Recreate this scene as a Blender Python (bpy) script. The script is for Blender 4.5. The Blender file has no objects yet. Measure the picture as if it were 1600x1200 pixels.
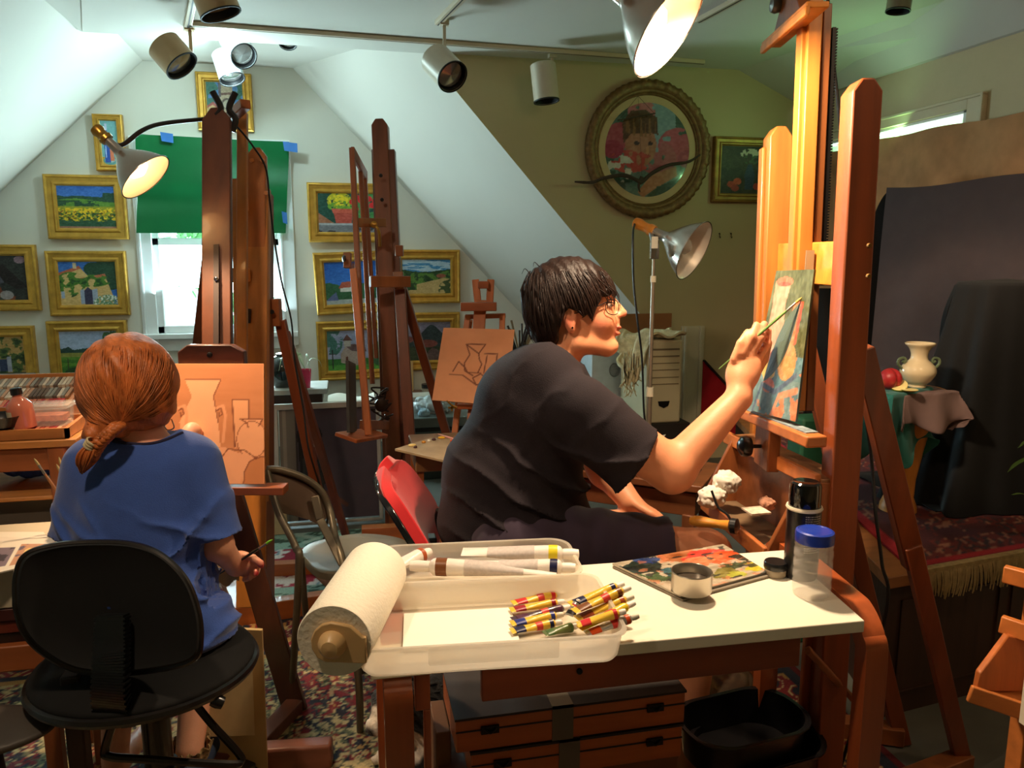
import bpy, math, random
import numpy as np
from mathutils import Vector, Matrix

# ---------------------------------------------------------------- camera, world, lights, exposure
F, PITCH, YAW, EYE = 1200.0, math.radians(9.46), math.radians(12.3), 1.35
scn = bpy.context.scene
COL = scn.collection
_fw = np.array([math.sin(YAW)*math.cos(PITCH), math.cos(YAW)*math.cos(PITCH), -math.sin(PITCH)])
_rt = np.array([math.cos(YAW), -math.sin(YAW), 0.0]); _up = np.cross(_rt, _fw)
CAMP = np.array([0, 0, EYE])
cd = bpy.data.cameras.new('camera'); cam = bpy.data.objects.new('camera', cd); COL.objects.link(cam)
cd.sensor_width = 36; cd.lens = F/1600*36; cd.clip_start = 0.05
cam.matrix_world = Matrix(((_rt[0], _up[0], -_fw[0], 0), (_rt[1], _up[1], -_fw[1], 0), (_rt[2], _up[2], -_fw[2], EYE), (0, 0, 0, 1)))
scn.camera = cam
scn.view_settings.view_transform = 'Standard'; scn.view_settings.look = 'None'
scn.view_settings.exposure = 0.34; scn.view_settings.gamma = 1; scn.view_settings.use_curve_mapping = False

def at(x, y, X=None, Y=None, Z=None, D=None):
    """a measured point of the room: the sight line through (x, y) met with a known plane"""
    d = _fw*F + _rt*(x-800) + _up*(600-y)
    if Z is not None: t = (Z-EYE)/d[2]
    elif Y is not None: t = Y/d[1]
    elif X is not None: t = X/d[0]
    else: t = D/F
    return CAMP + d*t
V = lambda *a: np.array(a, float)
def nrm(v): v = np.asarray(v, float); return v/(np.linalg.norm(v)+1e-12)
def s2l(c):
    c = np.asarray(c, float); return np.where(c <= 0.04045, c/12.92, ((c+0.055)/1.055)**2.4)
def rgb(*c): return tuple(s2l(np.array(c)/255.0))

w = bpy.data.worlds.new('daylight'); scn.world = w; w.use_nodes = True
bg = w.node_tree.nodes['Background']; bg.inputs[0].default_value = (0.78, 0.95, 1.0, 1); bg.inputs[1].default_value = 3.2

def area_light(name, loc, target, size, power, color, size_y=None, spread=None):
    l = bpy.data.lights.new(name, 'AREA'); l.energy = power; l.color = color; l.size = size
    if size_y: l.shape = 'RECTANGLE'; l.size_y = size_y
    if spread: l.spread = spread
    o = bpy.data.objects.new(name, l); COL.objects.link(o); o.location = loc
    o.rotation_euler = Vector(np.asarray(target)-np.asarray(loc)).to_track_quat('-Z', 'Y').to_euler(); return o
def spot_light(name, loc, target, power, color, angle=110, blend=0.5, radius=0.04):
    l = bpy.data.lights.new(name, 'SPOT'); l.energy = power; l.color = color; l.spot_size = math.radians(angle); l.spot_blend = blend; l.shadow_soft_size = radius
    o = bpy.data.objects.new(name, l); COL.objects.link(o); o.location = loc
    o.rotation_euler = Vector(np.asarray(target)-np.asarray(loc)).to_track_quat('-Z', 'Y').to_euler(); return o
TUNG = (1.0, 0.70, 0.42); TUNG2 = (1.0, 0.74, 0.50); DAY = (0.64, 0.92, 1.0)
area_light('window_daylight', (-0.83, 5.66, 1.16), (-0.7, 4.3, 2.1), 0.85, 84, DAY, 0.72)
area_light('side_window_daylight', (2.86, 3.6, 1.985), (1.6, 4.2, 2.5), 0.7, 2.6, (0.42, 1.0, 0.42), 0.03)
spot_light('ceiling_lamp_over_desk', (-0.55, 0.95, 2.40), (-0.4, 1.9, 0.6), 44, TUNG2, 120, 0.8, 0.06)
spot_light('added_fill_over_platform', (1.45, 0.9, 2.40), (1.7, 3.0, 0.8), 16, TUNG, 120, 0.8, 0.06)  # unseen warm fill light added below the ceiling, without a fixture
spot_light('ceiling_lamp_still_life', (2.0, 1.9, 2.40), (2.45, 2.95, 0.75), 60, TUNG2, 42, 0.5, 0.04)

def point_light(name, loc, power, color, radius=.08):
    l = bpy.data.lights.new(name, 'POINT'); l.energy = power; l.color = color; l.shadow_soft_size = radius
    o = bpy.data.objects.new(name, l); COL.objects.link(o); o.location = loc; return o
point_light('recess_flood_lamp_light', (-.62, 4.85, 2.40), 22, (.62, .92, 1.0), .06)

# ---------------------------------------------------------------- noise
def _hash(ix, iy, iz, s):
    h = (ix.astype(np.int64)*374761393 + iy.astype(np.int64)*668265263 + iz.astype(np.int64)*2147483647 + s*1274126177) & 0xFFFFFFFF
    h = ((h ^ (h >> 13))*1274126177) & 0xFFFFFFFF
    return ((h ^ (h >> 16)) & 0xFFFF)/65535.0
def noise(x, y, z=None, s=0):
    x = np.asarray(x, float); y = np.asarray(y, float); z = np.zeros_like(x) if z is None else np.asarray(z, float)
    xi, yi, zi = np.floor(x), np.floor(y), np.floor(z); fx, fy, fz = x-xi, y-yi, z-zi
    fx = fx*fx*(3-2*fx); fy = fy*fy*(3-2*fy); fz = fz*fz*(3-2*fz); r = 0
    for a in (0, 1):
        for b in (0, 1):
            for c in (0, 1):
                r = r + _hash(xi+a, yi+b, zi+c, s)*(fx if a else 1-fx)*(fy if b else 1-fy)*(fz if c else 1-fz)
    return r
def fbm(x, y, z=None, s=0, o=4):
    r = 0; a = 0.5
    for k in range(o):
        r = r + a*noise(np.asarray(x)*2**k, np.asarray(y)*2**k, None if z is None else np.asarray(z)*2**k, s+k); a /= 2
    return r/(1-0.5**o)
def sst(a, b, x): t = np.clip((np.asarray(x, float)-a)/(b-a), 0, 1); return t*t*(3-2*t)

# ---------------------------------------------------------------- materials (all node based)
MATS = {}
def mat(name, c, rough=0.6, metal=0.0, var=0.12, scale=12.0, spec=0.5, bump=0.0, bscale=60.0, alpha=None, trans=0.0, emit=None, estr=0.0, coat=0.0, sss=0.0, ior=1.45, attr=False, aniso=None, sheen=0.0, lin=False):
    if name in MATS: return MATS[name]
    m = bpy.data.materials.new(name); m.use_nodes = True; nt = m.node_tree; N = nt.nodes; L = nt.links; b = N['Principled BSDF']
    base = tuple(c) if lin else rgb(*c)
    b.inputs['Roughness'].default_value = rough; b.inputs['Metallic'].default_value = metal
    b.inputs['Specular IOR Level'].default_value = spec; b.inputs['Coat Weight'].default_value = coat
    b.inputs['Transmission Weight'].default_value = trans; b.inputs['IOR'].default_value = ior
    b.inputs['Sheen Weight'].default_value = sheen
    if sss: b.inputs['Subsurface Weight'].default_value = sss; b.inputs['Subsurface Radius'].default_value = (0.012, 0.005, 0.003); b.inputs['Subsurface Scale'].default_value = 1.0
    if alpha is not None: b.inputs['Alpha'].default_value = alpha
    if emit is not None: b.inputs['Emission Color'].default_value = (*rgb(*emit), 1); b.inputs['Emission Strength'].default_value = estr
    tc = N.new('ShaderNodeTexCoord'); mp = N.new('ShaderNodeMapping'); L.new(tc.outputs['Object'], mp.inputs[0])
    if aniso: mp.inputs['Scale'].default_value = aniso
    nz = N.new('ShaderNodeTexNoise'); nz.inputs['Scale'].default_value = scale; nz.inputs['Detail'].default_value = 5; L.new(mp.outputs[0], nz.inputs['Vector'])
    mr = N.new('ShaderNodeMapRange'); mr.inputs['From Min'].default_value = 0.3; mr.inputs['From Max'].default_value = 0.7
    mr.inputs['To Min'].default_value = 1-var; mr.inputs['To Max'].default_value = 1+var; L.new(nz.outputs[0], mr.inputs['Value'])
    mx = N.new('ShaderNodeMix'); mx.data_type = 'RGBA'; mx.blend_type = 'MULTIPLY'; mx.inputs['Factor'].default_value = 1
    if attr:
        at_ = N.new('ShaderNodeAttribute'); at_.attribute_name = 'Col'; L.new(at_.outputs['Color'], mx.inputs['A'])
    else: mx.inputs['A'].default_value = (*base, 1)
    cb = N.new('ShaderNodeCombineColor'); [L.new(mr.outputs[0], cb.inputs[i]) for i in range(3)]
    L.new(cb.outputs[0], mx.inputs['B']); L.new(mx.outputs['Result'], b.inputs['Base Color'])
    if bump:
        n2 = N.new('ShaderNodeTexNoise'); n2.inputs['Scale'].default_value = bscale; n2.inputs['Detail'].default_value = 4; L.new(mp.outputs[0], n2.inputs['Vector'])
        bp = N.new('ShaderNodeBump'); bp.inputs['Strength'].default_value = bump; bp.inputs['Distance'].default_value = 0.004
        L.new(n2.outputs[0], bp.inputs['Height']); L.new(bp.outputs[0], b.inputs['Normal'])
    MATS[name] = m; return m
def wood(name, c, axis='Z', rough=0.42, var=0.22, coat=0.15, scale=26):
    s = {'X': (0.06, 1, 1), 'Y': (1, 0.06, 1), 'Z': (1, 1, 0.06)}[axis]
    return mat(name+'_'+axis, c, rough, var=var, scale=scale, aniso=s, bump=0.12, bscale=70, coat=coat)
PAINTED = mat('painted_picture', (255, 255, 255), 0.5, var=0.03, attr=True, bump=0.25, bscale=160)
PAINTED_FLAT = mat('painted_matte', (255, 255, 255), 0.75, var=0.04, attr=True)

# ---------------------------------------------------------------- mesh builder
class MB:
    def __init__(s): s.v = []; s.f = []; s.n = 0; s.c = None
    def add(s, v, f):
        v = np.asarray(v, float).reshape(-1, 3); s.v.append(v); o = s.n
        s.f.extend([tuple(int(i)+o for i in q) for q in f]); s.n += len(v); return s
    def box(s, c, size, ax=None):
        c = np.asarray(c, float); h = np.asarray(size, float)/2
        A = np.eye(3) if ax is None else np.asarray(ax, float)
        v = [c + A[0]*h[0]*i + A[1]*h[1]*j + A[2]*h[2]*k for i in (-1, 1) for j in (-1, 1) for k in (-1, 1)]
        f = [(0, 1, 3, 2), (4, 6, 7, 5), (0, 4, 5, 1), (2, 3, 7, 6), (0, 2, 6, 4), (1, 5, 7, 3)]
        if np.dot(np.cross(A[0], A[1]), A[2]) < 0: f = [q[::-1] for q in f]
        return s.add(v, f)
    def bb(s, a, b):
        a = np.minimum(a, b); b2 = np.maximum(np.asarray(a), b); return s.box((np.asarray(a)+b2)/2, b2-np.asarray(a))
    def bar(s, p, q, w, h, side=(1, 0, 0)):
        """rectangular bar p-q; w along 'side', h along the third axis"""
        p = np.asarray(p, float); q = np.asarray(q, float); z = nrm(q-p); x = np.asarray(side, float); x = nrm(x-z*np.dot(x, z)); y = np.cross(z, x)
        return s.box((p+q)/2, (w, h, np.linalg.norm(q-p)), (x, y, z))
    def ring_path(s, P, R, n=10, cap=True, sx=1.0, sy=1.0, upv=None, closed=False):
        P = np.asarray(P, float); m = len(P); R = np.full(m, R, float) if np.isscalar(R) else np.asarray(R, float)
        T = np.gradient(P, axis=0) if m > 2 else np.array([P[1]-P[0]]*2)
        if closed: T = np.roll(P, -1, 0)-np.roll(P, 1, 0)
        T = T/(np.linalg.norm(T, axis=1)[:, None]+1e-12)
        u = np.asarray(upv, float) if upv is not None else (V(0, 0, 1) if abs(T[0][2]) < 0.9 else V(1, 0, 0))
        vs = []; a = np.arange(n)*2*math.pi/n
        for k in range(m):
            x = nrm(np.cross(u, T[k])); y = np.cross(T[k], x)
            if upv is None: u = y
            vs.append(P[k] + R[k]*(np.outer(np.cos(a)*sx, x)+np.outer(np.sin(a)*sy, y)))
        f = []
        for k in range(m if closed else m-1):
            k2 = (k+1) % m
            for i in range(n): j = (i+1) % n; f.append((k*n+i, k*n+j, k2*n+j, k2*n+i))
        if cap and not closed: f.append(tuple(range(n))[::-1]); f.append(tuple((m-1)*n+i for i in range(n)))
        return s.add(np.vstack(vs), f)
    def tube(s, P, R, n=10, **k): return s.ring_path(P, R, n, **k)
    def cyl(s, p, q, r, r2=None, n=20): return s.ring_path([p, q], [r, r if r2 is None else r2], n)
    def lathe(s, prof, o=(0, 0, 0), ax=(0, 0, 1), n=32, cap=True):
        o = np.asarray(o, float); z = nrm(ax); x = nrm(np.cross(z, V(0, 1, 0) if abs(z[1]) < 0.9 else V(1, 0, 0))); y = np.cross(z, x)
        a = np.arange(n)*2*math.pi/n; vs = []; f = []; m = len(prof)
        for r, h in prof: vs.append(o + z*h + max(r, 1e-5)*(np.outer(np.cos(a), x)+np.outer(np.sin(a), y)))
        for k in range(m-1):
            for i in range(n): j = (i+1) % n; f.append((k*n+i, k*n+j, (k+1)*n+j, (k+1)*n+i))
        if cap: f.append(tuple(range(n))[::-1]); f.append(tuple((m-1)*n+i for i in range(n)))
        return s.add(np.vstack(vs), f)
    def prism(s, poly, o, x, y, th):
        """polygon in plane (x,y) at o, extruded +-th/2"""
        o = np.asarray(o, float); x = np.asarray(x, float); y = np.asarray(y, float); z = nrm(np.cross(x, y)); n = len(poly)
        A = np.array([o+x*p[0]+y*p[1] for p in poly]); v = np.vstack([A-z*th/2, A+z*th/2])
        ar = sum(poly[i][0]*poly[(i+1) % n][1]-poly[(i+1) % n][0]*poly[i][1] for i in range(n))
        f = [tuple(range(n))[::-1], tuple(range(n, 2*n))]+[(i, (i+1) % n, n+(i+1) % n, n+i) for i in range(n)]
        if ar < 0: f = [q[::-1] for q in f]
        return s.add(v, f)
    def sheet(s, fn, nu, nv, th=0.0):
        u = np.linspace(0, 1, nu+1); v = np.linspace(0, 1, nv+1); U, W = np.meshgrid(u, v); P = np.array(fn(U, W)); P = np.moveaxis(P, 0, -1)
        m = nu+1; f = [(j*m+i, j*m+i+1, (j+1)*m+i+1, (j+1)*m+i) for j in range(nv) for i in range(nu)]
        if th == 0: return s.add(P.reshape(-1, 3), f)
        gu = np.gradient(P, axis=1); gv = np.gradient(P, axis=0); N = np.cross(gu, gv); N = N/(np.linalg.norm(N, axis=2)[..., None]+1e-12)
        Q = P-N*th; k = (nu+1)*(nv+1)
        f2 = [tuple(i+k for i in q[::-1]) for q in f]; e = []
        for i in range(nu): e.append((i+1, i, i+k, i+1+k)); a = nv*m+i; e.append((a, a+1, a+1+k, a+k))
        for j in range(nv): a = j*m; e.append((a, a+m, a+m+k, a+k)); a = j*m+nu; e.append((a+m, a, a+k, a+m+k))
        return s.add(np.vstack([P.reshape(-1, 3), Q.reshape(-1, 3)]), f+f2+e)
    def verts(s): return np.vstack(s.v)

WL = {}
def obj(name, mb, m, parent=None, bevel=0.0, smooth=40, col=None):
    me = bpy.data.meshes.new(name); v = mb.verts(); off = WL.get(parent.name, V(0, 0, 0)) if parent else V(0, 0, 0)
    loc = V(0, 0, 0)
    if parent is None: loc = V(*( (v.min(0)+v.max(0))/2 )); loc[2] = v[:, 2].min(); off = loc
    me.from_pydata((v-off).tolist(), [], mb.f); me.update()
    if smooth is not None:
        me.polygons.foreach_set('use_smooth', [True]*len(me.polygons)); me.set_sharp_from_angle(angle=math.radians(smooth))
    if col is not None:
        a = me.color_attributes.new('Col', 'FLOAT_COLOR', 'POINT'); c = np.ones((len(v), 4)); c[:, :3] = col; a.data.foreach_set('color', c.ravel())
    me.materials.append(m); o = bpy.data.objects.new(name, me); COL.objects.link(o); WL[o.name] = off
    if parent is None: o.location = loc
    else: o.parent = parent
    if bevel:
        b = o.modifiers.new('bevel', 'BEVEL'); b.width = bevel; b.segments = 2; b.limit_method = 'ANGLE'; b.angle_limit = math.radians(35)
    return o
def thing(name, label, cat, loc, group=None):
    o = bpy.data.objects.new(name, None); COL.objects.link(o); o.location = loc; o.empty_display_size = 0.05
    o['label'] = label; o['category'] = cat; WL[o.name] = np.asarray(loc, float)
    if group: o['group'] = group
    return o
def tag(o, label, cat, group=None, kind=None):
    o['label'] = label; o['category'] = cat
    if group: o['group'] = group
    if kind: o['kind'] = kind
    return o
def struct(name, mb, m, parent=None, **k):
    o = obj(name, mb, m, parent, **k)
    if parent is None: o['kind'] = 'structure'
    return o
def copy_tree(o, parent=None):
    c = o.copy(); COL.objects.link(c); WL[c.name] = WL.get(o.name, V(0, 0, 0))
    if parent: c.parent = parent
    for ch in list(o.children): copy_tree(ch, c)
    return c
def bez(P, n=24):
    """Catmull-Rom through points"""
    P = np.asarray(P, float); Q = np.vstack([2*P[0]-P[1], P, 2*P[-1]-P[-2]]); out = []
    for i in range(len(P)-1):
        a, b, c, d = Q[i:i+4]
        for t in np.linspace(0, 1, max(2, n//(len(P)-1)), endpoint=False):
            out.append(0.5*(2*b+(c-a)*t+(2*a-5*b+4*c-d)*t*t+(3*b-a-3*c+d)*t**3))
    out.append(P[-1]); return np.array(out)

# ---------------------------------------------------------------- signed-distance surfaces (bodies, hair, cloth)
def smin(a, b, k): h = np.clip(0.5+0.5*(b-a)/k, 0, 1); return b*(1-h)+a*h-k*h*(1-h)
def smax(a, b, k): return -smin(-a, -b, k)
def cap(P, a, b, r1, r2, flat=None):
    a = np.asarray(a, float); b = np.asarray(b, float); ab = b-a; t = np.clip(((P-a)@ab)/(ab@ab), 0, 1)
    return np.linalg.norm(P-a-t[..., None]*ab, axis=-1)-(r1+(r2-r1)*t)
def ell(P, c, r, A=None):
    q = P-np.asarray(c, float)
    if A is not None: q = q@np.asarray(A).T
    r = np.asarray(r, float); k = np.linalg.norm(q/r, axis=-1); k2 = np.linalg.norm(q/(r*r), axis=-1)
    return np.where(k2 > 1e-9, k*(k-1)/np.maximum(k2, 1e-9), -r.min())
def net(fn, lo, hi, h):
    """surface nets: mesh of fn == 0"""
    lo = np.asarray(lo, float); hi = np.asarray(hi, float); n = np.ceil((hi-lo)/h).astype(int)+1
    K = 5; nc = (n+K-1)//K; axc = [lo[i]+h*(K*np.arange(nc[i])+(K-1)/2) for i in range(3)]
    Dc = fn(np.stack(np.meshgrid(*axc, indexing='ij'), -1)); D = np.repeat(np.repeat(np.repeat(Dc, K, 0), K, 1), K, 2)[:n[0], :n[1], :n[2]].copy()
    I = np.argwhere(np.abs(D) < h*K*1.1+.022)
    for s0 in range(0, len(I), 400000): J = I[s0:s0+400000]; D[J[:, 0], J[:, 1], J[:, 2]] = fn(lo+h*J)
    S = D < 0; cnt = np.zeros(n-1, int); acc = np.zeros((*(n-1), 3)); num = np.zeros(n-1)
    corners = [(i, j, k) for i in (0, 1) for j in (0, 1) for k in (0, 1)]
    sl = lambda c: tuple(slice(c[i], n[i]-1+c[i]) for i in range(3))
    for a in corners:
        for d in range(3):
            if a[d] == 1: continue
            b = list(a); b[d] = 1; b = tuple(b); da, db = D[sl(a)], D[sl(b)]; cr = (da < 0) != (db < 0)
            t = np.where(cr, da/np.where(cr, da-db, 1), 0)
            for q in range(3): acc[..., q] += np.where(cr, a[q]+(t if q == d else 0), 0)
            num += cr
    act = num > 0; idx = -np.ones(n-1, int); idx[act] = np.arange(act.sum())
    base = np.stack(np.meshgrid(*[np.arange(n[i]-1) for i in range(3)], indexing='ij'), -1)
    vv = lo+h*(base[act]+acc[act]/num[act][:, None]); faces = []
    for d in range(3):
        e1, e2 = [(1, 2), (2, 0), (0, 1)][d]
        A = [slice(1, n[i]-1) for i in range(3)]; A[d] = slice(0, n[d]-1); B = list(A); B[d] = slice(1, n[d])
        s0, s1 = S[tuple(A)], S[tuple(B)]; w_ = np.argwhere(s0 != s1)
        if len(w_) == 0: continue
        pos = w_.copy(); 
        for i in range(3):
            if i != d: pos[:, i] += 1
        def gi(o1, o2):
            q = pos.copy(); q[:, e1] += o1; q[:, e2] += o2; return idx[q[:, 0], q[:, 1], q[:, 2]]
        Q = np.stack([gi(-1, -1), gi(0, -1), gi(0, 0), gi(-1, 0)], 1); flip = ~s0[tuple(w_.T)]; Q[flip] = Q[flip][:, ::-1]
        Q = Q[(Q >= 0).all(1)]; faces.append(Q)
    mb = MB(); mb.v.append(vv); mb.n = len(vv); mb.f = [tuple(q) for q in np.vstack(faces).tolist()]; return mb
# ================================================================ THE ROOM
ZC, WO, DG, XR = 2.5, 4.65, 5.6, 2.9
wallm = mat('wall_paint', (214, 210, 196), 0.85, var=0.02, scale=3)
ceilm = mat('ceiling_paint', (204, 199, 186), 0.9, var=0.02, scale=2)
olivem = mat('tan_wall_paint', (188, 172, 132), 0.88, var=0.03, scale=3)
whitem = mat('white_trim_paint', (232, 234, 232), 0.5, var=0.02)
def quadwall(name, pts, m, th=0.08, outward=None):
    """a slab whose inner face is the polygon pts; thickness goes along outward"""
    P = np.array(pts, float); o = np.asarray(outward, float)*th; n = len(P); nn = np.cross(P[1]-P[0], P[2]-P[1])
    f = [tuple(range(n)), tuple(range(2*n-1, n-1, -1))]+[(i, n+i, n+(i+1) % n, (i+1) % n) for i in range(n)]
    if np.dot(nn, o) > 0: f = [q[::-1] for q in f]
    mb = MB(); mb.add(np.vstack([P, P+o]), f); return struct(name, mb, m, smooth=None)
floorm = mat('grey_floor_tile', (92, 92, 84), 0.6, var=0.18, scale=6)
quadwall('floor', [(-3.2, -1.6, 0), (3.0, -1.6, 0), (3.0, 5.7, 0), (-3.2, 5.7, 0)], floorm, outward=(0, 0, -1))
# gable wall with the window opening
wx0, wx1, wz0, wz1 = -1.24, -0.42, 0.83, 2.02
SL = lambda z: -1.21-(2.59-z)/0.93           # left roof slope, x at height z
def SRg(z): return -0.28+(2.59-z)/1.06      # right roof slope at the gable
def SRn(z): return 0.49+(2.51-z)/1.117      # right roof slope at the tan wall
quadwall('wall_back_left', [(-3.05, DG, 0), (wx0, DG, 0), (wx0, DG, 2.59), (SL(2.59), DG, 2.59), (-3.05, DG, 2.59-(3.05-1.21)*.93)], wallm, outward=(0, 1, 0))
quadwall('wall_back_right', [(wx1, DG, 0), (2.2, DG, 0), (2.2, DG, 0.03), (SRg(2.59), DG, 2.59), (wx1, DG, 2.59)], wallm, outward=(0, 1, 0))
quadwall('wall_back_sill', [(wx0, DG, 0), (wx1, DG, 0), (wx1, DG, wz0), (wx0, DG, wz0)], wallm, outward=(0, 1, 0))
quadwall('wall_back_header', [(wx0, DG, wz1), (wx1, DG, wz1), (wx1, DG, 2.59), (wx0, DG, 2.59)], wallm, outward=(0, 1, 0))
# ceilings and slopes
quadwall('ceiling_recess', [(SL(2.59)-.02, WO-0.04, 2.60), (0.6, WO-0.04, 2.60), (-0.2, DG, 2.59), (SL(2.59)-.02, DG, 2.59)], ceilm, outward=(0, 0, 1), th=.02)
quadwall('ceiling_main', [(-0.62, -1.6, ZC), (2.80, -1.6, ZC), (2.80, 3.23, ZC), (2.47, WO+.08, ZC), (-1.28, WO-.03, ZC), (-1.12, 4.07, ZC)], ceilm, outward=(0, 0, 1), th=.11)
quadwall('wall_left_slope', [(SL(2.62), -1.6, 2.62), (-3.05, -1.6, 2.62-(3.05+SL(2.62))*.93), (-3.05, DG, 2.62-(3.05+SL(2.62))*.93), (SL(2.62), DG, 2.62)], ceilm, outward=(-.6, 0, .8))
quadwall('wall_left', [(-3.0, -1.6, 0), (-3.0, DG, 0), (-3.0, DG, .95), (-3.0, -1.6, .95)], wallm, outward=(-1, 0, 0))
quadwall('ceiling_left_strip', [(-0.6, -1.6, 2.51), (-1.3, -1.6, 2.51), (-1.3, WO, 2.51), (-1.0, WO, 2.51)], ceilm, outward=(0, 0, 1), th=.02)
quadwall('wall_right_slope_recess', [(SRn(2.64), WO+.005, 2.64), (SRg(2.61), DG, 2.61), (SRg(0.75), DG, 0.75), (SRn(0.69), WO+.005, 0.69)], ceilm, outward=(.7, 0, .7), th=.05)
quadwall('wall_recess_knee', [(SRn(.72), WO+.02, 0), (SRg(.78), DG, 0), (SRg(.78), DG, .78), (SRn(.72), WO+.02, .72)], mat('knee_wall_paint', (190, 196, 198), .8, var=.02), outward=(1, 0, 0), th=.05)
# tan wall
quadwall('wall_back_tan', [(SRn(2.5), WO, 2.5), (SRn(.69), WO, .69), (SRn(.69), WO, 0), (3.0, WO, 0), (3.0, WO, 2.5)], olivem, outward=(0, 1, 0), th=.07)
quadwall('ceiling_right_slope', [(2.45, WO+.02, ZC+.005), (2.72, 3.2, ZC+.005), (2.6, -1.6, ZC+.005), (2.92, -1.6, 2.28), (2.92, 3.0, 2.30), (2.87, WO+.02, 2.32)], ceilm, outward=(.3, 0, 1), th=.05)
# right wall with its window gap
ys0, ys1, zs0, zs1 = 3.22, 4.32, 1.0, 2.030
rw = mat('right_wall_paint', (196, 178, 142), .88, var=.03)
quadwall('wall_right_near', [(XR, -1.6, 0), (XR, ys0, 0), (XR, ys0, 2.36), (XR, -1.6, 2.36)], rw, outward=(1, 0, 0))
quadwall('wall_right_far', [(XR, ys1, 0), (XR, WO+.02, 0), (XR, WO+.02, 2.36), (XR, ys1, 2.36)], rw, outward=(1, 0, 0))
quadwall('wall_right_sill', [(XR, ys0, 0), (XR, ys1, 0), (XR, ys1, zs0), (XR, ys0, zs0)], rw, outward=(1, 0, 0))
quadwall('wall_right_header', [(XR, ys0, zs1), (XR, ys1, zs1), (XR, ys1, 2.36), (XR, ys0, 2.36)], rw, outward=(1, 0, 0))
quadwall('wall_front', [(-3.2, -1.6, 0), (3.1, -1.6, 0), (3.1, -1.6, 2.6), (-3.2, -1.6, 2.6)], olivem, outward=(0, -1, 0))

# gable window
glass = mat('window_glass', (240, 250, 250), 0.02, var=0, trans=1.0, ior=1.1, spec=.3)
mb = MB(); d = DG+.02
for a, b in [((wx0, wz0), (wx0+.045, wz1)), ((wx1-.045, wz0), (wx1, wz1)), ((wx0, wz0), (wx1, wz0+.05)), ((wx0, wz1-.045), (wx1, wz1)), ((wx0, 1.42), (wx1, 1.47))]:
    mb.bb((a[0], d-.02, a[1]), (b[0], d+.05, b[1]))
w1 = struct('window_1', mb, whitem, bevel=.004)
g = MB(); g.bb((wx0+.03, d+.01, wz0+.03), (wx1-.03, d+.014, wz1-.03)); obj('window_pane', g, glass, w1)
mb = MB()
for x0, x1, z0, z1 in [(wx0-.09, wx0+.005, wz0-.1, wz1+.1), (wx1-.005, wx1+.1, wz0-.1, wz1+.1), (wx0, wx1, wz1-.005, wz1+.1)]:
    mb.bb((x0, DG-.022, z0), (x1, DG+.0, z1)); mb.bb((x0+.012, DG-.03, z0+.01), (x0+.03, DG-.02, z1-.01)) if x1-x0 < .2 else None
mb.bb((wx0-.1, DG-.06, wz0-.035), (wx1+.1, DG+.02, wz0)); mb.bb((wx0-.08, DG-.02, wz0-.12), (wx1+.08, DG, wz0-.035))
struct('trim_1', mb, whitem, bevel=.004)
# foliage and hedge outside the window
lm = mat('sunlit_leaves', (120, 190, 120), .6, var=.35, scale=14)
r = random.Random(3)
for k, (cx, cy, cz, s) in enumerate([(-2.35, 8.0, .95, .62), (-1.35, 9.6, 1.45, .66), (-.75, 7.9, .75, .55), (.15, 9.4, 1.3, .60)]):
    t = MB(); 
    for i in range(420):
        u = nrm([r.gauss(0, 1), r.gauss(0, 1), r.gauss(0, 1)])*s*r.uniform(.6, 1); p = V(cx, cy, cz)+u*V(1, .6, 1); a = nrm([r.gauss(0, 1), r.gauss(0, 1), r.gauss(0, 1)]); b = nrm(np.cross(a, u)); l = .09
        t.add([p-a*l, p-b*l*.45, p+a*l, p+b*l*.45], [(0, 1, 2, 3)])
    T = thing('bush', ['leafy green bush outside, at the left edge of the window', 'tall green bush outside, behind the left window half', 'low green bush outside, behind the wooden mast', 'tall green bush outside, at the right edge of the window'][k], 'bush', (cx, cy, -.6))
    obj('foliage', t, lm, T, smooth=None); t = MB(); t.cyl(V(cx, cy, -.62), V(cx, cy, cz), .05, .03, 10); obj('stem', t, mat('bush_bark', (90, 70, 50), .8), T)
t = MB(); t.bb((-5, 6.2, -.64), (4, 12, -.6)); struct('ground_outside', t, mat('lawn', (110, 150, 80), .9, var=.2))
# right window: sash, pane, trim
mb = MB()
mb.bb((XR+.0, ys0, zs1-.014), (XR+.04, ys1, zs1)); mb.bb((XR, ys0, zs0), (XR+.04, ys0+.04, zs1)); mb.bb((XR, ys1-.04, zs0), (XR+.04, ys1, zs1)); mb.bb((XR, ys0, zs0), (XR+.04, ys1, zs0+.05))
w2 = struct('window_2', mb, whitem, bevel=.003)
g = MB(); g.bb((XR+.015, ys0+.03, zs0+.03), (XR+.019, ys1-.03, zs1-.03)); obj('window_pane', g, mat('green_tinted_pane', (190, 240, 180), .3, var=0, trans=1.0), w2)
mb = MB(); mb.bb((XR-.02, ys0-.09, zs0), (XR, ys0, zs1+.052)); mb.bb((XR-.02, ys1, zs0), (XR, ys1+.09, zs1+.052)); mb.bb((XR-.02, ys0, zs1), (XR, ys1, zs1+.052))
mb.bb((XR-.03, ys0-.1, zs1+.044), (XR, ys1+.1, zs1+.058)); mb.bb((XR-.03, ys0-.1, zs0), (XR, ys0-.085, zs1+.052))
struct('trim_2', mb, mat('warm_trim_paint', (206, 190, 158), .5, var=.02), bevel=.003)
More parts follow.
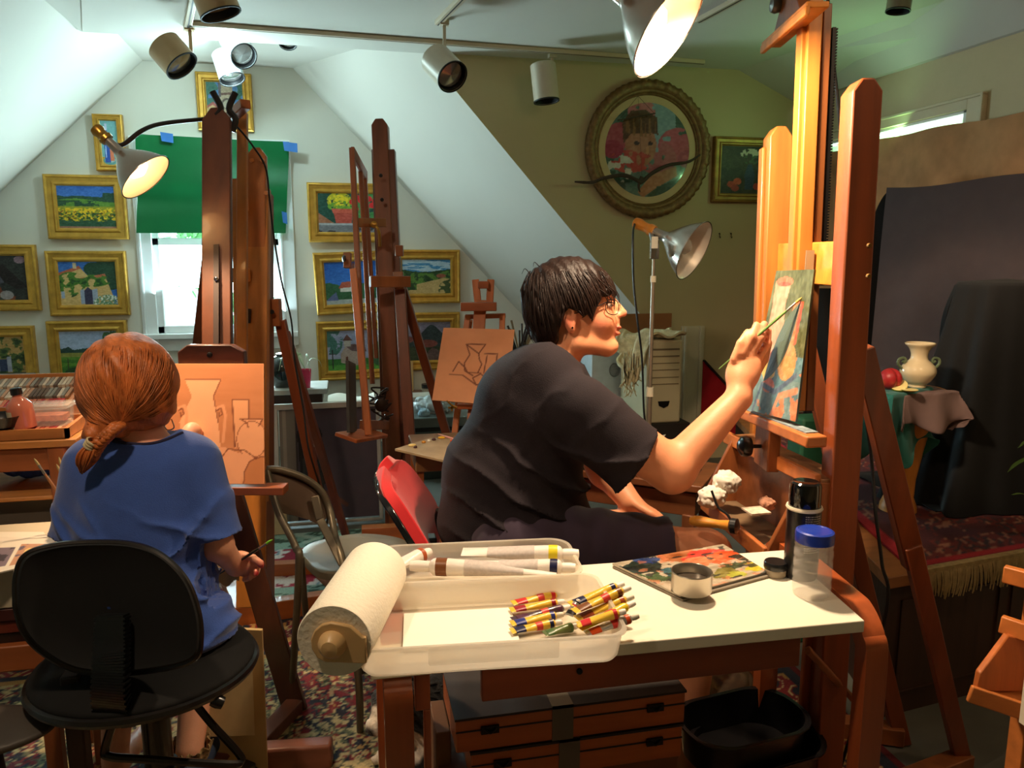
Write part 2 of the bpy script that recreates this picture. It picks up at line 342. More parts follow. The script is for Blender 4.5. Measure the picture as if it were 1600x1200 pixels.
# white door casing beside the poster, lower part of the tan wall
mb = MB(); mb.bb((2.14, WO-.025, 0), (2.30, WO, .90)); mb.bb((2.155, WO-.04, 0), (2.175, WO-.02, .90)); mb.bb((2.26, WO-.04, 0), (2.285, WO-.02, .90))
struct('trim_3', mb, mat('cream_casing', (205, 196, 168), .6, var=.03), bevel=.004)
mb = MB(); mb.bb((XR-.015, -1.6, 0), (XR, WO, .09)); struct('baseboard_right', mb, whitem)
# ================================================================ PICTURES
def C3(c): return np.array(c, float)
def lay(img, m, c): m = np.clip(m, 0, 1)[..., None]; return img*(1-m)+np.asarray(c, float)*m
def inpoly(u, v, pts):
    r = np.zeros(u.shape, bool); n = len(pts)
    for i in range(n):
        x0, y0 = pts[i]; x1, y1 = pts[(i+1) % n]
        if y0 == y1: continue
        r ^= ((y0 > v) != (y1 > v)) & (u < (x1-x0)*(v-y0)/(y1-y0)+x0)
    return r.astype(float)
def disc(u, v, cx, cy, rx, ry=None): return (((u-cx)/rx)**2+((v-cy)/(ry or rx))**2 < 1).astype(float)
def line(u, v, pts, w_, asp=1.0):
    d = np.full(u.shape, 9.0)
    for (x0, y0), (x1, y1) in zip(pts[:-1], pts[1:]):
        ax, ay = (x1-x0)*asp, y1-y0; t = np.clip((((u-x0)*asp)*ax+(v-y0)*ay)/(ax*ax+ay*ay+1e-9), 0, 1); d = np.minimum(d, np.hypot((u-x0)*asp-t*ax, v-y0-t*ay))
    return sst(w_, w_*.55, d)
def dab(img, u, v, s, amt=22, f=38): return img+(noise(u*f, v*f*1.4, s=s)[..., None]-.5)*amt+(noise(u*f*.4, v*f*.5, s=s+9)[..., None]-.5)*amt*.6
def full(u, c): return np.zeros(u.shape+(3,))+C3(c)
def pt_bottle(u, v):
    g = full(u, (118, 176, 178)); g = lay(g, v < .18, (196, 160, 70)); g = lay(g, disc(u, v, .5, .1, .42, .09), (90, 150, 150))
    g = lay(g, disc(u, v, .48, .12, .3, .06), (170, 190, 190))
    g = lay(g, inpoly(u, v, [(.2, .06), (.5, .06), (.52, .5), (.42, .66), (.4, .9), (.28, .9), (.28, .66), (.18, .5)]), (40, 82, 170)); g = lay(g, inpoly(u, v, [(.28, .78), (.4, .78), (.4, .93), (.28, .93)]), (190, 196, 220))
    g = lay(g, disc(u, v, .27, .3, .03, .14), (190, 215, 240)); g = lay(g, inpoly(u, v, [(.5, .1), (.72, .1), (.7, .45), (.64, .58), (.56, .58), (.5, .44)]), (214, 120, 84)); return dab(g, u, v, 1, 18)
def pt_sunflowers(u, v):
    g = full(u, (62, 112, 190))+((v-.7)*-40)[..., None]; h = .72+.06*fbm(u*6, v*0, s=2)+.10*disc(u, v, .95, .72, .16, .5); g = lay(g, v < h, (34, 72, 52))
    g = lay(g, (v < .66+.04*np.sin(u*5))*(v > .5), (96, 140, 52)); g = lay(g, (v < .66)*(v > .5)*(fbm(u*9, v*9, s=5) > .56), (36, 76, 50)); g = lay(g, v < .52, (150, 150, 40))
    m = noise(u*34, v*30, s=8); g = lay(g, (v < .48)*(m > .5), (232, 190, 30)); g = lay(g, (v < .42)*(noise(u*40+3, v*44, s=4) > .72), (120, 70, 20)); g = lay(g, (v < .36)*(noise(u*30, v*34, s=14) > .55), (48, 84, 40))
    g = lay(g, v < .16+.05*noise(u*12, v*0, s=7), (44, 84, 60)); g = lay(g, v < .05, (156, 112, 90)); return dab(g, u, v, 3, 26)
def pt_villa(u, v):
    g = full(u, (52, 104, 176)); g = lay(g, (disc(u, v, .9, .75, .28, .4)+disc(u, v, .62, .82, .18, .16)) > 0, (38, 72, 52)); g = lay(g, inpoly(u, v, [(0, 0), (0, .7), (.38, .86), (.5, .68), (.8, .68), (.92, .2), (.92, 0)]), (206, 170, 108))
    g = lay(g, inpoly(u, v, [(0, .66), (0, .74), (.36, .9), (.4, .84)]), (178, 92, 62)); g = lay(g, inpoly(u, v, [(.36, .62), (.8, .72), (.82, .66), (.34, .54)]), (190, 108, 76)); g = lay(g, inpoly(u, v, [(.26, .84), (.32, .84), (.32, .97), (.26, .97)]), (196, 176, 140))
    vine = fbm(u*9, v*9, s=21); g = lay(g, ((disc(u, v, .2, .5, .26, .26)+disc(u, v, .55, .56, .36, .14)) > 0)*(vine > .42), (74, 118, 40)); g = lay(g, ((disc(u, v, .15, .4, .2, .22)+disc(u, v, .6, .55, .3, .1)) > 0)*(vine > .6), (42, 80, 36))
    g = lay(g, inpoly(u, v, [(.42, .02), (.56, .02), (.56, .34), (.49, .42), (.42, .34)]), (60, 58, 84)); g = lay(g, inpoly(u, v, [(.35, .03), (.42, .03), (.42, .38), (.35, .34)]), (150, 160, 182)); g = lay(g, inpoly(u, v, [(.56, .03), (.65, .0), (.65, .38), (.56, .36)]), (160, 170, 192))
    g = lay(g, inpoly(u, v, [(.02, .16), (.08, .16), (.08, .32), (.02, .32)]), (150, 164, 190)); g = lay(g, (disc(u, v, .82, .04, .26, .2))*(noise(u*40, v*40, s=3) > .35), (110, 146, 110)); g = lay(g, (disc(u, v, .82, .04, .26, .2))*(noise(u*44, v*44, s=6) > .66), (220, 224, 210)); return dab(g, u, v, 5, 26)
def pt_field(u, v):
    g = full(u, (150, 164, 190)); g = g+((fbm(u*3, v*6, s=3)-.5)*44)[..., None]; h = .56+.16*fbm(u*7, v*0, s=11); g = lay(g, v < h, (38, 66, 58)); g = lay(g, (disc(u, v, .95, .85, .2, .2))*(fbm(u*10, v*10, s=2) > .45), (60, 96, 50))
    g = lay(g, v < .54, (140, 138, 66)); g = lay(g, v < .46, (92, 138, 46)); g = lay(g, (v < .4)*(fbm(u*4, v*10, s=5) > .5), (60, 110, 36)); g = lay(g, disc(u, v, .25, .12, .2, .12), (34, 70, 30)); 
    for x in (.12, .34, .5): g = lay(g, line(u, v, [(x, .2), (x, .42)], .012), (70, 60, 40))
    return dab(g, u, v, 7, 24)
def pt_interior(u, v):
    g = full(u, (46, 48, 44)); g = lay(g, inpoly(u, v, [(.1, .8), (.6, .8), (1, .3), (.8, .25), (.3, .66)]), (34, 24, 22)); g = lay(g, (v < .3)*(fbm(u*6, v*6, s=4) > .45), (122, 62, 34)); g = lay(g, inpoly(u, v, [(0, .35), (.5, .6), (.6, .4), (.1, .2)]), (80, 78, 88))
    g = lay(g, disc(u, v, .9, .9, .1, .08), (140, 110, 120)); g = lay(g, disc(u, v, .62, .12, .12, .1), (150, 140, 140)); return dab(g, u, v, 8, 26)
def pt_garden(u, v):
    g = full(u, (176, 138, 80)); vine = fbm(u*8, v*8, s=31); g = lay(g, vine > .44, (78, 96, 44)); g = lay(g, vine > .58, (40, 60, 30)); g = lay(g, inpoly(u, v, [(.55, .16), (.68, .16), (.68, .45), (.55, .45)]), (50, 60, 90)); g = lay(g, inpoly(u, v, [(.68, .14), (.76, .14), (.76, .52), (.68, .5)]), (150, 150, 168))
    g = lay(g, inpoly(u, v, [(.46, .14), (.55, .16), (.55, .45), (.46, .5)]), (140, 140, 160)); g = lay(g, v < .12, (60, 70, 40)); return dab(g, u, v, 2, 26)
def pt_church_tower(u, v):
    g = full(u, (92, 140, 196)); t = fbm(u*8, v*8, s=41); g = lay(g, ((disc(u, v, .12, .62, .26, .42)+disc(u, v, .92, .68, .16, .3)) > 0)*(t > .42), (70, 122, 108)); g = lay(g, inpoly(u, v, [(.36, .0), (.36, .6), (.42, 1), (.72, 1), (.72, .62), (.78, .3), (.78, 0)]), (186, 168, 142))
    g = lay(g, disc(u, v, .56, .46, .15, .14), (110, 96, 88)); g = lay(g, disc(u, v, .56, .44, .11, .11), (188, 180, 160)); g = lay(g, inpoly(u, v, [(.36, .66), (.76, .7), (.76, .76), (.36, .72)]), (120, 88, 76)); g = lay(g, inpoly(u, v, [(0, .0), (0, .38), (.18, .46), (.42, .3), (.42, 0)]), (206, 172, 120))
    g = lay(g, inpoly(u, v, [(0, .38), (.18, .5), (.46, .3), (.42, .25), (.17, .42), (0, .32)]), (176, 96, 88)); g = lay(g, inpoly(u, v, [(.34, 1), (.34, .62), (.4, .62), (.42, 1)]), (108, 96, 104)); return dab(g, u, v, 12, 28)
def pt_flowerpot(u, v):
    g = full(u, (28, 76, 62)); t = fbm(u*9, v*9, s=51); g = lay(g, disc(u, v, .35, .8, .2, .22)*(noise(u*26, v*30, s=1) > .3), (196, 186, 40)); g = lay(g, disc(u, v, .38, .66, .22, .14)*(noise(u*30, v*30, s=8) > .4), (110, 160, 50)); g = lay(g, disc(u, v, .34, .82, .16, .14)*(noise(u*30, v*34, s=5) > .5), (236, 212, 40))
    g = lay(g, (u > .55)*(t > .45), (70, 140, 74)); g = lay(g, inpoly(u, v, [(.24, .58), (.56, .58), (.53, .2), (.29, .2)]), (184, 76, 62)); g = lay(g, inpoly(u, v, [(.22, .6), (.58, .6), (.57, .5), (.24, .5)]), (204, 92, 72)); g = lay(g, inpoly(u, v, [(0, .5), (.25, .24), (.0, .2)]), (170, 110, 78))
    for cx, cy in [(.62, .9), (.56, .78), (.7, .82), (.6, .6), (.82, .86), (.88, .7), (.95, .55), (.93, .82), (.78, .66)]: g = lay(g, disc(u, v, cx, cy, .055, .075), (214, 34, 40))
    g = lay(g, v < .22, (120, 122, 128)); g = lay(g, (v < .2)*(fbm(u*10, v*12, s=2) > .5), (52, 52, 62)); g = lay(g, (v < .24)*(v > .19)*1.0, (170, 175, 180)); return dab(g, u, v, 15, 28)
def pt_church_sky(u, v):
    g = full(u, (50, 112, 196))+((.5-v)*50)[..., None]; g = lay(g, v < .4+.14*fbm(u*6, v*0, s=6), (48, 96, 62)); g = lay(g, inpoly(u, v, [(.5, .1), (.5, .8), (.56, .96), (.63, .8), (.63, .1)]), (206, 196, 176)); g = lay(g, inpoly(u, v, [(.48, .74), (.56, 1), (.65, .74)]), (120, 70, 60))
    g = lay(g, inpoly(u, v, [(.28, .1), (.28, .4), (.5, .46), (.5, .1)]), (214, 208, 196)); g = lay(g, inpoly(u, v, [(.25, .38), (.32, .52), (.52, .54), (.52, .4)]), (184, 92, 68)); g = lay(g, (v < .3)*(fbm(u*7, v*7, s=16) > .48), (46, 92, 56)); g = lay(g, v < .12, (168, 172, 170)); g = lay(g, inpoly(u, v, [(0, .1), (.2, .3), (.24, .1)]), (90, 100, 140)); return dab(g, u, v, 17, 24)
def pt_road(u, v):
    g = full(u, (70, 140, 188)); c = fbm(u*3+v*4, v*12, s=61); g = lay(g, (c > .55)*(v > .62)*.8, (206, 220, 226)); h = .58+.16*np.abs(u-.45)+.08*fbm(u*7, v*0, s=3); g = lay(g, v < h, (40, 72, 38)); g = lay(g, (v < h-.04)*(fbm(u*14, v*14, s=5) > .5), (86, 126, 52)); g = lay(g, inpoly(u, v, [(.3, .12), (.3, .28), (.86, .46), (1, .42), (1, 0), (0, 0), (0, .1)]), (196, 164, 108))
    g = lay(g, disc(u, v, .8, .52, .1, .06), (150, 84, 64)); g = lay(g, disc(u, v, 1, .12, .26, .3)*(fbm(u*12, v*12, s=9) > .4), (70, 84, 46)); return dab(g, u, v, 19, 24)
def pt_chapel(u, v):
    g = full(u, (160, 160, 186))+((fbm(u*4, v*5, s=71)-.5)*50)[..., None]; g = lay(g, disc(u, v, .05, .75, .26, .4)*(fbm(u*9, v*9, s=7) > .42), (66, 110, 98)); g = lay(g, v < .3, (58, 118, 50)); g = lay(g, v < .14, (86, 150, 60)); g = lay(g, disc(u, v, 1, .4, .18, .3), (52, 92, 60))
    g = lay(g, inpoly(u, v, [(.26, .2), (.26, .42), (.36, .62), (.46, .56), (.7, .5), (.74, .14), (.5, .12)]), (176, 150, 138)); g = lay(g, inpoly(u, v, [(.34, .62), (.5, .66), (.72, .62), (.76, .46), (.48, .48)]), (110, 80, 78)); g = lay(g, inpoly(u, v, [(.33, .6), (.33, .76), (.46, .76), (.46, .6)]), (186, 172, 160))
    g = lay(g, inpoly(u, v, [(.3, .74), (.39, .9), (.5, .74)]), (104, 62, 54)); g = lay(g, inpoly(u, v, [(.35, .2), (.4, .19), (.4, .36), (.35, .34)]), (110, 62, 48)); g = lay(g, line(u, v, [(.1, .06), (.1, .52)], .014)+line(u, v, [(.04, .42), (.16, .42)], .014), (50, 44, 44)); return dab(g, u, v, 23, 24)
def pt_mountain(u, v):
    g = full(u, (120, 112, 130))+((fbm(u*4, v*8, s=81)-.4)*60)[..., None]; g = lay(g, v < .62+.3*np.exp(-((u-.6)/.2)**2), (44, 56, 56)); g = lay(g, v < .36, (52, 60, 36)); g = lay(g, (disc(u, v, .5, .44, .22, .1)+disc(u, v, .1, .55, .12, .08)) > 0, (130, 66, 56)); g = lay(g, inpoly(u, v, [(.35, 0), (.6, .34), (.7, .3), (.95, 0)]), (100, 76, 72)); return dab(g, u, v, 27, 24)
def pt_vase_dark(u, v):
    g = full(u, (44, 40, 30)); g = lay(g, (fbm(u*3, v*3, s=91) > .5)*.5, (70, 60, 44)); g = lay(g, inpoly(u, v, [(.5, .1), (.66, .1), (.68, .42), (.62, .62), (.54, .62), (.48, .42)]), (44, 56, 84)); g = lay(g, disc(u, v, .58, .84, .2, .1)*(noise(u*22, v*22, s=3) > .4), (190, 190, 168)); g = lay(g, disc(u, v, .6, .72, .16, .1)*(noise(u*22, v*22, s=4) > .5), (70, 90, 60))
    for cx, cy, c in [(.22, .2, (170, 60, 40)), (.34, .26, (190, 80, 50)), (.3, .12, (150, 50, 40)), (.74, .16, (170, 54, 40)), (.86, .22, (130, 46, 36))]: g = lay(g, disc(u, v, cx, cy, .08, .07), c)
    return dab(g, u, v, 29, 22)
def pt_portrait(u, v):   # painted child among pink blossoms, picture of the round frame
    g = full(u, (96, 118, 110)); g = lay(g, fbm(u*5, v*5, s=101) > .52, (66, 88, 74)); g = lay(g, (disc(u, v, .62, .78, .2, .3)) > 0, (128, 150, 160))
    for cx, cy, r_, c in [(.2, .62, .2, (164, 74, 84)), (.86, .55, .24, (176, 84, 96)), (.42, .9, .16, (186, 104, 110)), (.1, .5, .12, (150, 52, 70)), (.98, .42, .12, (160, 72, 90)), (.62, .42, .22, (164, 92, 96))]: g = lay(g, disc(u, v, cx, cy, r_, r_*.8)*(noise(u*16, v*16, s=int(cx*90)) > .22), c)
    g = lay(g, disc(u, v, .42, .55, .18, .22), (166, 110, 84)); g = lay(g, inpoly(u, v, [(.22, .56), (.2, .78), (.3, .9), (.46, .92), (.6, .84), (.62, .66), (.54, .68), (.3, .66)]), (92, 64, 44)); g = lay(g, (noise(u*60, v*6, s=5) > .6)*disc(u, v, .42, .74, .2, .1), (132, 92, 58))
    g = lay(g, disc(u, v, .37, .57, .035, .02)+disc(u, v, .53, .57, .03, .02), (60, 40, 36)); g = lay(g, disc(u, v, .49, .44, .05, .02), (150, 62, 58)); g = lay(g, disc(u, v, .5, .5, .02, .045), (190, 130, 96)); g = lay(g, disc(u, v, .3, .38, .24, .12)*(noise(u*20, v*20, s=9) > .45), (176, 70, 62))
    g = lay(g, disc(u, v, .2, .3, .16, .14)*(noise(u*18, v*18, s=10) > .5), (196, 188, 176)); g = lay(g, inpoly(u, v, [(.4, .06), (.55, .24), (.84, .34), (.86, .24), (.6, .1), (.46, 0)]), (170, 114, 84)); g = lay(g, inpoly(u, v, [(.6, 0), (.62, .12), (.9, .22), (1, .2), (1, 0)]), (60, 84, 76)); return dab(g, u, v, 31, 20)

GOLD = mat('gilded_frame', (196, 150, 62), 0.42, metal=0.55, var=.18, scale=20, bump=.1); GOLDD = mat('dark_gilded_frame', (150, 112, 52), 0.45, metal=.5, var=.25, scale=20, bump=.15)
def canvas_mesh(fn, o, ex, ey, w_, h_, nx, ny, th=.006):
    U, W = np.meshgrid(np.linspace(0, 1, nx+1), np.linspace(0, 1, ny+1)); n = np.cross(ex, ey); o = np.asarray(o, float)
    P = o+ex*(U[..., None]-.5)*w_+ey*(W[..., None]-.5)*h_; m = nx+1; k = P.shape[0]*P.shape[1]
    f = [(j*m+i, j*m+i+1, (j+1)*m+i+1, (j+1)*m+i) for j in range(ny) for i in range(nx)]
    c = s2l(np.clip(fn(U, W), 0, 255)/255).reshape(-1, 3); mb = MB(); mb.add(P.reshape(-1, 3), f)
    cs = [0, nx, ny*m+nx, ny*m]; Q = P.reshape(-1, 3); ring = np.vstack([Q[cs], Q[cs]-n*th])
    mb.add(ring, [(1, 0, 4, 5), (2, 1, 5, 6), (3, 2, 6, 7), (0, 3, 7, 4), (4, 7, 6, 5)]); return mb, np.vstack([c, c[cs], c[cs]])
def framed(label, fn, tl, br, Y, fw=.07, tilt=0.0, gm=None, group='framed pictures on the window wall', nx=130, name='framed_picture'):
    a = at(*tl, Y=Y); b = at(*br, Y=Y); c = (a+b)/2; W_ = b[0]-a[0]; H_ = a[2]-b[2]; t = math.radians(tilt)
    ex = V(math.cos(t), 0, math.sin(t)); ey = V(-math.sin(t), 0, math.cos(t)); n = V(0, -1, 0); c = V(c[0], Y, c[2])
    T = thing(name, label, 'picture', c, group); prof = [(0, -.02), (0, .016), (.006, .022), (.014, .024), (.02, .016), (.042, .012), (.052, .02), (.06, .019), (.064, .006), (.07, .004), (.07, -.02)]
    s = fw/.07; mb = MB(); rings = []
    for d_, z in prof: rings.append([c+ex*(sx*(W_/2-d_*s))+ey*(sy*(H_/2-d_*s))+n*z for sx, sy in ((-1, -1), (1, -1), (1, 1), (-1, 1))])
    f = []; k = len(prof)
    for i in range(k-1):
        for j in range(4): f.append((i*4+j, i*4+(j+1) % 4, (i+1)*4+(j+1) % 4, (i+1)*4+j))
    mb.add(np.array(rings).reshape(-1, 3), f); obj('frame', mb, gm or GOLD, T, smooth=25)
    w_, h_ = W_-2*fw+.006, H_-2*fw+.006; m2, col = canvas_mesh(fn, c+n*.004, ex, ey, w_, h_, nx, int(nx*h_/w_)); obj('painting', m2, PAINTED, T, smooth=None, col=col); return T
YP = DG-.021
framed('small upright framed painting of a blue bottle, highest on the left of the window wall', pt_bottle, (144, 178), (198, 268), YP, .04, nx=70)
framed('gold framed painting of a yellow sunflower field under blue sky', pt_sunflowers, (67, 272), (202, 374), YP)
framed('gold framed painting of a vine covered villa with open shutters', pt_villa, (70, 392), (204, 492), YP)
framed('gold framed painting of a green meadow with dark distant trees', pt_field, (72, 502), (206, 604), YP)
framed('gold framed dark painting of a staircase interior, at the left edge', pt_interior, (-72, 382), (65, 485), YP)
framed('gold framed painting of a shuttered garden facade, under the dark staircase painting', pt_garden, (-76, 511), (62, 604), YP)
framed('gold framed picture mostly hidden below the meadow painting', pt_garden, (80, 612), (208, 700), YP)
framed('gold framed painting of a stone church tower above the green blind', pt_church_tower, (305, 112), (397, 206), YP, .06, nx=90)
framed('gold framed painting of yellow and red flowers in a clay pot', pt_flowerpot, (479, 285), (610, 379), YP)
framed('slightly tilted gold framed painting of a white church under deep blue sky', pt_church_sky, (490, 393), (606, 489), YP, tilt=2.2)
framed('gold framed painting of a sandy road beside a vineyard', pt_road, (612, 390), (719, 473), YP)
framed('gold framed painting of a pink stone chapel with a wooden cross', pt_chapel, (494, 502), (608, 591), YP, tilt=.8)
framed('gold framed painting of a dark mountain village, below the sandy road painting', pt_mountain, (614, 489), (719, 576), YP)
framed('small dark still life of white flowers in a gold frame on the tan wall', pt_vase_dark, (1116, 213), (1212, 317), WO-.021, .055, gm=GOLDD, group='', nx=70)

# green paper blind on the window with its painter's tape
def blind(u, v):
    a = at(213, 210, Y=DG-.08); b = at(452, 222, Y=DG-.08); c = at(213, 364, Y=DG-.08); d_ = at(446, 364, Y=DG-.08)
    P = [(a[i]*(1-u)+b[i]*u)*v+(c[i]*(1-u)+d_[i]*u)*(1-v) for i in range(3)]
    wv = .012*np.sin(u*7+v*3)+.014*np.sin(v*9+1)*u+.02*np.exp(-((v-.35)/.12)**2); P[1] = P[1]+wv-.03*np.exp(-(u/.07)**2)*sst(.5, 1, v); return P
grn = mat('green_paper', (10, 104, 54), .42, var=.06, scale=5, spec=.4)
mb = MB(); mb.sheet(blind, 40, 30, .0012); BL = thing('paper_blind', 'sheet of green paper taped over the upper half of the gable window', 'blind', at(330, 364, Y=DG-.05)); obj('paper_sheet', mb, grn, BL)
blue = mat('blue_painters_tape', (58, 120, 196), .6, var=.1)
for (x0, y0, x1, y1) in [(250, 206, 271, 221), (442, 221, 465, 236), (440, 330, 449, 348)]:
    a = at(x0, y0, Y=DG-.118); b = at(x1, y1, Y=DG-.118); mb = MB()
    mb.prism([(0, 0), (b[0]-a[0], -.01), (b[0]-a[0], b[2]-a[2]-.01), (.006, b[2]-a[2])], a, V(1, 0, 0), V(0, 0, 1), .0015); obj('tape', mb, blue, BL, smooth=None)

# round portrait with ornate frame and the branch hanging in front of it
cc = at(1011, 235, Y=WO); RW, RH = .405, .41
T = thing('round_portrait', 'round framed portrait of a child among pink flowers on the tan wall', 'picture', (cc[0], WO, cc[2]))
def oval_ring(mb, prof, cen, rx, rz, n=72, wob=None):
    a = np.arange(n)*2*math.pi/n; vs = []; k = len(prof)
    for q, (ins, out) in enumerate(prof):
        w_ = 0 if wob is None else wob(a, q); vs.append(np.stack([cen[0]+np.cos(a)*(rx-ins+w_), np.full(n, cen[1]-out)-(w_ if wob is not None else 0), cen[2]+np.sin(a)*(rz-ins+w_)], 1))
    f = [(i*n+(j+1) % n, i*n+j, (i+1)*n+j, (i+1)*n+(j+1) % n) for i in range(k-1) for j in range(n)]; mb.add(np.vstack(vs), [q[::-1] for q in f])
mb = MB(); oval_ring(mb, [(0, 0), (-.004, .02), (.0, .04), (.02, .052), (.045, .046), (.055, .034), (.06, .036), (.07, .03), (.075, .02), (.082, .022), (.088, .006)], (cc[0], WO-.002, cc[2]), RW, RH, 180, lambda a, q: .0035*np.sin(a*60)*(1 if 1 <= q <= 3 else 0)+.0025*np.sin(a*31)*(q in (2, 3, 4)))
obj('frame', mb, mat('antique_gilt', (128, 96, 58), .5, metal=.35, var=.3, scale=40, bump=.5, bscale=120), T, smooth=60)
mb = MB(); oval_ring(mb, [(.084, .010), (.128, .008)], (cc[0], WO-.002, cc[2]), RW, RH); obj('mat_board', mb, mat('cream_mount', (196, 168, 128), .8, var=.04), T)
def disc_paint(fn, cen, rx, rz, n=90):
    U, W = np.meshgrid(np.linspace(-1, 1, n+1), np.linspace(-1, 1, n+1)); X = U*np.sqrt(1-W*W/2); Z = W*np.sqrt(1-U*U/2)
    P = np.stack([cen[0]+X*rx, np.full(X.shape, cen[1]), cen[2]+Z*rz], -1).reshape(-1, 3); m = n+1; mb = MB(); mb.add(P, [(j*m+i, j*m+i+1, (j+1)*m+i+1, (j+1)*m+i) for j in range(n) for i in range(n)])
    return mb, s2l(np.clip(fn(X*.5+.5, Z*.5+.5), 0, 255)/255).reshape(-1, 3)
mb, col = disc_paint(pt_portrait, (cc[0], WO-.008, cc[2]), RW-.122, RH-.122); obj('painting', mb, mat('painted_glossy', (255, 255, 255), .12, var=.02, attr=True, coat=.6), T, smooth=None, col=col)
P = [at(x, y, Y=WO-.09) for x, y in [(898, 284), (925, 285), (945, 278), (975, 274), (996, 282), (1003, 284), (1020, 270), (1045, 258), (1075, 253), (1094, 242)]]
br = MB(); pb = bez(P, 60); br.tube(pb, .011*(1-.55*np.abs(np.linspace(-1, 1, len(pb)))**2)+.003*np.array([noise(i*.7, 0.) for i in range(len(pb))]), 8)
pb2 = bez([at(1003, 276, Y=WO-.09), at(998, 290, Y=WO-.085), at(1000, 300, Y=WO-.08)], 8); br.tube(pb2, np.linspace(.013, .004, len(pb2)), 8)
T = thing('branch', 'dark curved tree branch hanging in front of the round portrait', 'branch', at(1000, 284, Y=WO-.09)); obj('bare_branch', br, mat('dark_bark', (66, 50, 38), .8, var=.3, bump=.5), T)
mb = MB(); mb.tube([at(965, 188, Y=WO-.06), at(1024, 177, Y=WO-.06)], .004, 6); q = at(997, 150, Y=WO-.058)
mb.tube([at(967, 187, Y=WO-.06), q], .0012, 4); mb.tube([at(1022, 177, Y=WO-.06), q], .0012, 4); mb.tube([q, at(1003, 276, Y=WO-.075)], .0008, 4); obj('hanging_twig_and_thread', mb, mat('dark_bark', (66, 50, 38)), T)
hk = mat('dark_hook_metal', (60, 48, 30), .4, metal=.8)
for i, x in enumerate((1124, 1142)):
    p = at(x, 368, Y=WO-.002); mb = MB(); mb.tube(bez([p+V(0, 0, .016), p+V(0, -.008, .006), p+V(0, -.004, -.006), p+V(0, -.014, -.016), p+V(0, -.018, -.006)], 14), .0022, 6); mb.cyl(p+V(0, .004, .012), p+V(0, -.003, .012), .005, n=10)
    tag(obj('wall_hook', mb, hk), ['left of two tiny dark hooks on the tan wall under the small still life', 'right of two tiny dark hooks on the tan wall under the small still life'][i], 'hook', 'hooks on the tan wall')

# ================================================================ TRACK LIGHTING
trk = mat('cream_track_metal', (196, 178, 150), .45, metal=.1, var=.03); bron = mat('bronze_lamp_enamel', (176, 142, 100), .38, metal=.35, var=.04); cream = mat('cream_lamp_enamel', (196, 182, 158), .42, metal=.1, var=.04); blk = mat('black_baffle', (14, 13, 14), .5, var=.05); bulbm = mat('silvered_bulb', (220, 214, 205), .12, metal=.9, var=0)
def track(p, q, label):
    mb = MB(); p = p-V(0, 0, .012); q = q-V(0, 0, .012); mb.bar(p, q, .034, .022, side=(0, 0, 1) if False else np.cross(nrm(q-p), V(0, 0, 1))); T = thing('lighting_track', label, 'lighting track', (p+q)/2, 'lighting tracks on the ceiling'); obj('rail', mb, trk, T, bevel=.002)
    rl_ = T.children[0] if T.children else T
    mb = MB(); s = np.cross(nrm(q-p), V(0, 0, 1)); mb.bar(p-V(0, 0, .0112), q-V(0, 0, .0112), .007, .0012, side=s); obj('slot', mb, mat('dark_slot', (50, 38, 30), .6), T); return T
track(at(292, 33, Z=2.5), at(1100, 94, Z=2.5), 'long lighting track running across the ceiling above the round portrait')
track(at(292, 42, Z=2.5), at(330, -160, Z=2.5), 'short lighting track running towards the viewer on the left of the ceiling')
track(at(684, 32, Z=2.5), at(800, -90, Z=2.5), 'lighting track running towards the viewer above the middle of the room')
track(at(1092, 28, Z=2.5), at(1270, -70, Z=2.5), 'lighting track running towards the viewer behind the big lit lamp')
def track_lamp(label, mount, c0, c1, r, m, bulb=True):
    """mount: point on ceiling; c0 rear end centre, c1 mouth centre"""
    T = thing('track_lamp', label, 'spotlight', mount, 'spotlights on the ceiling tracks'); ax = nrm(c1-c0); L_ = np.linalg.norm(c1-c0); mid = (c0+c1)/2
    mb = MB(); mb.lathe([(r*.25, -.002), (r*.9, 0), (r, .006), (r, L_*.97), (r*1.02, L_), (r*.94, L_), (r*.92, L_*.75), (.001, L_*.5)], c0, ax, 36, cap=False); cn = obj('lamp_can', mb, m, T)
    mb = MB(); mb.lathe([(r*1.022, L_*.985), (r*1.022, L_+.004), (r*.95, L_+.004), (r*.9, L_-.02), (r*.88, L_*.55)], c0, ax, 36, cap=False); obj('black_rim', mb, blk, cn)
    if bulb: mb = MB(); mb.lathe([(r*.1, L_*.6), (r*.6, L_*.68), (r*.84, L_*.84), (r*.8, L_*.87), (r*.001, L_*.9)], c0, ax, 28, cap=False); obj('bulb', mb, bulbm, cn)
    hd = c0*.45+c1*.55; s = nrm(np.cross(ax, V(0, 0, 1)))*0+nrm(V(mount[0]-hd[0], mount[1]-hd[1], 0)+V(1e-6, 0, 0)); e = V(mount[0], mount[1], hd[2]+.02)
    mb = MB(); mb.bb(mount+V(-.022, -.022, -.03), mount+V(.022, .022, -.008)); mb.bar(mount+V(0, 0, -.02), e, .016, .01, side=(1, 0, 0)); k = hd+nrm(e-hd)*r*.9; mb.bar(e, k, .012, .012); sm_ = obj('stem', mb, m, T, bevel=.0015)
    mb = MB(); u = nrm(e-hd); mb.cyl(e-u*.008, e+u*.008, .012, n=14); obj('swivel_knob', mb, trk, sm_); return T
def lampat(label, mpx, c0px, c1px, Y, rpx, m, dz=0, **k):
    mt = at(*mpx, Z=2.5); a = at(*c0px, Y=Y); b = at(*c1px, Y=Y-dz); dd = float((a-CAMP)@_fw); return track_lamp(label, mt, a, b, rpx*dd/F, m, **k)
lampat('bronze spotlight can left of the window, its bulb showing at the rim', (296, 38), (255, 70), (284, 103), 4.12, 27, bron, .03)
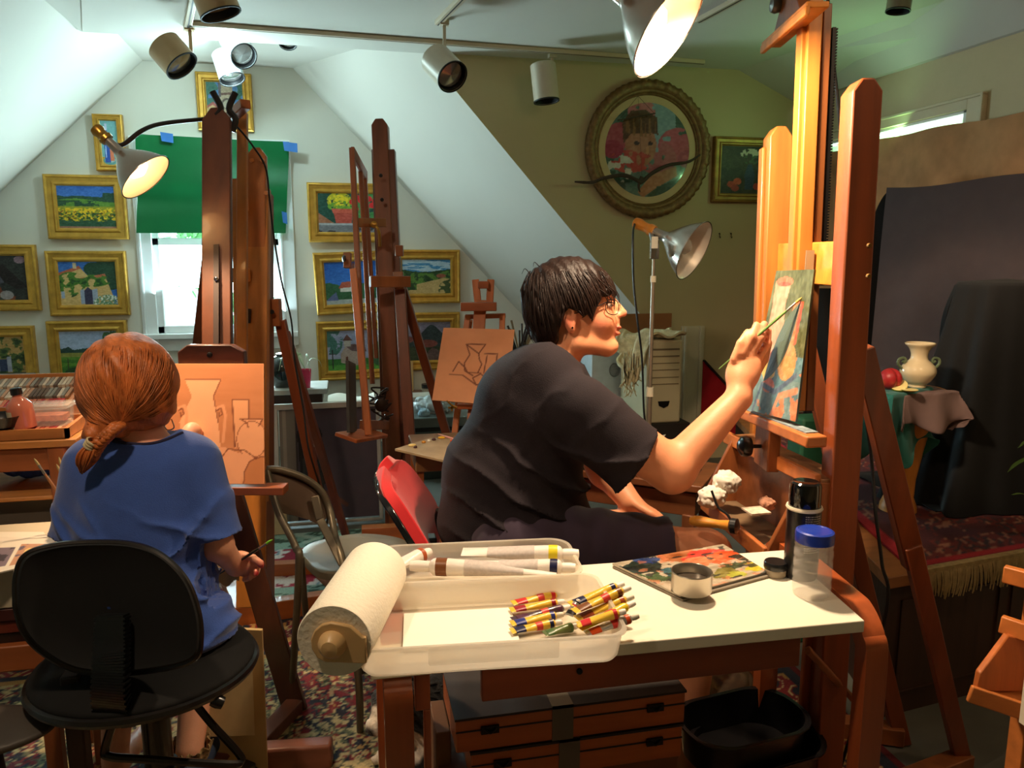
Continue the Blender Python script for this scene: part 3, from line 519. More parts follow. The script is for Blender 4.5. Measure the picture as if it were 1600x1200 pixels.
lampat('bronze spotlight can cut by the top edge of the photo, beside the left track', (318, -60), (325, -30), (345, 22), 3.55, 32, bron, .0, bulb=False)
lampat('cream spotlight can in the middle of the ceiling, tilted down to the right', (694, 30), (680, 92), (707, 120), 3.95, 25, cream, .12)
lampat('cream spotlight can left of the round portrait, pointing straight down', (863, 82), (848, 100), (854, 158), 4.35, 20, cream, .02, bulb=False)
a = at(352, 45, Y=5.05); track_lamp('pale spotlight can hanging in front of the church tower painting', V(a[0], 5.05, 2.60), at(350, 84, Y=5.0), at(363, 124, Y=4.95), .073, mat('pale_lamp_enamel', (206, 214, 212), .4, var=.02))
a = at(385, 40, Y=4.95); track_lamp('pale flood lamp tucked behind the ceiling edge, glass face turned to the viewer', V(a[0], 4.95, 2.60), at(362, 62, Y=5.0), at(381, 88, Y=4.86), .075, mat('pale_lamp_enamel', (206, 214, 212)))
a = at(450, 50, Y=4.9); track_lamp('small pale lamp almost hidden behind the ceiling edge right of the others', V(a[0], 4.9, 2.60), at(449, 48, Y=4.9), at(450, 69, Y=4.86), .05, mat('pale_lamp_enamel', (206, 214, 212)))
a = at(1405, -25, Z=2.5); T = track_lamp('grey lamp bowl peeking in at the top edge above the tall easel', a, at(1409, -20, Y=a[1]), at(1403, 17, Y=a[1]), .05, mat('grey_lamp_glass', (150, 140, 116), .2, metal=.5, var=.05), bulb=False)

# clamp lamps: spun metal bell on a socket
alu = mat('spun_aluminium', (200, 190, 180), .24, metal=.95, var=.05, scale=30); alud = mat('brushed_aluminium_inner', (236, 226, 212), .38, metal=.6, var=.02)
def bell(T, mouth, axis, R, Lb, sock_m, lit, ss=1.0):
    """bell reflector: mouth centre, axis pointing out of the mouth"""
    ax = nrm(axis); o = mouth-ax*Lb; prof = [(.15, 0), (.16, .2), (.2, .34), (.36, .46), (.6, .62), (.82, .8), (.97, .97), (1.0, 1.0)]
    P = bez([(a*R, b*Lb, 0) for a, b in prof], 40)
    out = [(p[0], p[1]) for p in P]; inn = [(p[0]-.0015, p[1]) for p in P[::-1]]
    mb = MB(); mb.lathe(out+[(R*1.02, Lb-.002), (R*1.02, Lb+.001)], o, ax, 56, cap=False); rf = obj('reflector', mb, alu, T, smooth=50)
    mb = MB(); mb.lathe(inn, o, ax, 56, cap=False); obj('reflector_lining', mb, alud, rf, smooth=50)
    mb = MB(); mb.lathe([(a*(.6+.4*ss), b*ss) for a, b in [(.012, -.085), (.02, -.08), (.023, -.06), (.019, -.04), (.019, -.02), (.024, -.01), (.022, .01)]], o, ax, 24); obj('socket', mb, sock_m, T)
    c = mouth-ax*Lb*.36; mb = MB(); mb.lathe([(.012, -Lb*.36), (.014, -Lb*.2), (.028, -Lb*.05), (.033, Lb*.08), (.028, Lb*.2), (.012, Lb*.27), (.001, Lb*.28)], c, ax, 24)
    obj('bulb', mb, mat('lit_bulb', (255, 214, 150), .3, var=0, emit=(255, 206, 140), estr=18) if lit else mat('unlit_bulb', (214, 208, 198), .2, var=0), T); return o
brass = mat('brass_socket', (176, 132, 60), .3, metal=.85, var=.1); amber = mat('amber_socket', (206, 130, 40), .35, var=.1, coat=.3); cordm = mat('black_cord', (16, 14, 14), .5, var=.05); chrome = mat('chrome', (200, 200, 200), .12, metal=1, var=0)
# lit lamp over the left easel
m_ = at(228, 277, D=2.14); ax = nrm(V(*_rt)*.66+V(*_up)*-.66+V(*_fw)*.10); LA = thing('clamp_lamp', 'lit aluminium clamp lamp on a bent arm beside the blue bottle painting', 'lamp', at(320, 187, Y=2.6))
bell(LA, m_, ax, .080, .145, brass, True, .5)
arm = bez([m_-ax*.13, at(192, 226, D=2.16), at(222, 204, D=2.2), at(255, 193, D=2.28), at(320, 186, D=2.42), at(345, 183, D=2.47)], 40); mb = MB(); mb.tube(arm, .0065, 10); obj('bent_arm', mb, mat('dark_steel_arm', (58, 50, 48), .35, metal=.7), LA)
jaw = at(352, 180, Y=2.66); mb = MB()
for s in (-1, 1): mb.tube(bez([jaw+V(.018*s, 0, -.05), jaw+V(.03*s, 0, -.01), jaw+V(.012*s, 0, .02), jaw+V(.034*s, 0, .07)], 12), [.011]*3+[.010]*(10) if False else .010, 8)
obj('spring_clamp', mb, mat('black_clamp', (22, 20, 20), .4), LA)
mb = MB(); mb.tube(bez([at(352, 184, Y=2.68), at(372, 200, Y=2.75), at(395, 228, Y=2.8), at(415, 262, Y=2.86), at(421, 310, Y=2.9), at(428, 370, Y=2.92), at(440, 440, Y=2.9), at(455, 500, Y=2.86), at(460, 560, Y=2.8), at(474, 640, Y=2.7), at(482, 700, Y=2.6), at(500, 760, Y=2.62), at(512, 800, Y=2.7), at(505, 850, Y=2.75)], 90), .0035, 6); obj('cord', mb, cordm, LA)
l = spot_light('clamp_lamp_light', m_+ax*.01, at(335, 660, D=2.14), 38, TUNG, 84, .6, .03)
# lit lamp at the top, close to the viewer
m2_ = at(1045, 46, Y=1.62); ax2 = nrm(V(*_rt)*.72-V(*_up)*.66-V(*_fw)*.26); LB = thing('clamp_lamp', 'big brightly lit clamp lamp at the top edge of the photo', 'lamp', at(1010, -60, Y=1.6))
bell(LB, m2_, ax2, .108, .18, brass, True)
mb = MB(); mb.tube(bez([m2_-ax2*.25, m2_-ax2*.30+V(0, 0, .03), V(m2_[0]-.2, m2_[1]+.02, 2.49)], 12), .006, 8); obj('bracket', mb, chrome, LB)
spot_light('top_lamp_light', m2_-ax2*.02, m2_+V(.32, .0, -1), 98, (1.0, .75, .50), 160, .35, .05)
# unlit lamp on the floor stand
LC = thing('standing_lamp', 'unlit chrome reflector lamp on a thin floor stand before the tan wall', 'lamp', (*at(1015, 800, Y=2.75)[:2], 0)); yC = 2.75
m3 = at(1085, 392, Y=yC-.05); ax3 = nrm(at(1100, 402, Y=yC-.14)-at(1025, 366, Y=yC)); bell(LC, m3, ax3, .115, .19, amber, False)
b0 = at(1017, 806, Y=yC); b1 = at(1022, 392, Y=yC); base = V(b1[0], b1[1], 0); j1 = V(b1[0], b1[1], at(1019, 612, Y=yC)[2]); j2 = V(b1[0], b1[1], at(1021, 436, Y=yC)[2])
mb = MB(); mb.cyl(base+V(0, 0, .25), j1, .0095, n=14); mb.cyl(j1, j2, .0075, n=14); mb.cyl(j2, b1+V(0, 0, .02), .0055, n=12); obj('pole', mb, mat('dull_chrome_pole', (176, 160, 140), .35, metal=.8), LC)
mb = MB(); mb.cyl(j1-V(0, 0, .018), j1+V(0, 0, .018), .0145, n=14); obj('collar', mb, mat('cream_collar', (214, 204, 180), .4), LC); mb = MB(); mb.cyl(j2-V(0, 0, .012), j2+V(0, 0, .012), .011, n=14); obj('collar', mb, mat('cream_collar', (214, 204, 180), .4), LC)
for k in range(3): a = 2*math.pi*k/3+.5; mb = MB(); mb.tube([base+V(0, 0, .3), base+V(.26*math.cos(a), .26*math.sin(a), .008)], .007, 8); obj('leg', mb, mat('dull_chrome_pole', (176, 160, 140)), LC)
mb = MB(); mb.tube([b1+V(0, 0, .01), m3-ax3*.2], .009, 10); mb.bb(b1+V(-.016, -.012, -.03), b1+V(.016, .006, .04)); obj('clamp', mb, chrome, LC, bevel=.002)
mb = MB(); q = at(1023, 379, Y=yC-.03); mb.bb(q+V(-.013, -.002, -.022), q+V(.013, .002, .022)); obj('price_tag', mb, mat('white_tag', (220, 216, 200), .6), LC, bevel=.002)
mb = MB(); mb.tube(bez([m3-ax3*.27, at(989, 370, Y=yC), at(990, 440, Y=yC), at(996, 500, Y=yC), at(1003, 560, Y=yC+.02), at(1006, 640, Y=yC+.03), at(1010, 690, Y=yC+.02), at(1000, 790, Y=yC)], 60), .004, 6); obj('cord', mb, cordm, LC)
# ================================================================ EASELS
Q = lambda x, y, D: at(x, y, D=D)
def floor_at(x, y): return at(x, y, Z=0.0)
W_RED = (120, 68, 32); W_ORG = (184, 116, 48); W_MID = (142, 80, 40); W_DK = (86, 45, 24)
redwood = wood('red_stained_wood', W_RED); orange = wood('orange_varnished_wood', W_ORG); midw = wood('brown_easel_wood', W_MID); dkw = wood('dark_red_easel_wood', W_DK, coat=.25)
blkiron = mat('black_iron', (24, 22, 22), .45, metal=.5); plastic_k = mat('black_plastic', (20, 22, 24), .28, coat=.3)
def bars(name, lst, m, parent, bevel=.003):
    """each bar is a part of its own: (p, q, w, h, side)"""
    r = []
    for p, q, w_, h_, side in lst:
        mb = MB(); mb.bar(p, q, w_, h_, side); r.append(obj(name, mb, m, parent, bevel=bevel, smooth=30))
    return r
def chamfer_post(mb, p, q, w_, h_, side, ch=.02):
    """post p (bottom) to q (top) whose broad face has a chamfered top; w along side"""
    z = nrm(q-p); x = nrm(np.asarray(side)-z*np.dot(side, z)); L_ = np.linalg.norm(q-p)
    mb.prism([(-w_/2, 0), (w_/2, 0), (w_/2, L_-ch*1.4), (w_/2-ch, L_), (-w_/2+ch, L_), (-w_/2, L_-ch*1.4)], p, x, z, h_)
def bolt(name, p, n_, r_, m, parent, l=.006): mb = MB(); mb.cyl(p, p+nrm(n_)*l, r_, r_*.8, n=12); return obj(name, mb, m, parent)

# ---- tall studio easel on the right, seen from its side
Dn, Df = 1.60, 2.05
sA = Q(1215, 400, Df)-Q(1335, 400, Dn); sA[2] = 0; sA = -nrm(sA); nA = V(-sA[1], sA[0], 0); nA = nA if nA[0] < 0 else -nA
TA = thing('studio_easel', 'tall orange wooden studio easel holding the painting the dark-haired woman works on', 'easel', (*Q(1290, 900, 1.85)[:2], 0))
topR, botR = Q(1347, 127, Dn), Q(1304, 900, Dn+.15); topL, botL = Q(1216, 200, Df), Q(1198, 700, Df+.1)
def tofloor(a, b): t = (a[2])/(a[2]-b[2]); return a+(b-a)*t
fR, fL = tofloor(topR, botR), tofloor(topL, botL)
mb = MB(); chamfer_post(mb, fR, topR, .062, .062, nA, .018); obj('post', mb, wood('near_post_wood', (134, 64, 27), coat=.03, rough=.5), TA, bevel=.004)
mb = MB(); chamfer_post(mb, fL, topL, .062, .055, nA, .018); mb.bar(fL+nA*.036+sA*-.012, fL+(topL-fL)*.97+nA*.036+sA*-.012, .012, .03, nA); obj('post', mb, wood('far_post_wood', (172, 106, 46)), TA, bevel=.004)
mtop, mbot = Q(1270, -40, 1.80), Q(1241, 640, 1.93); mtop2 = mbot+(mtop-mbot)*1.02
mb = MB(); mb.bar(mbot, mtop2, .034, .06, nA); mb.bar(mbot+nA*.020, mtop2+nA*.020, .014, .036, nA); obj('mast', mb, orange, TA, bevel=.003)
bk = -nA*.030; mb = MB(); mb.bar(mbot+bk, mbot+(mtop-mbot)*.93+bk, .02, .05, nA); obj('mast_backing', mb, redwood, TA, bevel=.002)
# toothed steel rack behind the mast
mb = MB(); a = mbot+(mtop-mbot)*.3-nA*.048+sA*.012; b = mbot+(mtop-mbot)*.88-nA*.048+sA*.012; mb.bar(a, b, .008, .02, nA); k = 90
for i in range(k): p = a+(b-a)*(i+.5)/k-nA*.006; mb.bar(p-(b-a)/k*.25, p+(b-a)/k*.25, .006, .018, nA)
obj('toothed_rack', mb, blkiron, TA)
# cross bar
z1 = Q(1300, 413, 1.62); cr0 = fR+(topR-fR)*((z1[2]-fR[2])/(topR[2]-fR[2])); cr1 = fL+(topL-fL)*((z1[2]-fL[2])/(topL[2]-fL[2])); mb = MB(); mb.bar(cr0-nA*.014, cr1-nA*.014, .026, .10, nA); obj('crossbar', mb, wood('cross_wood', (204, 132, 52), 'X'), TA, bevel=.003)
for (x, y) in [(1350, 384), (1349, 431)]: 
    p = Q(x, y, Dn+.0); bolt('bolt', p+sA*.022, sA, .0055, mat('brass_bolt', (150, 110, 60), .35, metal=.8), TA)
mb = MB(); p = Q(1267, 411, 1.84); mb.bar(p-V(0, 0, .03), p+V(0, 0, .03), .002, .02, nA); mb.bar(p+nA*.008+sA*.012-V(0, 0, .03), p+nA*.008+sA*.012+V(0, 0, .03), .02, .002, nA); obj('latch_plate', mb, mat('zinc_plate', (170, 168, 150), .4, metal=.6), TA)
# top holder
h0, h1 = Q(1205, 66, 1.98), Q(1278, 12, 1.66); hz = (h0[2]+h1[2])/2; h0[2] = h1[2] = hz
mb = MB(); mb.bar(h0, h1, .05, .014, nA); mb.bar(h0+V(0, 0, -.012)+nA*.022, h1+V(0, 0, -.012)+nA*.022, .012, .02, nA); obj('top_holder', mb, wood('holder_wood', (206, 130, 52), 'X'), TA, bevel=.003)
mb = MB(); hc = (h0+h1)/2; mb.prism([(-.09, 0), (.09, 0), (.05, .05), (.03, .13), (-.03, .13), (-.05, .05)], hc+V(0, 0, .008), sA, V(0, 0, 1), .03); obj('top_holder_block', mb, redwood, TA, bevel=.003)
mb = MB(); kp = Q(1240, 8, 1.86)+nA*.01; mb.lathe([(.006, 0), (.006, .02), (.017, .024), (.02, .034), (.016, .044), (.001, .048)], kp, nA, 20); obj('knob', mb, mat('pewter_knob', (110, 110, 104), .35, metal=.7), TA)
# canvas shelf with paint crust
s0, s1 = Q(1150, 640, 2.06), Q(1277, 688, 1.68); s0[2] = s1[2] = (s0[2]+s1[2])/2
mb = MB(); mb.bar(s0, s1, .05, .026, nA); obj('canvas_shelf', mb, wood('shelf_wood', (194, 112, 56), 'X'), TA, bevel=.004)
mb = MB(); mb.bar(s0+V(0, 0, .0145)+sA*.04, s1+V(0, 0, .0145)-sA*.03, .03, .003, nA); obj('paint_crust', mb, mat('blue_grey_paint_crust', (134, 150, 156), .6, var=.45, scale=60, bump=.8), TA)
mb = MB(); sc = (s0*.55+s1*.45); mb.bar(sc+V(0, 0, -.012), sc+V(0, 0, -.115), .03, .10, nA); obj('shelf_carrier', mb, midw, TA, bevel=.003)
mb = MB(); kp = sc+V(0, 0, -.062)+nA*.012+sA*.0; mb.lathe([(.005, 0), (.005, .022), (.012, .026), (.023, .030), (.027, .040), (.024, .052), (.012, .060), (.001, .061)], kp, nA, 28); obj('knob', mb, plastic_k, TA)
# lower tray box
b0, b1 = Q(1140, 686, 2.13), Q(1287, 748, 1.70); zt = (b0[2]+b1[2])/2; b0[2] = b1[2] = zt
mb = MB(); mb.bar(b0-nA*.03, b1-nA*.03, .075, .014, nA); obj('ledge', mb, wood('ledge_wood', (140, 92, 56), 'X', var=.3), TA, bevel=.002)
mb = MB(); mb.bar(b0+nA*.012, b1+nA*.012, .014, .034, nA); obj('ledge_lip', mb, wood('shelf_wood', (194, 112, 56), 'X'), TA, bevel=.003)
e0, e1 = Q(1098, 770, 2.10), Q(1196, 868, 1.72); zb = e1[2]; e0[2] = zb
dv = (b1-e1); outd = V(dv[0], dv[1], 0); w0 = e0; 
mb = MB(); mb.add([e0, e1, e1+outd, e0+outd, e0-V(0, 0, .01), e1-V(0, 0, .01), e1+outd-V(0, 0, .01), e0+outd-V(0, 0, .01)], [(0, 1, 2, 3), (7, 6, 5, 4), (0, 4, 5, 1), (1, 5, 6, 2), (2, 6, 7, 3), (3, 7, 4, 0)]); obj('tray_floor', mb, mat('stained_tray_floor', (120, 96, 70), .6, var=.35, scale=18, bump=.2), TA, smooth=None)
mb = MB(); mb.bar(e0+V(0, 0, -.002), e1+V(0, 0, -.002), .012, .04, nA); obj('tray_lip', mb, wood('tray_lip_wood', (176, 100, 50), 'X'), TA, bevel=.003)
for p in (e1, e0):
    mb = MB(); hh = zt-zb; L_ = np.linalg.norm(outd); ou = nrm(outd); mb.prism([(0, -.025), (L_+.02, -.025), (L_+.02, hh+.0), (L_-.05, hh), (.004, .02)], p, ou, V(0, 0, 1), .014); obj('tray_side', mb, midw, TA, bevel=.002)
mb = MB(); mb.bar(b0-nA*.004+V(0, 0, -(zt-zb)*.5), b1-nA*.004+V(0, 0, -(zt-zb)*.5), .008, (zt-zb), nA); obj('tray_back', mb, wood('tray_back_wood', (128, 74, 42), 'X'), TA)
# rear legs and braces
lg = wood('rear_leg_wood', (124, 60, 30))
f1 = floor_at(1507, 1203); u1 = Q(1345, 545, 1.72); mid = u1+(f1-u1)*.42
bars('rear_leg', [(u1, mid+(f1-u1)*.05, .034, .05, sA), (mid+sA*.012, f1, .026, .042, sA)], lg, TA)
f2 = floor_at(1409, 1163); u2 = Q(1255, 520, 2.12); bars('rear_leg', [(u2, f2, .03, .045, sA)], lg, TA)
bars('base_bar', [(fR+V(0, 0, .05), fL+V(0, 0, .05), .04, .07, nA), (fR+V(0, 0, .03), f1+V(0, 0, .03), .05, .05, sA), (fL+V(0, 0, .03), f2+V(0, 0, .03), .05, .05, sA)], midw, TA)
mb = MB(); zz = (Q(1290, 860, 1.77))[2]; pa = fR+(topR-fR)*(zz/topR[2]); pb_ = fL+(topL-fL)*(zz/topL[2]); mb.bar(pa-nA*.01, pb_-nA*.01, .02, .06, nA); obj('lower_crossbar', mb, wood('cross_wood', (204, 132, 52), 'X'), TA)
# canvas on the easel: painted still life
c00, c10, c01, c11 = Q(1168, 640, 1.93), Q(1243, 659, 1.765), Q(1213, 423, 1.92), Q(1272, 421, 1.745)
def pt_still(u, v):
    g = full(u, (92, 96, 62)); g = g+((fbm(u*4, v*7, s=111)-.5)*40)[..., None]; g = lay(g, v < .42, (92, 128, 134)); g = lay(g, (v < .42)*(fbm(u*5, v*9, s=3) > .52), (206, 128, 86)); g = lay(g, (v < .26)*(fbm(u*8+v*5, v*4, s=4) > .5), (112, 140, 140))
    g = lay(g, inpoly(u, v, [(.06, .93), (.5, .94), (.42, .78), (.46, .62), (.5, .45), (.4, .34), (.14, .34), (.02, .48), (.1, .66)]), (212, 146, 118)); g = lay(g, disc(u, v, .3, .92, .22, .035), (224, 112, 84)); g = lay(g, disc(u, v, .3, .905, .16, .015), (176, 84, 66))
    g = lay(g, inpoly(u, v, [(.62, .78), (.86, .79), (.8, .5), (.6, .49)]), (222, 116, 74)); g = lay(g, inpoly(u, v, [(.78, .79), (.86, .79), (.8, .5), (.75, .5)]), (186, 84, 60)); g = lay(g, disc(u, v, .66, .38, .2, .13), (196, 150, 96)); g = lay(g, inpoly(u, v, [(.58, .42), (.6, .55), (.74, .55), (.74, .42)]), (190, 136, 96))
    g = lay(g, inpoly(u, v, [(.46, .6), (.52, .66), (.5, .5), (.44, .44)]), (90, 60, 76)); g = lay(g, disc(u, v, .3, .3, .15, .07), (206, 176, 92)); g = lay(g, disc(u, v, .34, .2, .13, .05), (216, 120, 84)); g = lay(g, line(u, v, [(.1, .0), (.2, .2), (.5, .16), (.9, .3)], .025), (86, 100, 120)); g = lay(g, line(u, v, [(.5, 0), (.6, .14), (.95, .2)], .03), (222, 140, 104)); return dab(g, u, v, 33, 34, 26)
def quad_canvas(name, fn, c00, c10, c01, c11, nx, ny, parent, th=.006, m=None):
    U, W = np.meshgrid(np.linspace(0, 1, nx+1), np.linspace(0, 1, ny+1)); a, b = U[..., None], W[..., None]; P = (c00*(1-a)+c10*a)*(1-b)+(c01*(1-a)+c11*a)*b
    n_ = nrm(np.cross(c10-c00, c01-c00)); k = nx+1; f = [(j*k+i, j*k+i+1, (j+1)*k+i+1, (j+1)*k+i) for j in range(ny) for i in range(nx)]; c = s2l(np.clip(fn(U, W), 0, 255)/255).reshape(-1, 3); mb = MB(); Pq = P.reshape(-1, 3); mb.add(Pq, f)
    cs = [0, nx, ny*k+nx, ny*k]; mb.add(np.vstack([Pq[cs], Pq[cs]-n_*th]), [(1, 0, 4, 5), (2, 1, 5, 6), (3, 2, 6, 7), (0, 3, 7, 4), (4, 7, 6, 5)]); return obj(name, mb, m or PAINTED, parent, smooth=None, col=np.vstack([c, c[cs], c[cs]]))
o = quad_canvas('canvas_panel', pt_still, c00, c10, c01, c11, 60, 130, None); tag(o, 'narrow oil painting of vases and fruit in progress on the tall studio easel', 'painting')
# crumpled tissue and bits in the tray
tis = mat('white_tissue', (236, 228, 212), .9, var=.03)
def crumple(name, c, r_, seed, label, cat, m=tis, sq=(1, 1, .8), amp=.5, parent=None):
    def fn(P):
        q = (P-c)/np.array(sq); d = np.linalg.norm(q, axis=-1); n_ = fbm(P[..., 0]*28/r_*.05, P[..., 1]*28/r_*.05, P[..., 2]*28/r_*.05, s=seed, o=3); rd = np.abs(n_-.5)*2
        return d-r_*(1-amp*.5+amp*rd)
    mb = net(fn, c-np.array(sq)*r_*1.5, c+np.array(sq)*r_*1.5, r_/16); o = obj(name, mb, m, parent, smooth=35)
    if parent is None: tag(o, label, cat)
    return o
tc_ = Q(1135, 752, 2.0); crumple('crumpled_tissue', tc_, .042, 5, 'crumpled white tissue piled on the far end of the easel tray, upper one', 'tissue')
tc2 = Q(1112, 776, 1.99); crumple('crumpled_tissue', tc2, .040, 9, 'crumpled white tissue drooping over the lip of the easel tray, lower one', 'tissue', sq=(1.1, .9, .9))
tc3 = Q(1198, 786, 1.84); crumple('paint_rag', tc3, .022, 14, 'small reddish paint rag in the near corner of the easel tray', 'rag', mat('pink_rag', (206, 150, 120), .85, var=.35, scale=40))
mb = MB(); p = Q(1186, 800, 1.80); mb.bb(p-V(.03, .02, 0), p+V(.02, .03, .004)); tag(obj('paper_card', mb, mat('spotted_card', (226, 204, 180), .8, var=.3, scale=70)), 'small spotted white card lying in the near corner of the easel tray', 'card')
# small wooden table behind the tray with towel, palette paper and wooden-handled tool
T = thing('side_table', 'low dark wooden painting table in front of the woman, under the easel tray', 'table', (*Q(1080, 830, 2.25)[:2], 0))
t0, t1, t2_ = Q(992, 772, 2.35), Q(1250, 905, 1.95), Q(1120, 760, 2.6); zt2 = .70
cx, cy = 1.02, 2.13
ux = nrm(V(.62, -.5, 0)); uy = V(-ux[1], ux[0], 0); cen = V(.84, 2.26, 0)
mb = MB(); mb.box(cen+V(0, 0, .685), (.60, .28, .022), (ux, uy, V(0, 0, 1))); obj('tabletop', mb, wood('table_dark_wood', (112, 66, 38), 'X'), T, bevel=.003)
mb = MB(); mb.box(cen+V(0, 0, .63), (.56, .24, .07), (ux, uy, V(0, 0, 1))); obj('apron', mb, wood('table_dark_wood', (112, 66, 38), 'X'), T, bevel=.002)
for i in (-1, 1):
    for j in (-1, 1): mb = MB(); mb.bar(cen+ux*.26*i+uy*.11*j, cen+ux*.26*i+uy*.11*j+V(0, 0, .6), .035, .035, ux); obj('leg', mb, wood('table_dark_wood', (112, 66, 38)), T, bevel=.003)
bars('foot_rail', [(cen+ux*.26-uy*.11+V(0, 0, .2), cen-ux*.26-uy*.11+V(0, 0, .2), .02, .04, uy), (cen+ux*.26+uy*.11+V(0, 0, .2), cen-ux*.26+uy*.11+V(0, 0, .2), .02, .04, uy)], wood('table_dark_wood', (112, 66, 38)), T)
def tsheet(U, W): 
    p = [cen[i]+ux[i]*(U-.72)*.42+uy[i]*(W-.5)*.26 for i in range(3)]; p[2] = p[2]+.699+.012*noise(U*5, W*5, s=2)+.05*sst(.78, 1, U)*(.4+W); return p
mb = MB(); mb.sheet(tsheet, 24, 18, .001); tag(obj('palette_paper', mb, mat('grey_palette_paper', (168, 166, 146), .7, var=.2, scale=9)), 'grey stained palette paper lying on the low dark painting table', 'paper')
mb = MB(); mb.box(cen+ux*.14-uy*.03+V(0, 0, .705), (.24, .13, .018), (ux, uy, V(0, 0, 1))); T2 = thing('art_book', 'dark book with a red cover edge on the low painting table', 'book', cen+ux*.14+V(0, 0, .696)); obj('pages', mb, mat('dark_slate_cloth', (38, 46, 44), .7), T2, bevel=.002)
mb = MB(); mb.box(cen+ux*.14+uy*.035+V(0, 0, .717), (.22, .07, .006), (ux, uy, V(0, 0, 1))); obj('red_cover', mb, mat('crimson_cover', (150, 26, 44), .6), T2)
ha, hb = Q(1078, 813, 1.80), Q(1146, 822, 1.74); ax_ = nrm(hb-ha); L_ = np.linalg.norm(hb-ha)
T = thing('brayer', 'turned amber wooden tool handle with a black end, by the woman\'s knee', 'tool', ha)
mb = MB(); mb.lathe([(.004, 0), (.010, .002), (.013, .012), (.014, .025), (.011, .05), (.0095, .07), (.012, .09), (.013, L_-.006), (.010, L_-.002)], ha, ax_, 24); obj('wooden_handle', mb, wood('amber_handle', (206, 136, 48), 'X', coat=.6, rough=.25, var=.1), T)
mb = MB(); mb.lathe([(.014, L_-.008), (.018, L_-.004), (.018, L_+.008), (.008, L_+.012)], ha, ax_, 20); mb.tube(bez([ha+ax_*L_, ha+ax_*(L_-.01)+V(0, .01, .022), ha+ax_*(L_-.028)+V(0, .02, .035), ha+ax_*(L_-.04)+V(0, .03, .07)], 12), .003, 6); obj('black_ferrule', mb, plastic_k, T)

# ---- left easel (dark red mast, tilted A-frame) holding the girl's panel
DB = 2.25
TB = thing('a_frame_easel', 'dark red wooden A-frame easel with a wide mast in front of the green blind', 'easel', (*Q(350, 900, 2.3)[:2], 0))
pt, pbm = Q(339, 170, 2.42), Q(339, 545, 2.28); x_ = V(*_rt); mb = MB(); chamfer_post(mb, pbm-V(0, 0, .03), pt, .088, .022, x_, .028); obj('mast', mb, dkw, TB, bevel=.003)
mb = MB(); mb.bar(pbm+V(0, -.0125, .01), pbm+(pt-pbm)*.42+V(0, -.0125, 0), .016, .003, x_); obj('slot', mb, mat('dark_slot_stain', (40, 20, 14), .6), TB)
mb = MB(); q = pbm+(pt-pbm)*.28+V(0, -.016, 0); mb.lathe([(.006, 0), (.006, .006), (.001, .008)], q, V(0, -1, 0), 12); obj('bolt', mb, chrome, TB)
a, b = Q(283, 556, 2.24), Q(385, 556, 2.24); mid_ = (a+b)/2; L_ = np.linalg.norm(b-a); ud = nrm(b-a)
mb = MB(); mb.prism([(-L_/2, -.034), (L_/2, -.034), (L_/2, .016), (L_/2-.035, .036), (-L_/2+.03, .036), (-L_/2, .014)], mid_+V(0, -.02, 0), ud, V(0, 0, 1), .03); obj('canvas_clamp', mb, wood('clamp_dark_wood', (78, 40, 28), 'X', var=.5), TB, bevel=.003)
mb = MB(); mb.lathe([(.008, 0), (.007, .01), (.001, .012)], mid_+V(-.005, -.035, .008), V(0, -1, 0), 12); obj('bolt', mb, blkiron, TB)
sh0, sh1 = Q(215, 764, 2.12), Q(447, 764, 2.12); sh0[2] = sh1[2]
mb = MB(); mb.bar(sh0, sh1, .05, .022, V(0, 1, 0)); obj('canvas_shelf', mb, wood('shelf_brown_wood', (150, 80, 42), 'X'), TB, bevel=.002)
lf = floor_at(462, 1112); lu = Q(322, 640, 2.34); bars('leg', [(lu, lf, .07, .022, V(*_rt))], dkw, TB)
lf2 = floor_at(160, 1100); lu2 = Q(300, 640, 2.34); bars('leg', [(lu2, lf2, .07, .022, V(*_rt))], dkw, TB)
bars('rear_leg', [(Q(345, 230, 2.46), V(-.75, 3.3, 0), .04, .025, V(1, 0, 0))], dkw, TB)
bars('foot_bar', [(lf+V(0, 0, .02), floor_at(400, 1180)+V(0, 0, .02), .05, .045, V(1, 0, 0))], wood('foot_wood', (132, 80, 62), 'Y'), TB)
bars('crossbar', [(lf*.35+lu*.65+V(-.01, .014, 0), lf2*.35+lu2*.65+V(.01, .014, 0), .02, .06, V(0, 1, 0))], dkw, TB)
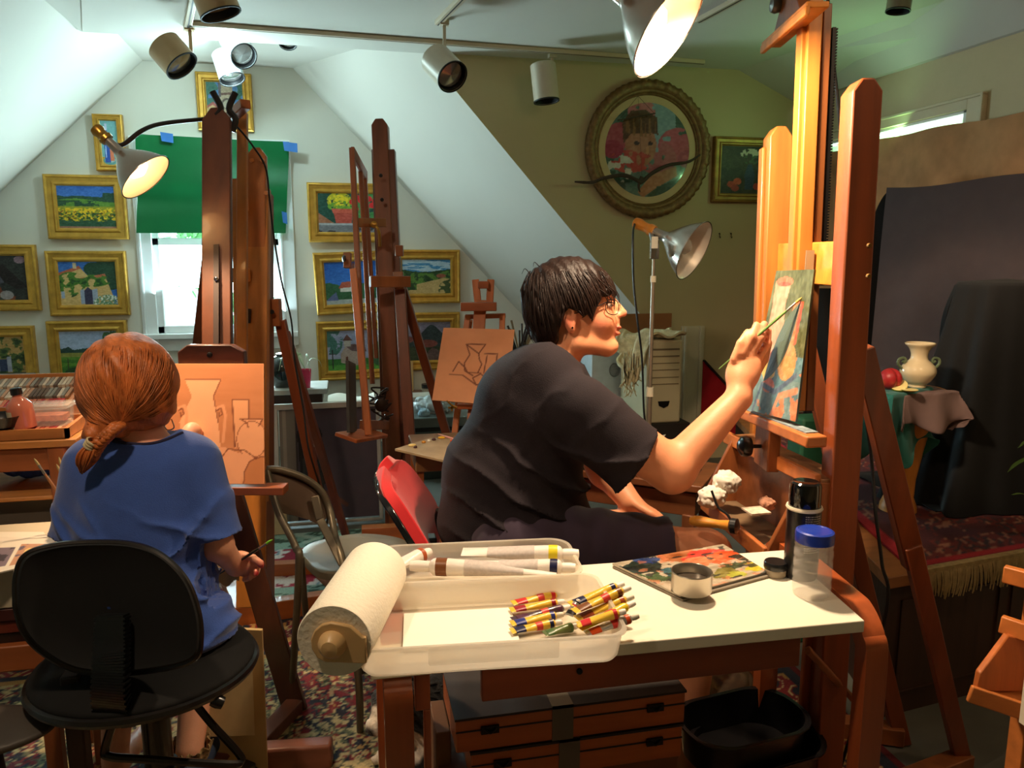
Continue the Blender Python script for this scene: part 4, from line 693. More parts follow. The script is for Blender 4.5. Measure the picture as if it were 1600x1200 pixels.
# the girl's panel
def pt_sketch(u, v):
    g = full(u, (222, 150, 100)); g = g+((fbm(u*2, v*14, s=121)-.5)*16)[..., None]; g = lay(g, inpoly(u, v, [(0, .45), (0, 1), (1, 1), (1, .46), (.74, .2), (.3, .1)]), (196, 122, 74)); g = g+((fbm(u*3, v*20, s=5)-.5)*12)[..., None]
    dr = (128, 66, 36); g = lay(g, inpoly(u, v, [(.34, .86), (.64, .86), (.58, .72), (.62, .5), (.64, .3), (.34, .3), (.3, .5), (.4, .72)]), (230, 164, 118)); g = lay(g, line(u, v, [(.34, .86), (.64, .86), (.58, .72), (.62, .5)], .006), dr)
    for sx in (.61, .29): g = lay(g, line(u, v, [(sx, .62), (sx+.05, .64), (sx+.07, .56), (sx+.06, .44), (sx+.05, .34)], .016), (222, 150, 104)); g = lay(g, line(u, v, [(sx, .6), (sx+.03, .62), (sx+.045, .57), (sx+.02, .55), (sx+.015, .58)], .007), dr)
    g = lay(g, inpoly(u, v, [(.735, .69), (.875, .69), (.875, .38), (.76, .28)]), (226, 156, 108)); g = lay(g, line(u, v, [(.76, .3), (.735, .69), (.875, .69), (.875, .52)], .008), dr)
    g = lay(g, disc(u, v, .9, .36, .125, .15), (228, 158, 112)); g = lay(g, inpoly(u, v, [(.82, .53), (.99, .53), (.95, .46), (.87, .46)]), (228, 158, 112)); g = lay(g, line(u, v, [(.8, .53), (.99, .53), (.955, .47)], .007)+line(u, v, [(.81, .525), (.855, .5), (.87, .46)], .007), dr); t = np.abs(np.hypot((u-.9)/.125, (v-.36)/.15)-1); g = lay(g, (t < .03).astype(float), (150, 84, 50))
    g = lay(g, inpoly(u, v, [(.5, 0), (.5, .25), (.66, .3), (.76, .26), (.9, .22), (1, .12), (.92, .1), (.82, .06), (.8, 0)]), (226, 156, 112)); g = lay(g, inpoly(u, v, [(.83, 0), (.84, .1), (.88, .18), (.94, .21), (1, .22), (1, 0)]), (190, 116, 66)); g = lay(g, line(u, v, [(.83, 0), (.84, .1), (.88, .18), (.94, .21), (1, .22)], .006)+line(u, v, [(.64, .2), (.7, .28), (.84, .27), (.94, .2)], .006), dr); return g
o = quad_canvas('drawing_panel', pt_sketch, Q(222, 756, 2.10), Q(413, 756, 2.10), Q(226, 568, 2.19), Q(412, 568, 2.19), 110, 110, None, .008, PAINTED_FLAT); tag(o, 'peach wooden panel with a vase sketch on the A-frame easel', 'drawing')

# ---- orange easel behind the mast
D2 = 2.78; TC = thing('h_frame_easel', 'orange wooden H-frame easel behind the dark mast by the window', 'easel', (*Q(395, 950, D2)[:2], 0))
pb0, pt0 = Q(394, 948, 2.62), Q(400, 290, D2); mb = MB(); chamfer_post(mb, pb0, pt0, .098, .04, x_, .01); obj('post', mb, orange, TC, bevel=.003)
mb = MB(); chamfer_post(mb, Q(402, 470, D2-.03), Q(402, 232, D2-.03), .066, .03, x_, .02); obj('post_extension', mb, wood('ext_wood', (170, 100, 46)), TC, bevel=.003)
mb = MB(); mb.bar(Q(419, 935, 2.66), Q(418, 300, D2+.03), .018, .09, x_); obj('post_side', mb, redwood, TC, bevel=.002)
for x, y in [(394, 251), (410, 251), (416, 302), (405, 472)]: bolt('wooden_peg', Q(x, y, 2.735), V(0, -1, 0), .009, wood('peg_wood', (196, 120, 60)), TC, .014)
bars('canvas_holder_bar', [(Q(378, 750, 2.5), Q(379, 176, 2.66), .034, .022, x_), (Q(372, 560, 2.66), Q(368, 280, 2.7), .022, .02, x_)], orange, TC)
bars('top_arm', [(Q(384, 162, 2.5), Q(330, 212, 2.75), .03, .034, V(0, 0, 1))], midw, TC)
bars('crossbar', [(Q(352, 318, 2.72), Q(385, 318, 2.7), .03, .05, V(0, 1, 0)), (Q(358, 430, 2.72), Q(388, 430, 2.7), .03, .05, V(0, 1, 0))], wood('cross2_wood', (210, 130, 60), 'X'), TC)
mb = MB(); mb.bar(Q(390, 483, 2.71), Q(390, 505, 2.71), .012, .03, x_); obj('slot_hole', mb, mat('dark_slot_stain', (40, 20, 14)), TC)
bl = Q(427, 488, 2.8); blf = Q(534, 842, 3.05); mb = MB(); mb.bar(bl+V(0, 0, .05), bl-V(.0, 0, .05), .055, .04, x_); obj('hinge_block', mb, midw, TC, bevel=.003)
bars('back_leg', [(Q(438, 500, 2.82), Q(500, 785, 3.0), .038, .03, x_), (Q(446, 520, 2.86), V(*floor_at(548, 862)), .03, .03, x_)], lg, TC)
mb = MB(); p = Q(425, 487, 2.76); mb.cyl(p, p+V(0, -.01, 0), .008, n=12); obj('bolt', mb, blkiron, TC)
ft = floor_at(395, 968)
bars('base_bar', [(floor_at(320, 985)+V(0, 0, .04), floor_at(560, 948)+V(0, 0, .04), .05, .08, V(0, 1, 0)), (floor_at(330, 905)+V(0, 0, .03), floor_at(500, 896)+V(0, 0, .03), .05, .06, V(0, 1, 0)), (floor_at(500, 896)+V(0, 0, .03), floor_at(545, 940)+V(0, 0, .03), .07, .06, V(1, 0, 0)), (floor_at(352, 900)+V(0, 0, .03), floor_at(380, 972)+V(0, 0, .03), .06, .06, V(1, 0, 0))], wood('base_wood', (176, 100, 48), 'X'), TC)

# ---- middle easel in the recess
TD = thing('crank_easel', 'brown wooden crank easel with a drilled mast in the middle of the room', 'easel', (*Q(612, 840, 3.45)[:2], 0))
pb1, pt1 = V(*floor_at(622, 838)), Q(594, 188, 3.62); mb = MB(); chamfer_post(mb, pb1, pt1, .075, .07, x_, .02); obj('mast', mb, wood('mast_wood', (126, 68, 38)), TD, bevel=.004)
side_off = x_*.052; mb = MB(); mb.bar(pb1+side_off*1.1, pb1+(pt1-pb1)*.93+side_off*.9, .036, .05, x_); mb.bar(pb1-side_off*.9, pb1+(pt1-pb1)*.93-side_off*.65, .02, .05, x_); obj('mast_cheeks', mb, wood('cheek_wood', (104, 56, 34)), TD, bevel=.003)
for y in (274, 312): p = Q(595+(y-274)*.05, y, 3.53); bolt('hole', p+V(0, .004, 0), V(0, -1, 0), .009, blkiron, TD, .003)
bars('frame_bar', [(Q(550, 232, 3.3), Q(572, 676, 3.2), .022, .03, x_), (Q(563, 262, 3.5), Q(582, 600, 3.45), .02, .02, x_), (Q(570, 272, 3.62), Q(588, 560, 3.55), .018, .02, x_)], wood('frame_bar_wood', (150, 82, 44)), TD)
bars('frame_bar_front', [(Q(552, 420, 3.15), Q(576, 680, 3.1), .028, .022, x_)], wood('front_bar_wood', (196, 110, 58)), TD)
bars('top_rail', [(Q(551, 238, 3.28), Q(572, 276, 3.66), .016, .05, V(1, 0, 0))], wood('frame_bar_wood', (150, 82, 44)), TD)
bars('side_arm', [(Q(556, 348, 3.3), Q(600, 348, 3.45), .04, .03, V(0, 0, 1)), (Q(578, 440, 3.4), Q(640, 440, 3.5), .03, .05, V(0, 1, 0)), (Q(570, 664, 3.2), Q(600, 664, 3.4), .04, .05, V(0, 0, 1))], midw, TD)
mb = MB(); mb.tube(bez([Q(572, 352, 3.38), Q(585, 352, 3.34), Q(592, 362, 3.34), Q(594, 385, 3.36)], 14), .007, 8); mb.lathe([(.004, 0), (.014, .004), (.015, .012), (.002, .018)], Q(584, 351, 3.34), V(0, -1, 0), 14); obj('crank_handle', mb, brass, TD)
mb = MB(); mb.bar(Q(543, 419, 3.25), Q(543, 395, 3.25), .03, .03, x_); obj('clamp_block', mb, midw, TD, bevel=.002); mb = MB(); mb.lathe([(.003, 0), (.014, .003), (.014, .01), (.003, .014)], Q(540, 404, 3.2), V(-1, -.4, 0), 14); obj('clamp_knob', mb, mat('dark_knob', (60, 40, 34), .3), TD)
bars('tray', [(Q(540, 684, 3.0), Q(590, 676, 3.25), .1, .016, V(0, 1, 0))], wood('tray_orange_wood', (176, 92, 46), 'X'), TD)
mb = MB(); mb.bar(Q(548, 566, 3.1), Q(550, 676, 3.08), .012, .14, x_); obj('canvas_edge', mb, mat('grey_canvas_edge', (62, 62, 60), .6, var=.3), TD)
mb = MB(); r = random.Random(4)
for i in range(14): p = Q(592+r.uniform(-6, 10), 640+r.uniform(-30, 18), 3.32); mb.tube(bez([p, p+V(r.uniform(-.04, .04), 0, r.uniform(-.03, .03)), p+V(r.uniform(-.05, .05), 0, r.uniform(-.04, .04))], 8), .004, 5)
mb.lathe([(.01, 0), (.03, .005), (.03, .02), (.01, .026)], Q(596, 632, 3.34), V(0, -1, 0), 16); obj('crank_mechanism', mb, mat('oily_metal', (52, 40, 34), .4, metal=.6), TD)
bars('hinge_arm', [(Q(618, 392, 3.5), Q(630, 392, 3.5), .05, .03, V(0, 0, 1)), (Q(622, 425, 3.52), Q(624, 452, 3.52), .045, .03, x_)], midw, TD)
bars('back_leg', [(Q(624, 440, 3.56), Q(646, 770, 3.5), .05, .03, x_), (Q(628, 448, 3.6), V(*floor_at(735, 800)), .042, .03, x_)], lg, TD)
bars('base_bar', [(floor_at(566, 855)+V(0, 0, .05), floor_at(642, 850)+V(0, 0, .05), .06, .1, V(0, 1, 0)), (floor_at(622, 838)+V(0, 0, .04), V(*floor_at(735, 802))+V(0, 0, .04), .06, .07, V(1, 0, 0))], wood('base_wood', (176, 100, 48), 'X'), TD)

# ---- small easel with the pink sketch panel
TE = thing('sketch_easel', 'small orange wooden easel with a forked top holding the pink sketch panel', 'easel', (*Q(735, 850, 3.15)[:2], 0)); ew = wood('small_easel_wood', (188, 106, 54))
bars('fork_prong', [(Q(747, 475, 3.2), Q(743, 437, 3.2), .03, .024, x_), (Q(765, 475, 3.2), Q(767, 437, 3.2), .03, .024, x_)], ew, TE)
bars('mast', [(V(*Q(728, 850, 3.0)), Q(751, 470, 3.2), .05, .03, x_)], ew, TE)
bars('canvas_clamp', [(Q(720, 479, 3.16), Q(776, 479, 3.16), .05, .035, V(0, 1, 0)), (Q(747, 445, 3.17), Q(764, 445, 3.17), .03, .03, V(0, 1, 0))], wood('clamp_red_wood', (160, 90, 56), 'X'), TE)
bars('outer_post', [(Q(690, 860, 3.1), Q(731, 493, 3.24), .025, .022, x_), (Q(775, 860, 3.15), Q(785, 493, 3.24), .025, .022, x_)], ew, TE)
bars('crossbar', [(Q(727, 495, 3.24), Q(790, 493, 3.24), .02, .02, V(0, 1, 0)), (Q(715, 634, 3.08), Q(800, 634, 3.08), .05, .02, V(0, 1, 0))], wood('cross3_wood', (166, 88, 44), 'X'), TE)
bars('back_leg', [(Q(733, 500, 3.3), Q(690, 840, 3.9), .03, .022, x_)], ew, TE)
mb = MB(); p = Q(706, 633, 3.03); mb.tube(bez([p+V(-.02, 0, .02), p, p+V(.02, 0, -.01)], 6), .004, 6); mb.box(p+V(0, 0, -.01), (.03, .006, .008)); mb.box(p+V(0, 0, -.01), (.008, .006, .028)); obj('wing_screw', mb, brass, TE)
def pt_ink(u, v):
    g = full(u, (230, 160, 116)); g = g+((fbm(u*3, v*5, s=131)-.5)*14)[..., None]; d = (120, 66, 48); S = [[(.35, .78), (.62, .79), (.54, .66), (.35, .78)], [(.36, .77), (.42, .64), (.36, .52), (.38, .42), (.5, .36)], [(.54, .66), (.56, .58), (.6, .52), (.56, .4)], [(.62, .66), (.8, .67), (.78, .42)], [(.66, .64), (.64, .4)], [(.22, .4), (.28, .54), (.38, .46), (.42, .4), (.6, .4)], [(.18, .36), (.36, .36), (.56, .24), (.7, .3), (.66, .4), (.78, .5), (.92, .42), (.98, .36)], [(.66, .34), (.62, .26), (.72, .26), (.8, .34), (.92, .26), (.9, .2)], [(.56, .24), (.5, .33), (.6, .39), (.68, .34)], [(.94, .3), (1, .36)], [(.58, .24), (.6, .1)], [(.74, .46), (.8, .52), (.9, .5), (.94, .4)]]
    for s_ in S: g = lay(g, line(u, v, s_, .011)*.85, d)
    return g
o = quad_canvas('drawing_panel', pt_ink, Q(675, 625, 3.02), Q(792, 634, 3.02), Q(693, 512, 3.1), Q(804, 515, 3.1), 100, 100, None, .008, PAINTED_FLAT); tag(o, 'pink panel with a brown line sketch of a still life on the small easel', 'drawing')
# ================================================================ RUGS
def rug(name, label, x0, y0, x1, y1, z, fn, n, thick=.008, cat='rug', shear=0.0, skew=0.0):
    nx = int((x1-x0)/n); ny = int((y1-y0)/n); U, W = np.meshgrid(np.linspace(0, 1, nx+1), np.linspace(0, 1, ny+1)); X = x0+(x1-x0)*U; Y = y0+(y1-y0)*W
    P = np.stack([X+shear*(Y-y0)*(1-U), Y+skew*(X-x0)*(1-W), np.full(X.shape, z+thick)], -1).reshape(-1, 3); k = nx+1; f = [(j*k+i, j*k+i+1, (j+1)*k+i+1, (j+1)*k+i) for j in range(ny) for i in range(nx)]
    c = s2l(np.clip(fn(X, Y, x0, y0, x1, y1), 0, 255)/255).reshape(-1, 3); mb = MB(); mb.add(P, f); cs = [0, nx, ny*k+nx, ny*k]; mb.add(np.vstack([P[cs], P[cs]-V(0, 0, thick)]), [(1, 0, 4, 5), (2, 1, 5, 6), (3, 2, 6, 7), (0, 3, 7, 4)])
    return tag(obj(name, mb, mat('wool_pile', (255, 255, 255), .95, var=.14, scale=120, attr=True, bump=.6, bscale=300), None, smooth=None, col=np.vstack([c, c[cs], c[cs]])), label, cat)
def persian(X0, Y0, x0, y0, x1, y1):
    X, Y = X0*1.45, Y0*1.45
    red, cream, navy, sage, gold = (138, 40, 44), (206, 184, 132), (42, 44, 56), (112, 116, 84), (186, 140, 78)
    g = np.zeros(X.shape+(3,))+C3(cream); wx = X+.02*(fbm(X*9, Y*9, s=1)-.5); wy = Y+.02*(fbm(X*9, Y*9, s=5)-.5)
    def cell(px, py, s): cx = (np.floor(px/s)+.5)*s; cy = (np.floor(py/s)+.5)*s; return px-cx, py-cy
    n1 = fbm(X*2.1, Y*2.1, s=12); g = lay(g, (n1 > .53), red)
    for s, o, k in ((.22, 0, 8), (.22, .11, 6)):
        dx, dy = cell(wx+o, wy+o*.9, s); r_ = np.hypot(dx, dy); th = np.arctan2(dy, dx); pet = r_-(.055+.02*np.cos(th*k))
        g = lay(g, pet < .014, navy); g = lay(g, pet < .002, sage if k == 8 else red); g = lay(g, pet < -.012, cream); g = lay(g, r_ < .028+.008*np.cos(th*k), red if k == 8 else navy); g = lay(g, r_ < .012, gold)
    vine = np.abs(np.sin(wx*30+2.2*np.sin(wy*17))*np.sin(wy*28+2.2*np.sin(wx*19))); g = lay(g, (vine < .10)*.85, sage); leaf = noise(X*34, Y*34, s=7); g = lay(g, (leaf > .74)*.9, navy); g = lay(g, (leaf < .2)*.8, red); g = lay(g, (noise(X*44, Y*44, s=17) > .8)*.8, cream)
    e = np.minimum(np.minimum(X0-x0, x1-X0), np.minimum(Y0-y0, y1-Y0))
    b = (e < .30); gb = np.zeros_like(g)+C3(red); q = np.abs(np.sin((X+Y)*16))*np.abs(np.sin((X-Y)*16)); gb = lay(gb, q > .6, navy); gb = lay(gb, (q > .3)*(q < .42), cream); gb = lay(gb, noise(X*30, Y*30, s=3) > .72, gold)
    g = np.where(b[..., None], gb, g); g = lay(g, (e < .30)*(e > .28), navy); g = lay(g, (e < .33)*(e > .30), gold); g = lay(g, (e < .06), navy); g = lay(g, (e < .02), (100, 26, 30)); return g
def floral(X, Y, x0, y0, x1, y1):
    g = np.zeros(X.shape+(3,))+C3((150, 34, 58)); v = fbm(X*9, Y*9, s=21, o=2); g = lay(g, np.abs(v-.5) < .045, (214, 206, 200)); dx, dy = (X % .24)-.12, (Y % .2)-.1; r_ = np.hypot(dx, dy); th = np.arctan2(dy, dx); g = lay(g, (r_ < .06+.015*np.cos(6*th))*(r_ > .02), (216, 208, 204)); g = lay(g, (r_ < .038)*(r_ > .026), (120, 150, 170))
    e = np.minimum(np.minimum(X-x0, x1-X), np.minimum(Y-y0, y1-Y)); gt = np.zeros_like(g)+C3((134, 166, 152)); t = fbm(X*12, Y*14, s=33, o=2); gt = lay(gt, np.abs(t-.5) < .05, (60, 84, 72)); gt = lay(gt, t > .66, (170, 186, 172)); return np.where((e < .2)[..., None], gt, g)
def stage_red(X, Y, x0, y0, x1, y1):
    g = np.zeros(X.shape+(3,))+C3((98, 36, 34)); n_ = noise(X*70, Y*70, s=3); g = lay(g, n_ > .62, (52, 40, 46)); g = lay(g, noise(X*60, Y*60, s=13) > .74, (140, 96, 74)); g = lay(g, fbm(X*7, Y*7, s=8) > .58, (70, 30, 36)); g = lay(g, np.minimum(X-x0, Y-y0) < .05, (156, 30, 40)); return g
rug('persian_rug', 'cream and red floral oriental rug under the two painters', -1.6, .75, 1.42, 2.86, 0, persian, .0065)
rug('floral_rug', 'red rug with white flowers and a pale green border, beyond the folding chair', -1.5, 2.9, .9, 3.74, 0, floral, .011)

# ================================================================ WORK TABLE
TT = thing('work_table', 'white-topped bentwood table in the foreground covered with paint tubes', 'table', (.46, 1.3, 0)); ZT = .72
bent = wood('bent_birch', (168, 84, 44), coat=.5, rough=.3)
mb = MB(); mb.prism([(.02, 1.125), (.872, 1.098), (.917, 1.425), (.03, 1.455)], V(0, 0, ZT-.011), V(1, 0, 0), V(0, 1, 0), .022); obj('tabletop', mb, mat('white_laminate', (238, 230, 210), .4, var=.04, scale=5), TT, bevel=.002)
def bentframe(x, y0, y1, name='leg_frame', w_=.045, skew=0.0):
    P = [(y0, 0), (y0, .3), (y0, .62), (y0+.012, .67), (y0+.05, .70), (y0+.1, .705), (y1-.1, .705), (y1-.05, .70), (y1-.012, .67), (y1, .62), (y1, .3), (y1, 0)]
    C = bez([V(x+skew*(a-y0), a, b) for a, b in P], 80); mb = MB(); T_ = np.gradient(C, axis=0); T_ /= np.linalg.norm(T_, axis=1)[:, None]; vs = []
    for c, t in zip(C, T_):
        nn = np.cross(V(1, 0, 0), t); vs += [c+V(w_/2, 0, 0)+nn*.016, c-V(w_/2, 0, 0)+nn*.016, c-V(w_/2, 0, 0)-nn*.016, c+V(w_/2, 0, 0)-nn*.016]
    f = [(i*4+j, i*4+(j+1) % 4, (i+1)*4+(j+1) % 4, (i+1)*4+j) for i in range(len(C)-1) for j in range(4)]+[(3, 2, 1, 0), tuple(len(vs)-4+j for j in range(4))]
    mb.add(np.array(vs), f); return obj(name, mb, bent, TT, bevel=.004)
bentframe(.905, 1.115, 1.54, skew=.13); bentframe(.062, 1.13, 1.56)
mb = MB(); mb.bb((.090, 1.15, 0), (.115, 1.17, .45)); mb.bb((.090, 1.15, .62), (.115, 1.17, .70)); mb.bb((.104, 1.15, .45), (.115, 1.17, .62)); obj('leg_board', mb, bent, TT, bevel=.002)
a, b = at(752, 1052, Y=1.2), at(1244, 1036, Y=1.2)
a, b = at(752, 1052, Y=1.145), at(1246, 1038, Y=1.135)
mb = MB(); mb.bar(V(a[0], 1.148, .662), V(b[0], 1.138, .662), .066, .018, V(0, 0, 1)); obj('apron', mb, wood('apron_wood', (140, 66, 36), 'X'), TT, bevel=.002)
for i, x in enumerate((905, 1146)): q = at(x, 1048-i*6, Y=1.136); mb = MB(); mb.cyl(q+V(0, .004, 0), q-V(0, .004, 0), .005, n=14); obj('bolt', mb, blkiron, TT)
bars('brace', [(at(1262, 1015, Y=1.3), at(1336, 1096, Y=1.5), .014, .014, V(1, 0, 0))], midw, TT)
a = at(1250, 1080, Y=1.50)[0]; b = at(1316, 1080, Y=1.50)[0]; mb = MB(); mb.bb((a, 1.49, 0), (b, 1.505, .69)); obj('rear_panel', mb, bent, TT, bevel=.003)

def milkmat(name, c, clear):
    m = bpy.data.materials.new(name); m.use_nodes = True; nt = m.node_tree; N = nt.nodes; L = nt.links; b = N['Principled BSDF']; b.inputs['Base Color'].default_value = (*rgb(*c), 1); b.inputs['Roughness'].default_value = .3
    t = N.new('ShaderNodeBsdfTranslucent'); t.inputs[0].default_value = (*rgb(*c), 1); x = N.new('ShaderNodeMixShader'); x.inputs[0].default_value = .55; L.new(b.outputs[0], x.inputs[1]); L.new(t.outputs[0], x.inputs[2])
    q = N.new('ShaderNodeBsdfTransparent'); y = N.new('ShaderNodeMixShader'); y.inputs[0].default_value = clear; L.new(x.outputs[0], y.inputs[1]); L.new(q.outputs[0], y.inputs[2]); L.new(y.outputs[0], N['Material Output'].inputs[0]); return m
milky = milkmat('milky_plastic', (246, 240, 228), .5); milky2 = milkmat('milky_latch_plastic', (246, 240, 228), .75); clearp = mat('clear_plastic', (240, 238, 232), .08, var=0, alpha=.22, spec=.6)
def rrect(cx, cy, a, b, r_, ux_, uy_, z, n=6):
    P = []
    for sx, sy, t0 in ((1, 1, 0), (-1, 1, 90), (-1, -1, 180), (1, -1, 270)):
        for k in range(n+1): t = math.radians(t0+90*k/n); P.append(V(cx, cy, z)+ux_*(sx*(a-r_)+r_*math.cos(t))+uy_*(sy*(b-r_)+r_*math.sin(t)))
    return np.array(P)
def tub(name, m, parent, c, a, b, h, r_, ux_, uy_, z, th=.002, flare=1.03, rim=.004):
    rings = [rrect(c[0], c[1], a*.5*.97, b*.5*.97, r_*.8, ux_, uy_, z), rrect(c[0], c[1], a*.5, b*.5, r_, ux_, uy_, z+.005), rrect(c[0], c[1], a*.5*flare, b*.5*flare, r_, ux_, uy_, z+h), rrect(c[0], c[1], a*.5*flare+rim, b*.5*flare+rim, r_, ux_, uy_, z+h), rrect(c[0], c[1], a*.5*flare+rim, b*.5*flare+rim, r_, ux_, uy_, z+h-.004), rrect(c[0], c[1], a*.5*flare+rim-.0015, b*.5*flare+rim-.0015, r_, ux_, uy_, z+h-.004)]
    inn = [rrect(c[0], c[1], a*.5*flare-th, b*.5*flare-th, r_, ux_, uy_, z+h-.0005), rrect(c[0], c[1], a*.5-th, b*.5-th, r_, ux_, uy_, z+.007), rrect(c[0], c[1], a*.5*.97-th, b*.5*.97-th, r_*.8, ux_, uy_, z+th)]
    n = len(rings[0]); R = [rings[0], rings[1], rings[2], rings[3]]; allr = [inn[2], inn[1], inn[0], rings[3], rings[4], rings[5]] if False else None
    seq = [rings[0], rings[1], rings[2], rings[4], rings[3], inn[0], inn[1], inn[2]]; vs = np.vstack(seq); f = [tuple(range(n))[::-1]]
    for k in range(len(seq)-1): f += [(k*n+i, k*n+(i+1) % n, (k+1)*n+(i+1) % n, (k+1)*n+i) for i in range(n)]
    f.append(tuple((len(seq)-1)*n+i for i in range(n))); mb = MB(); mb.add(vs, f); return obj(name, mb, m, parent, smooth=40)
TBX = thing('tube_box', 'open translucent plastic box full of paint tubes on the white table', 'box', at(775, 960, Z=ZT)); zb_ = ZT+.001
ubx = nrm(at(988, 1004, Z=ZT)-at(572, 1030, Z=ZT)); uby = V(-ubx[1], ubx[0], 0); c_ = V(.216, 1.186, 0)
tub('box_base', milky, TBX, c_, .405, .225, .05, .03, ubx, uby, zb_, flare=1.035)
c2 = c_+uby*.234; tub('box_lid', milky, TBX, c2, .385, .19, .034, .045, ubx, uby, zb_+.004, flare=1.02)
mb = MB(); mb.box(c_-uby*.121+V(0, 0, zb_+.034), (.20, .008, .028), (ubx, uby, V(0, 0, 1))); obj('latch_tab', mb, milky2, TBX, bevel=.003); mb = MB(); mb.box(c2+uby*.101+V(0, 0, zb_+.026), (.17, .006, .02), (ubx, uby, V(0, 0, 1))); obj('latch_tab', mb, milky, TBX, bevel=.003)
mb = MB(); mb.box(c_+uby*.121+V(0, 0, zb_+.04), (.3, .012, .008), (ubx, uby, V(0, 0, 1))); obj('hinge', mb, milky, TBX, bevel=.002)
mb = MB(); mb.box(c_+ubx*-.045+uby*.02+V(0, 0, zb_+.0045), (.19, .13, .003), (ubx, uby, V(0, 0, 1))); tag(obj('paper_sheet', mb, mat('bright_white_paper', (248, 244, 230), .8, var=.01)), 'blank white paper lying in the bottom of the plastic tube box', 'paper')
# paint tubes
def paint_tube(label, tail, cap, r_, body, band, capc, lab=None, group='small paint tubes in the box', roll=0.0):
    tail = np.asarray(tail, float); cap = np.asarray(cap, float); ax = nrm(cap-tail); L_ = np.linalg.norm(cap-tail); hz = nrm(np.cross(ax, V(0, 0, 1))); up_ = np.cross(hz, ax)
    hz, up_ = hz*math.cos(roll)+up_*math.sin(roll), up_*math.cos(roll)-hz*math.sin(roll)
    def loft(secs, n=18):
        vs = []; a_ = np.arange(n)*2*math.pi/n
        for t, a, b in secs: vs.append(tail+ax*t*L_+np.outer(np.cos(a_)*a, hz)+np.outer(np.sin(a_)*b, up_))
        k = len(secs); f = [(i*n+j, i*n+(j+1) % n, (i+1)*n+(j+1) % n, (i+1)*n+j) for i in range(k-1) for j in range(n)]+[tuple(range(n))[::-1], tuple((k-1)*n+j for j in range(n))]; mb = MB(); mb.add(np.vstack(vs), [q[::-1] for q in f]); return mb
    S = lambda t: (r_*(1.3-.3*min(1, t/.6)), r_*(.07+.93*min(1, (t/.72))**.8))
    T = thing('paint_tube', label, 'paint tube', tail+V(0, 0, 0), group)
    se = [(0, *S(0)), (.03, *S(.02)), (.035, *S(.03))]+[(t, *S(t)) for t in (.15, .3, .45, .6, .72, .82)]; obj('tube_body', loft(se+[(.84, r_*.9, r_*.9), (.87, r_*.4, r_*.4)]), mat('tube_'+body[0], body[1], .3, var=.06, metal=body[2] if len(body) > 2 else 0, coat=.3, bump=.3, bscale=90), T, smooth=50)
    g_ = 1.04; obj('colour_band', loft([(.74, S(.74)[0]*g_, S(.74)[1]*g_), (.815, S(.815)[0]*g_, S(.815)[1]*g_)]), mat('band_'+band[0], band[1], .35, var=.03), T, smooth=50)
    if group.startswith('small'): obj('colour_band', loft([(.08, S(.08)[0]*1.02, S(.08)[1]*1.08+.0004), (.16, S(.16)[0]*1.02, S(.16)[1]*1.06+.0003), (.27, S(.27)[0]*1.02, S(.27)[1]*1.04+.0002)]), mat('band_'+band[0], band[1]), T, smooth=50)
    if lab: obj('printed_label', loft([(t, S(t)[0]*1.03, S(t)[1]*1.04+.0003) for t in ((.22, .4, .62) if group.startswith('large') else (.48, .54, .60))]), mat('label_'+lab[0], lab[1], .4, var=.10, scale=160), T, smooth=50)
    cb_ = tail+ax*L_*.86; mb = MB(); mb.lathe([(r_*.5, 0), (r_*.62, .001), (r_*.66, L_*.08), (r_*.56, L_*.135), (r_*.2, L_*.14)], cb_, ax, 14); obj('screw_cap', mb, mat('cap_'+capc[0], capc[1], .4, var=.02), T); return T
WHT = ('white', (240, 232, 222)); CRM = ('ivory', (234, 228, 208)); YL = ('yellow', (232, 190, 60)); SLV = ('silver', (200, 196, 188), .7); zt_ = ZT+.02
cols = {'red': (200, 36, 40), 'crimson': (150, 20, 40), 'blue': (34, 48, 130), 'navy': (24, 28, 70), 'brown': (120, 70, 34), 'orange': (226, 84, 30), 'yellowb': (226, 206, 40), 'purple': (78, 34, 60), 'green': (70, 100, 50), 'black': (30, 28, 30), 'sienna': (170, 80, 40)}
B = lambda k: (k, cols[k])
big = [('large white tube with a yellow band, farthest back in the box lid', (722, 862), (905, 866), .017, 'yellowb', .048), ('large white tube with a navy band in the middle of the lid', (745, 882), (900, 888), .016, 'navy', .050), ('large white tube with a brown band pointing its cap to the left', (870, 892), (640, 884), .017, 'brown', .046), ('large white tube with bronze rings lying bent at the left end of the lid', (600, 892), (672, 862), .015, 'sienna', .044)]
for lb, a, b, r_, bd, dz in big:
    paint_tube(lb, at(*a, Z=ZT+dz-.012), at(*b, Z=ZT+dz-.012), r_, WHT, B(bd), WHT, ('barcode', (200, 190, 184)) if 'bronze' not in lb else None, 'large white paint tubes in the box lid')
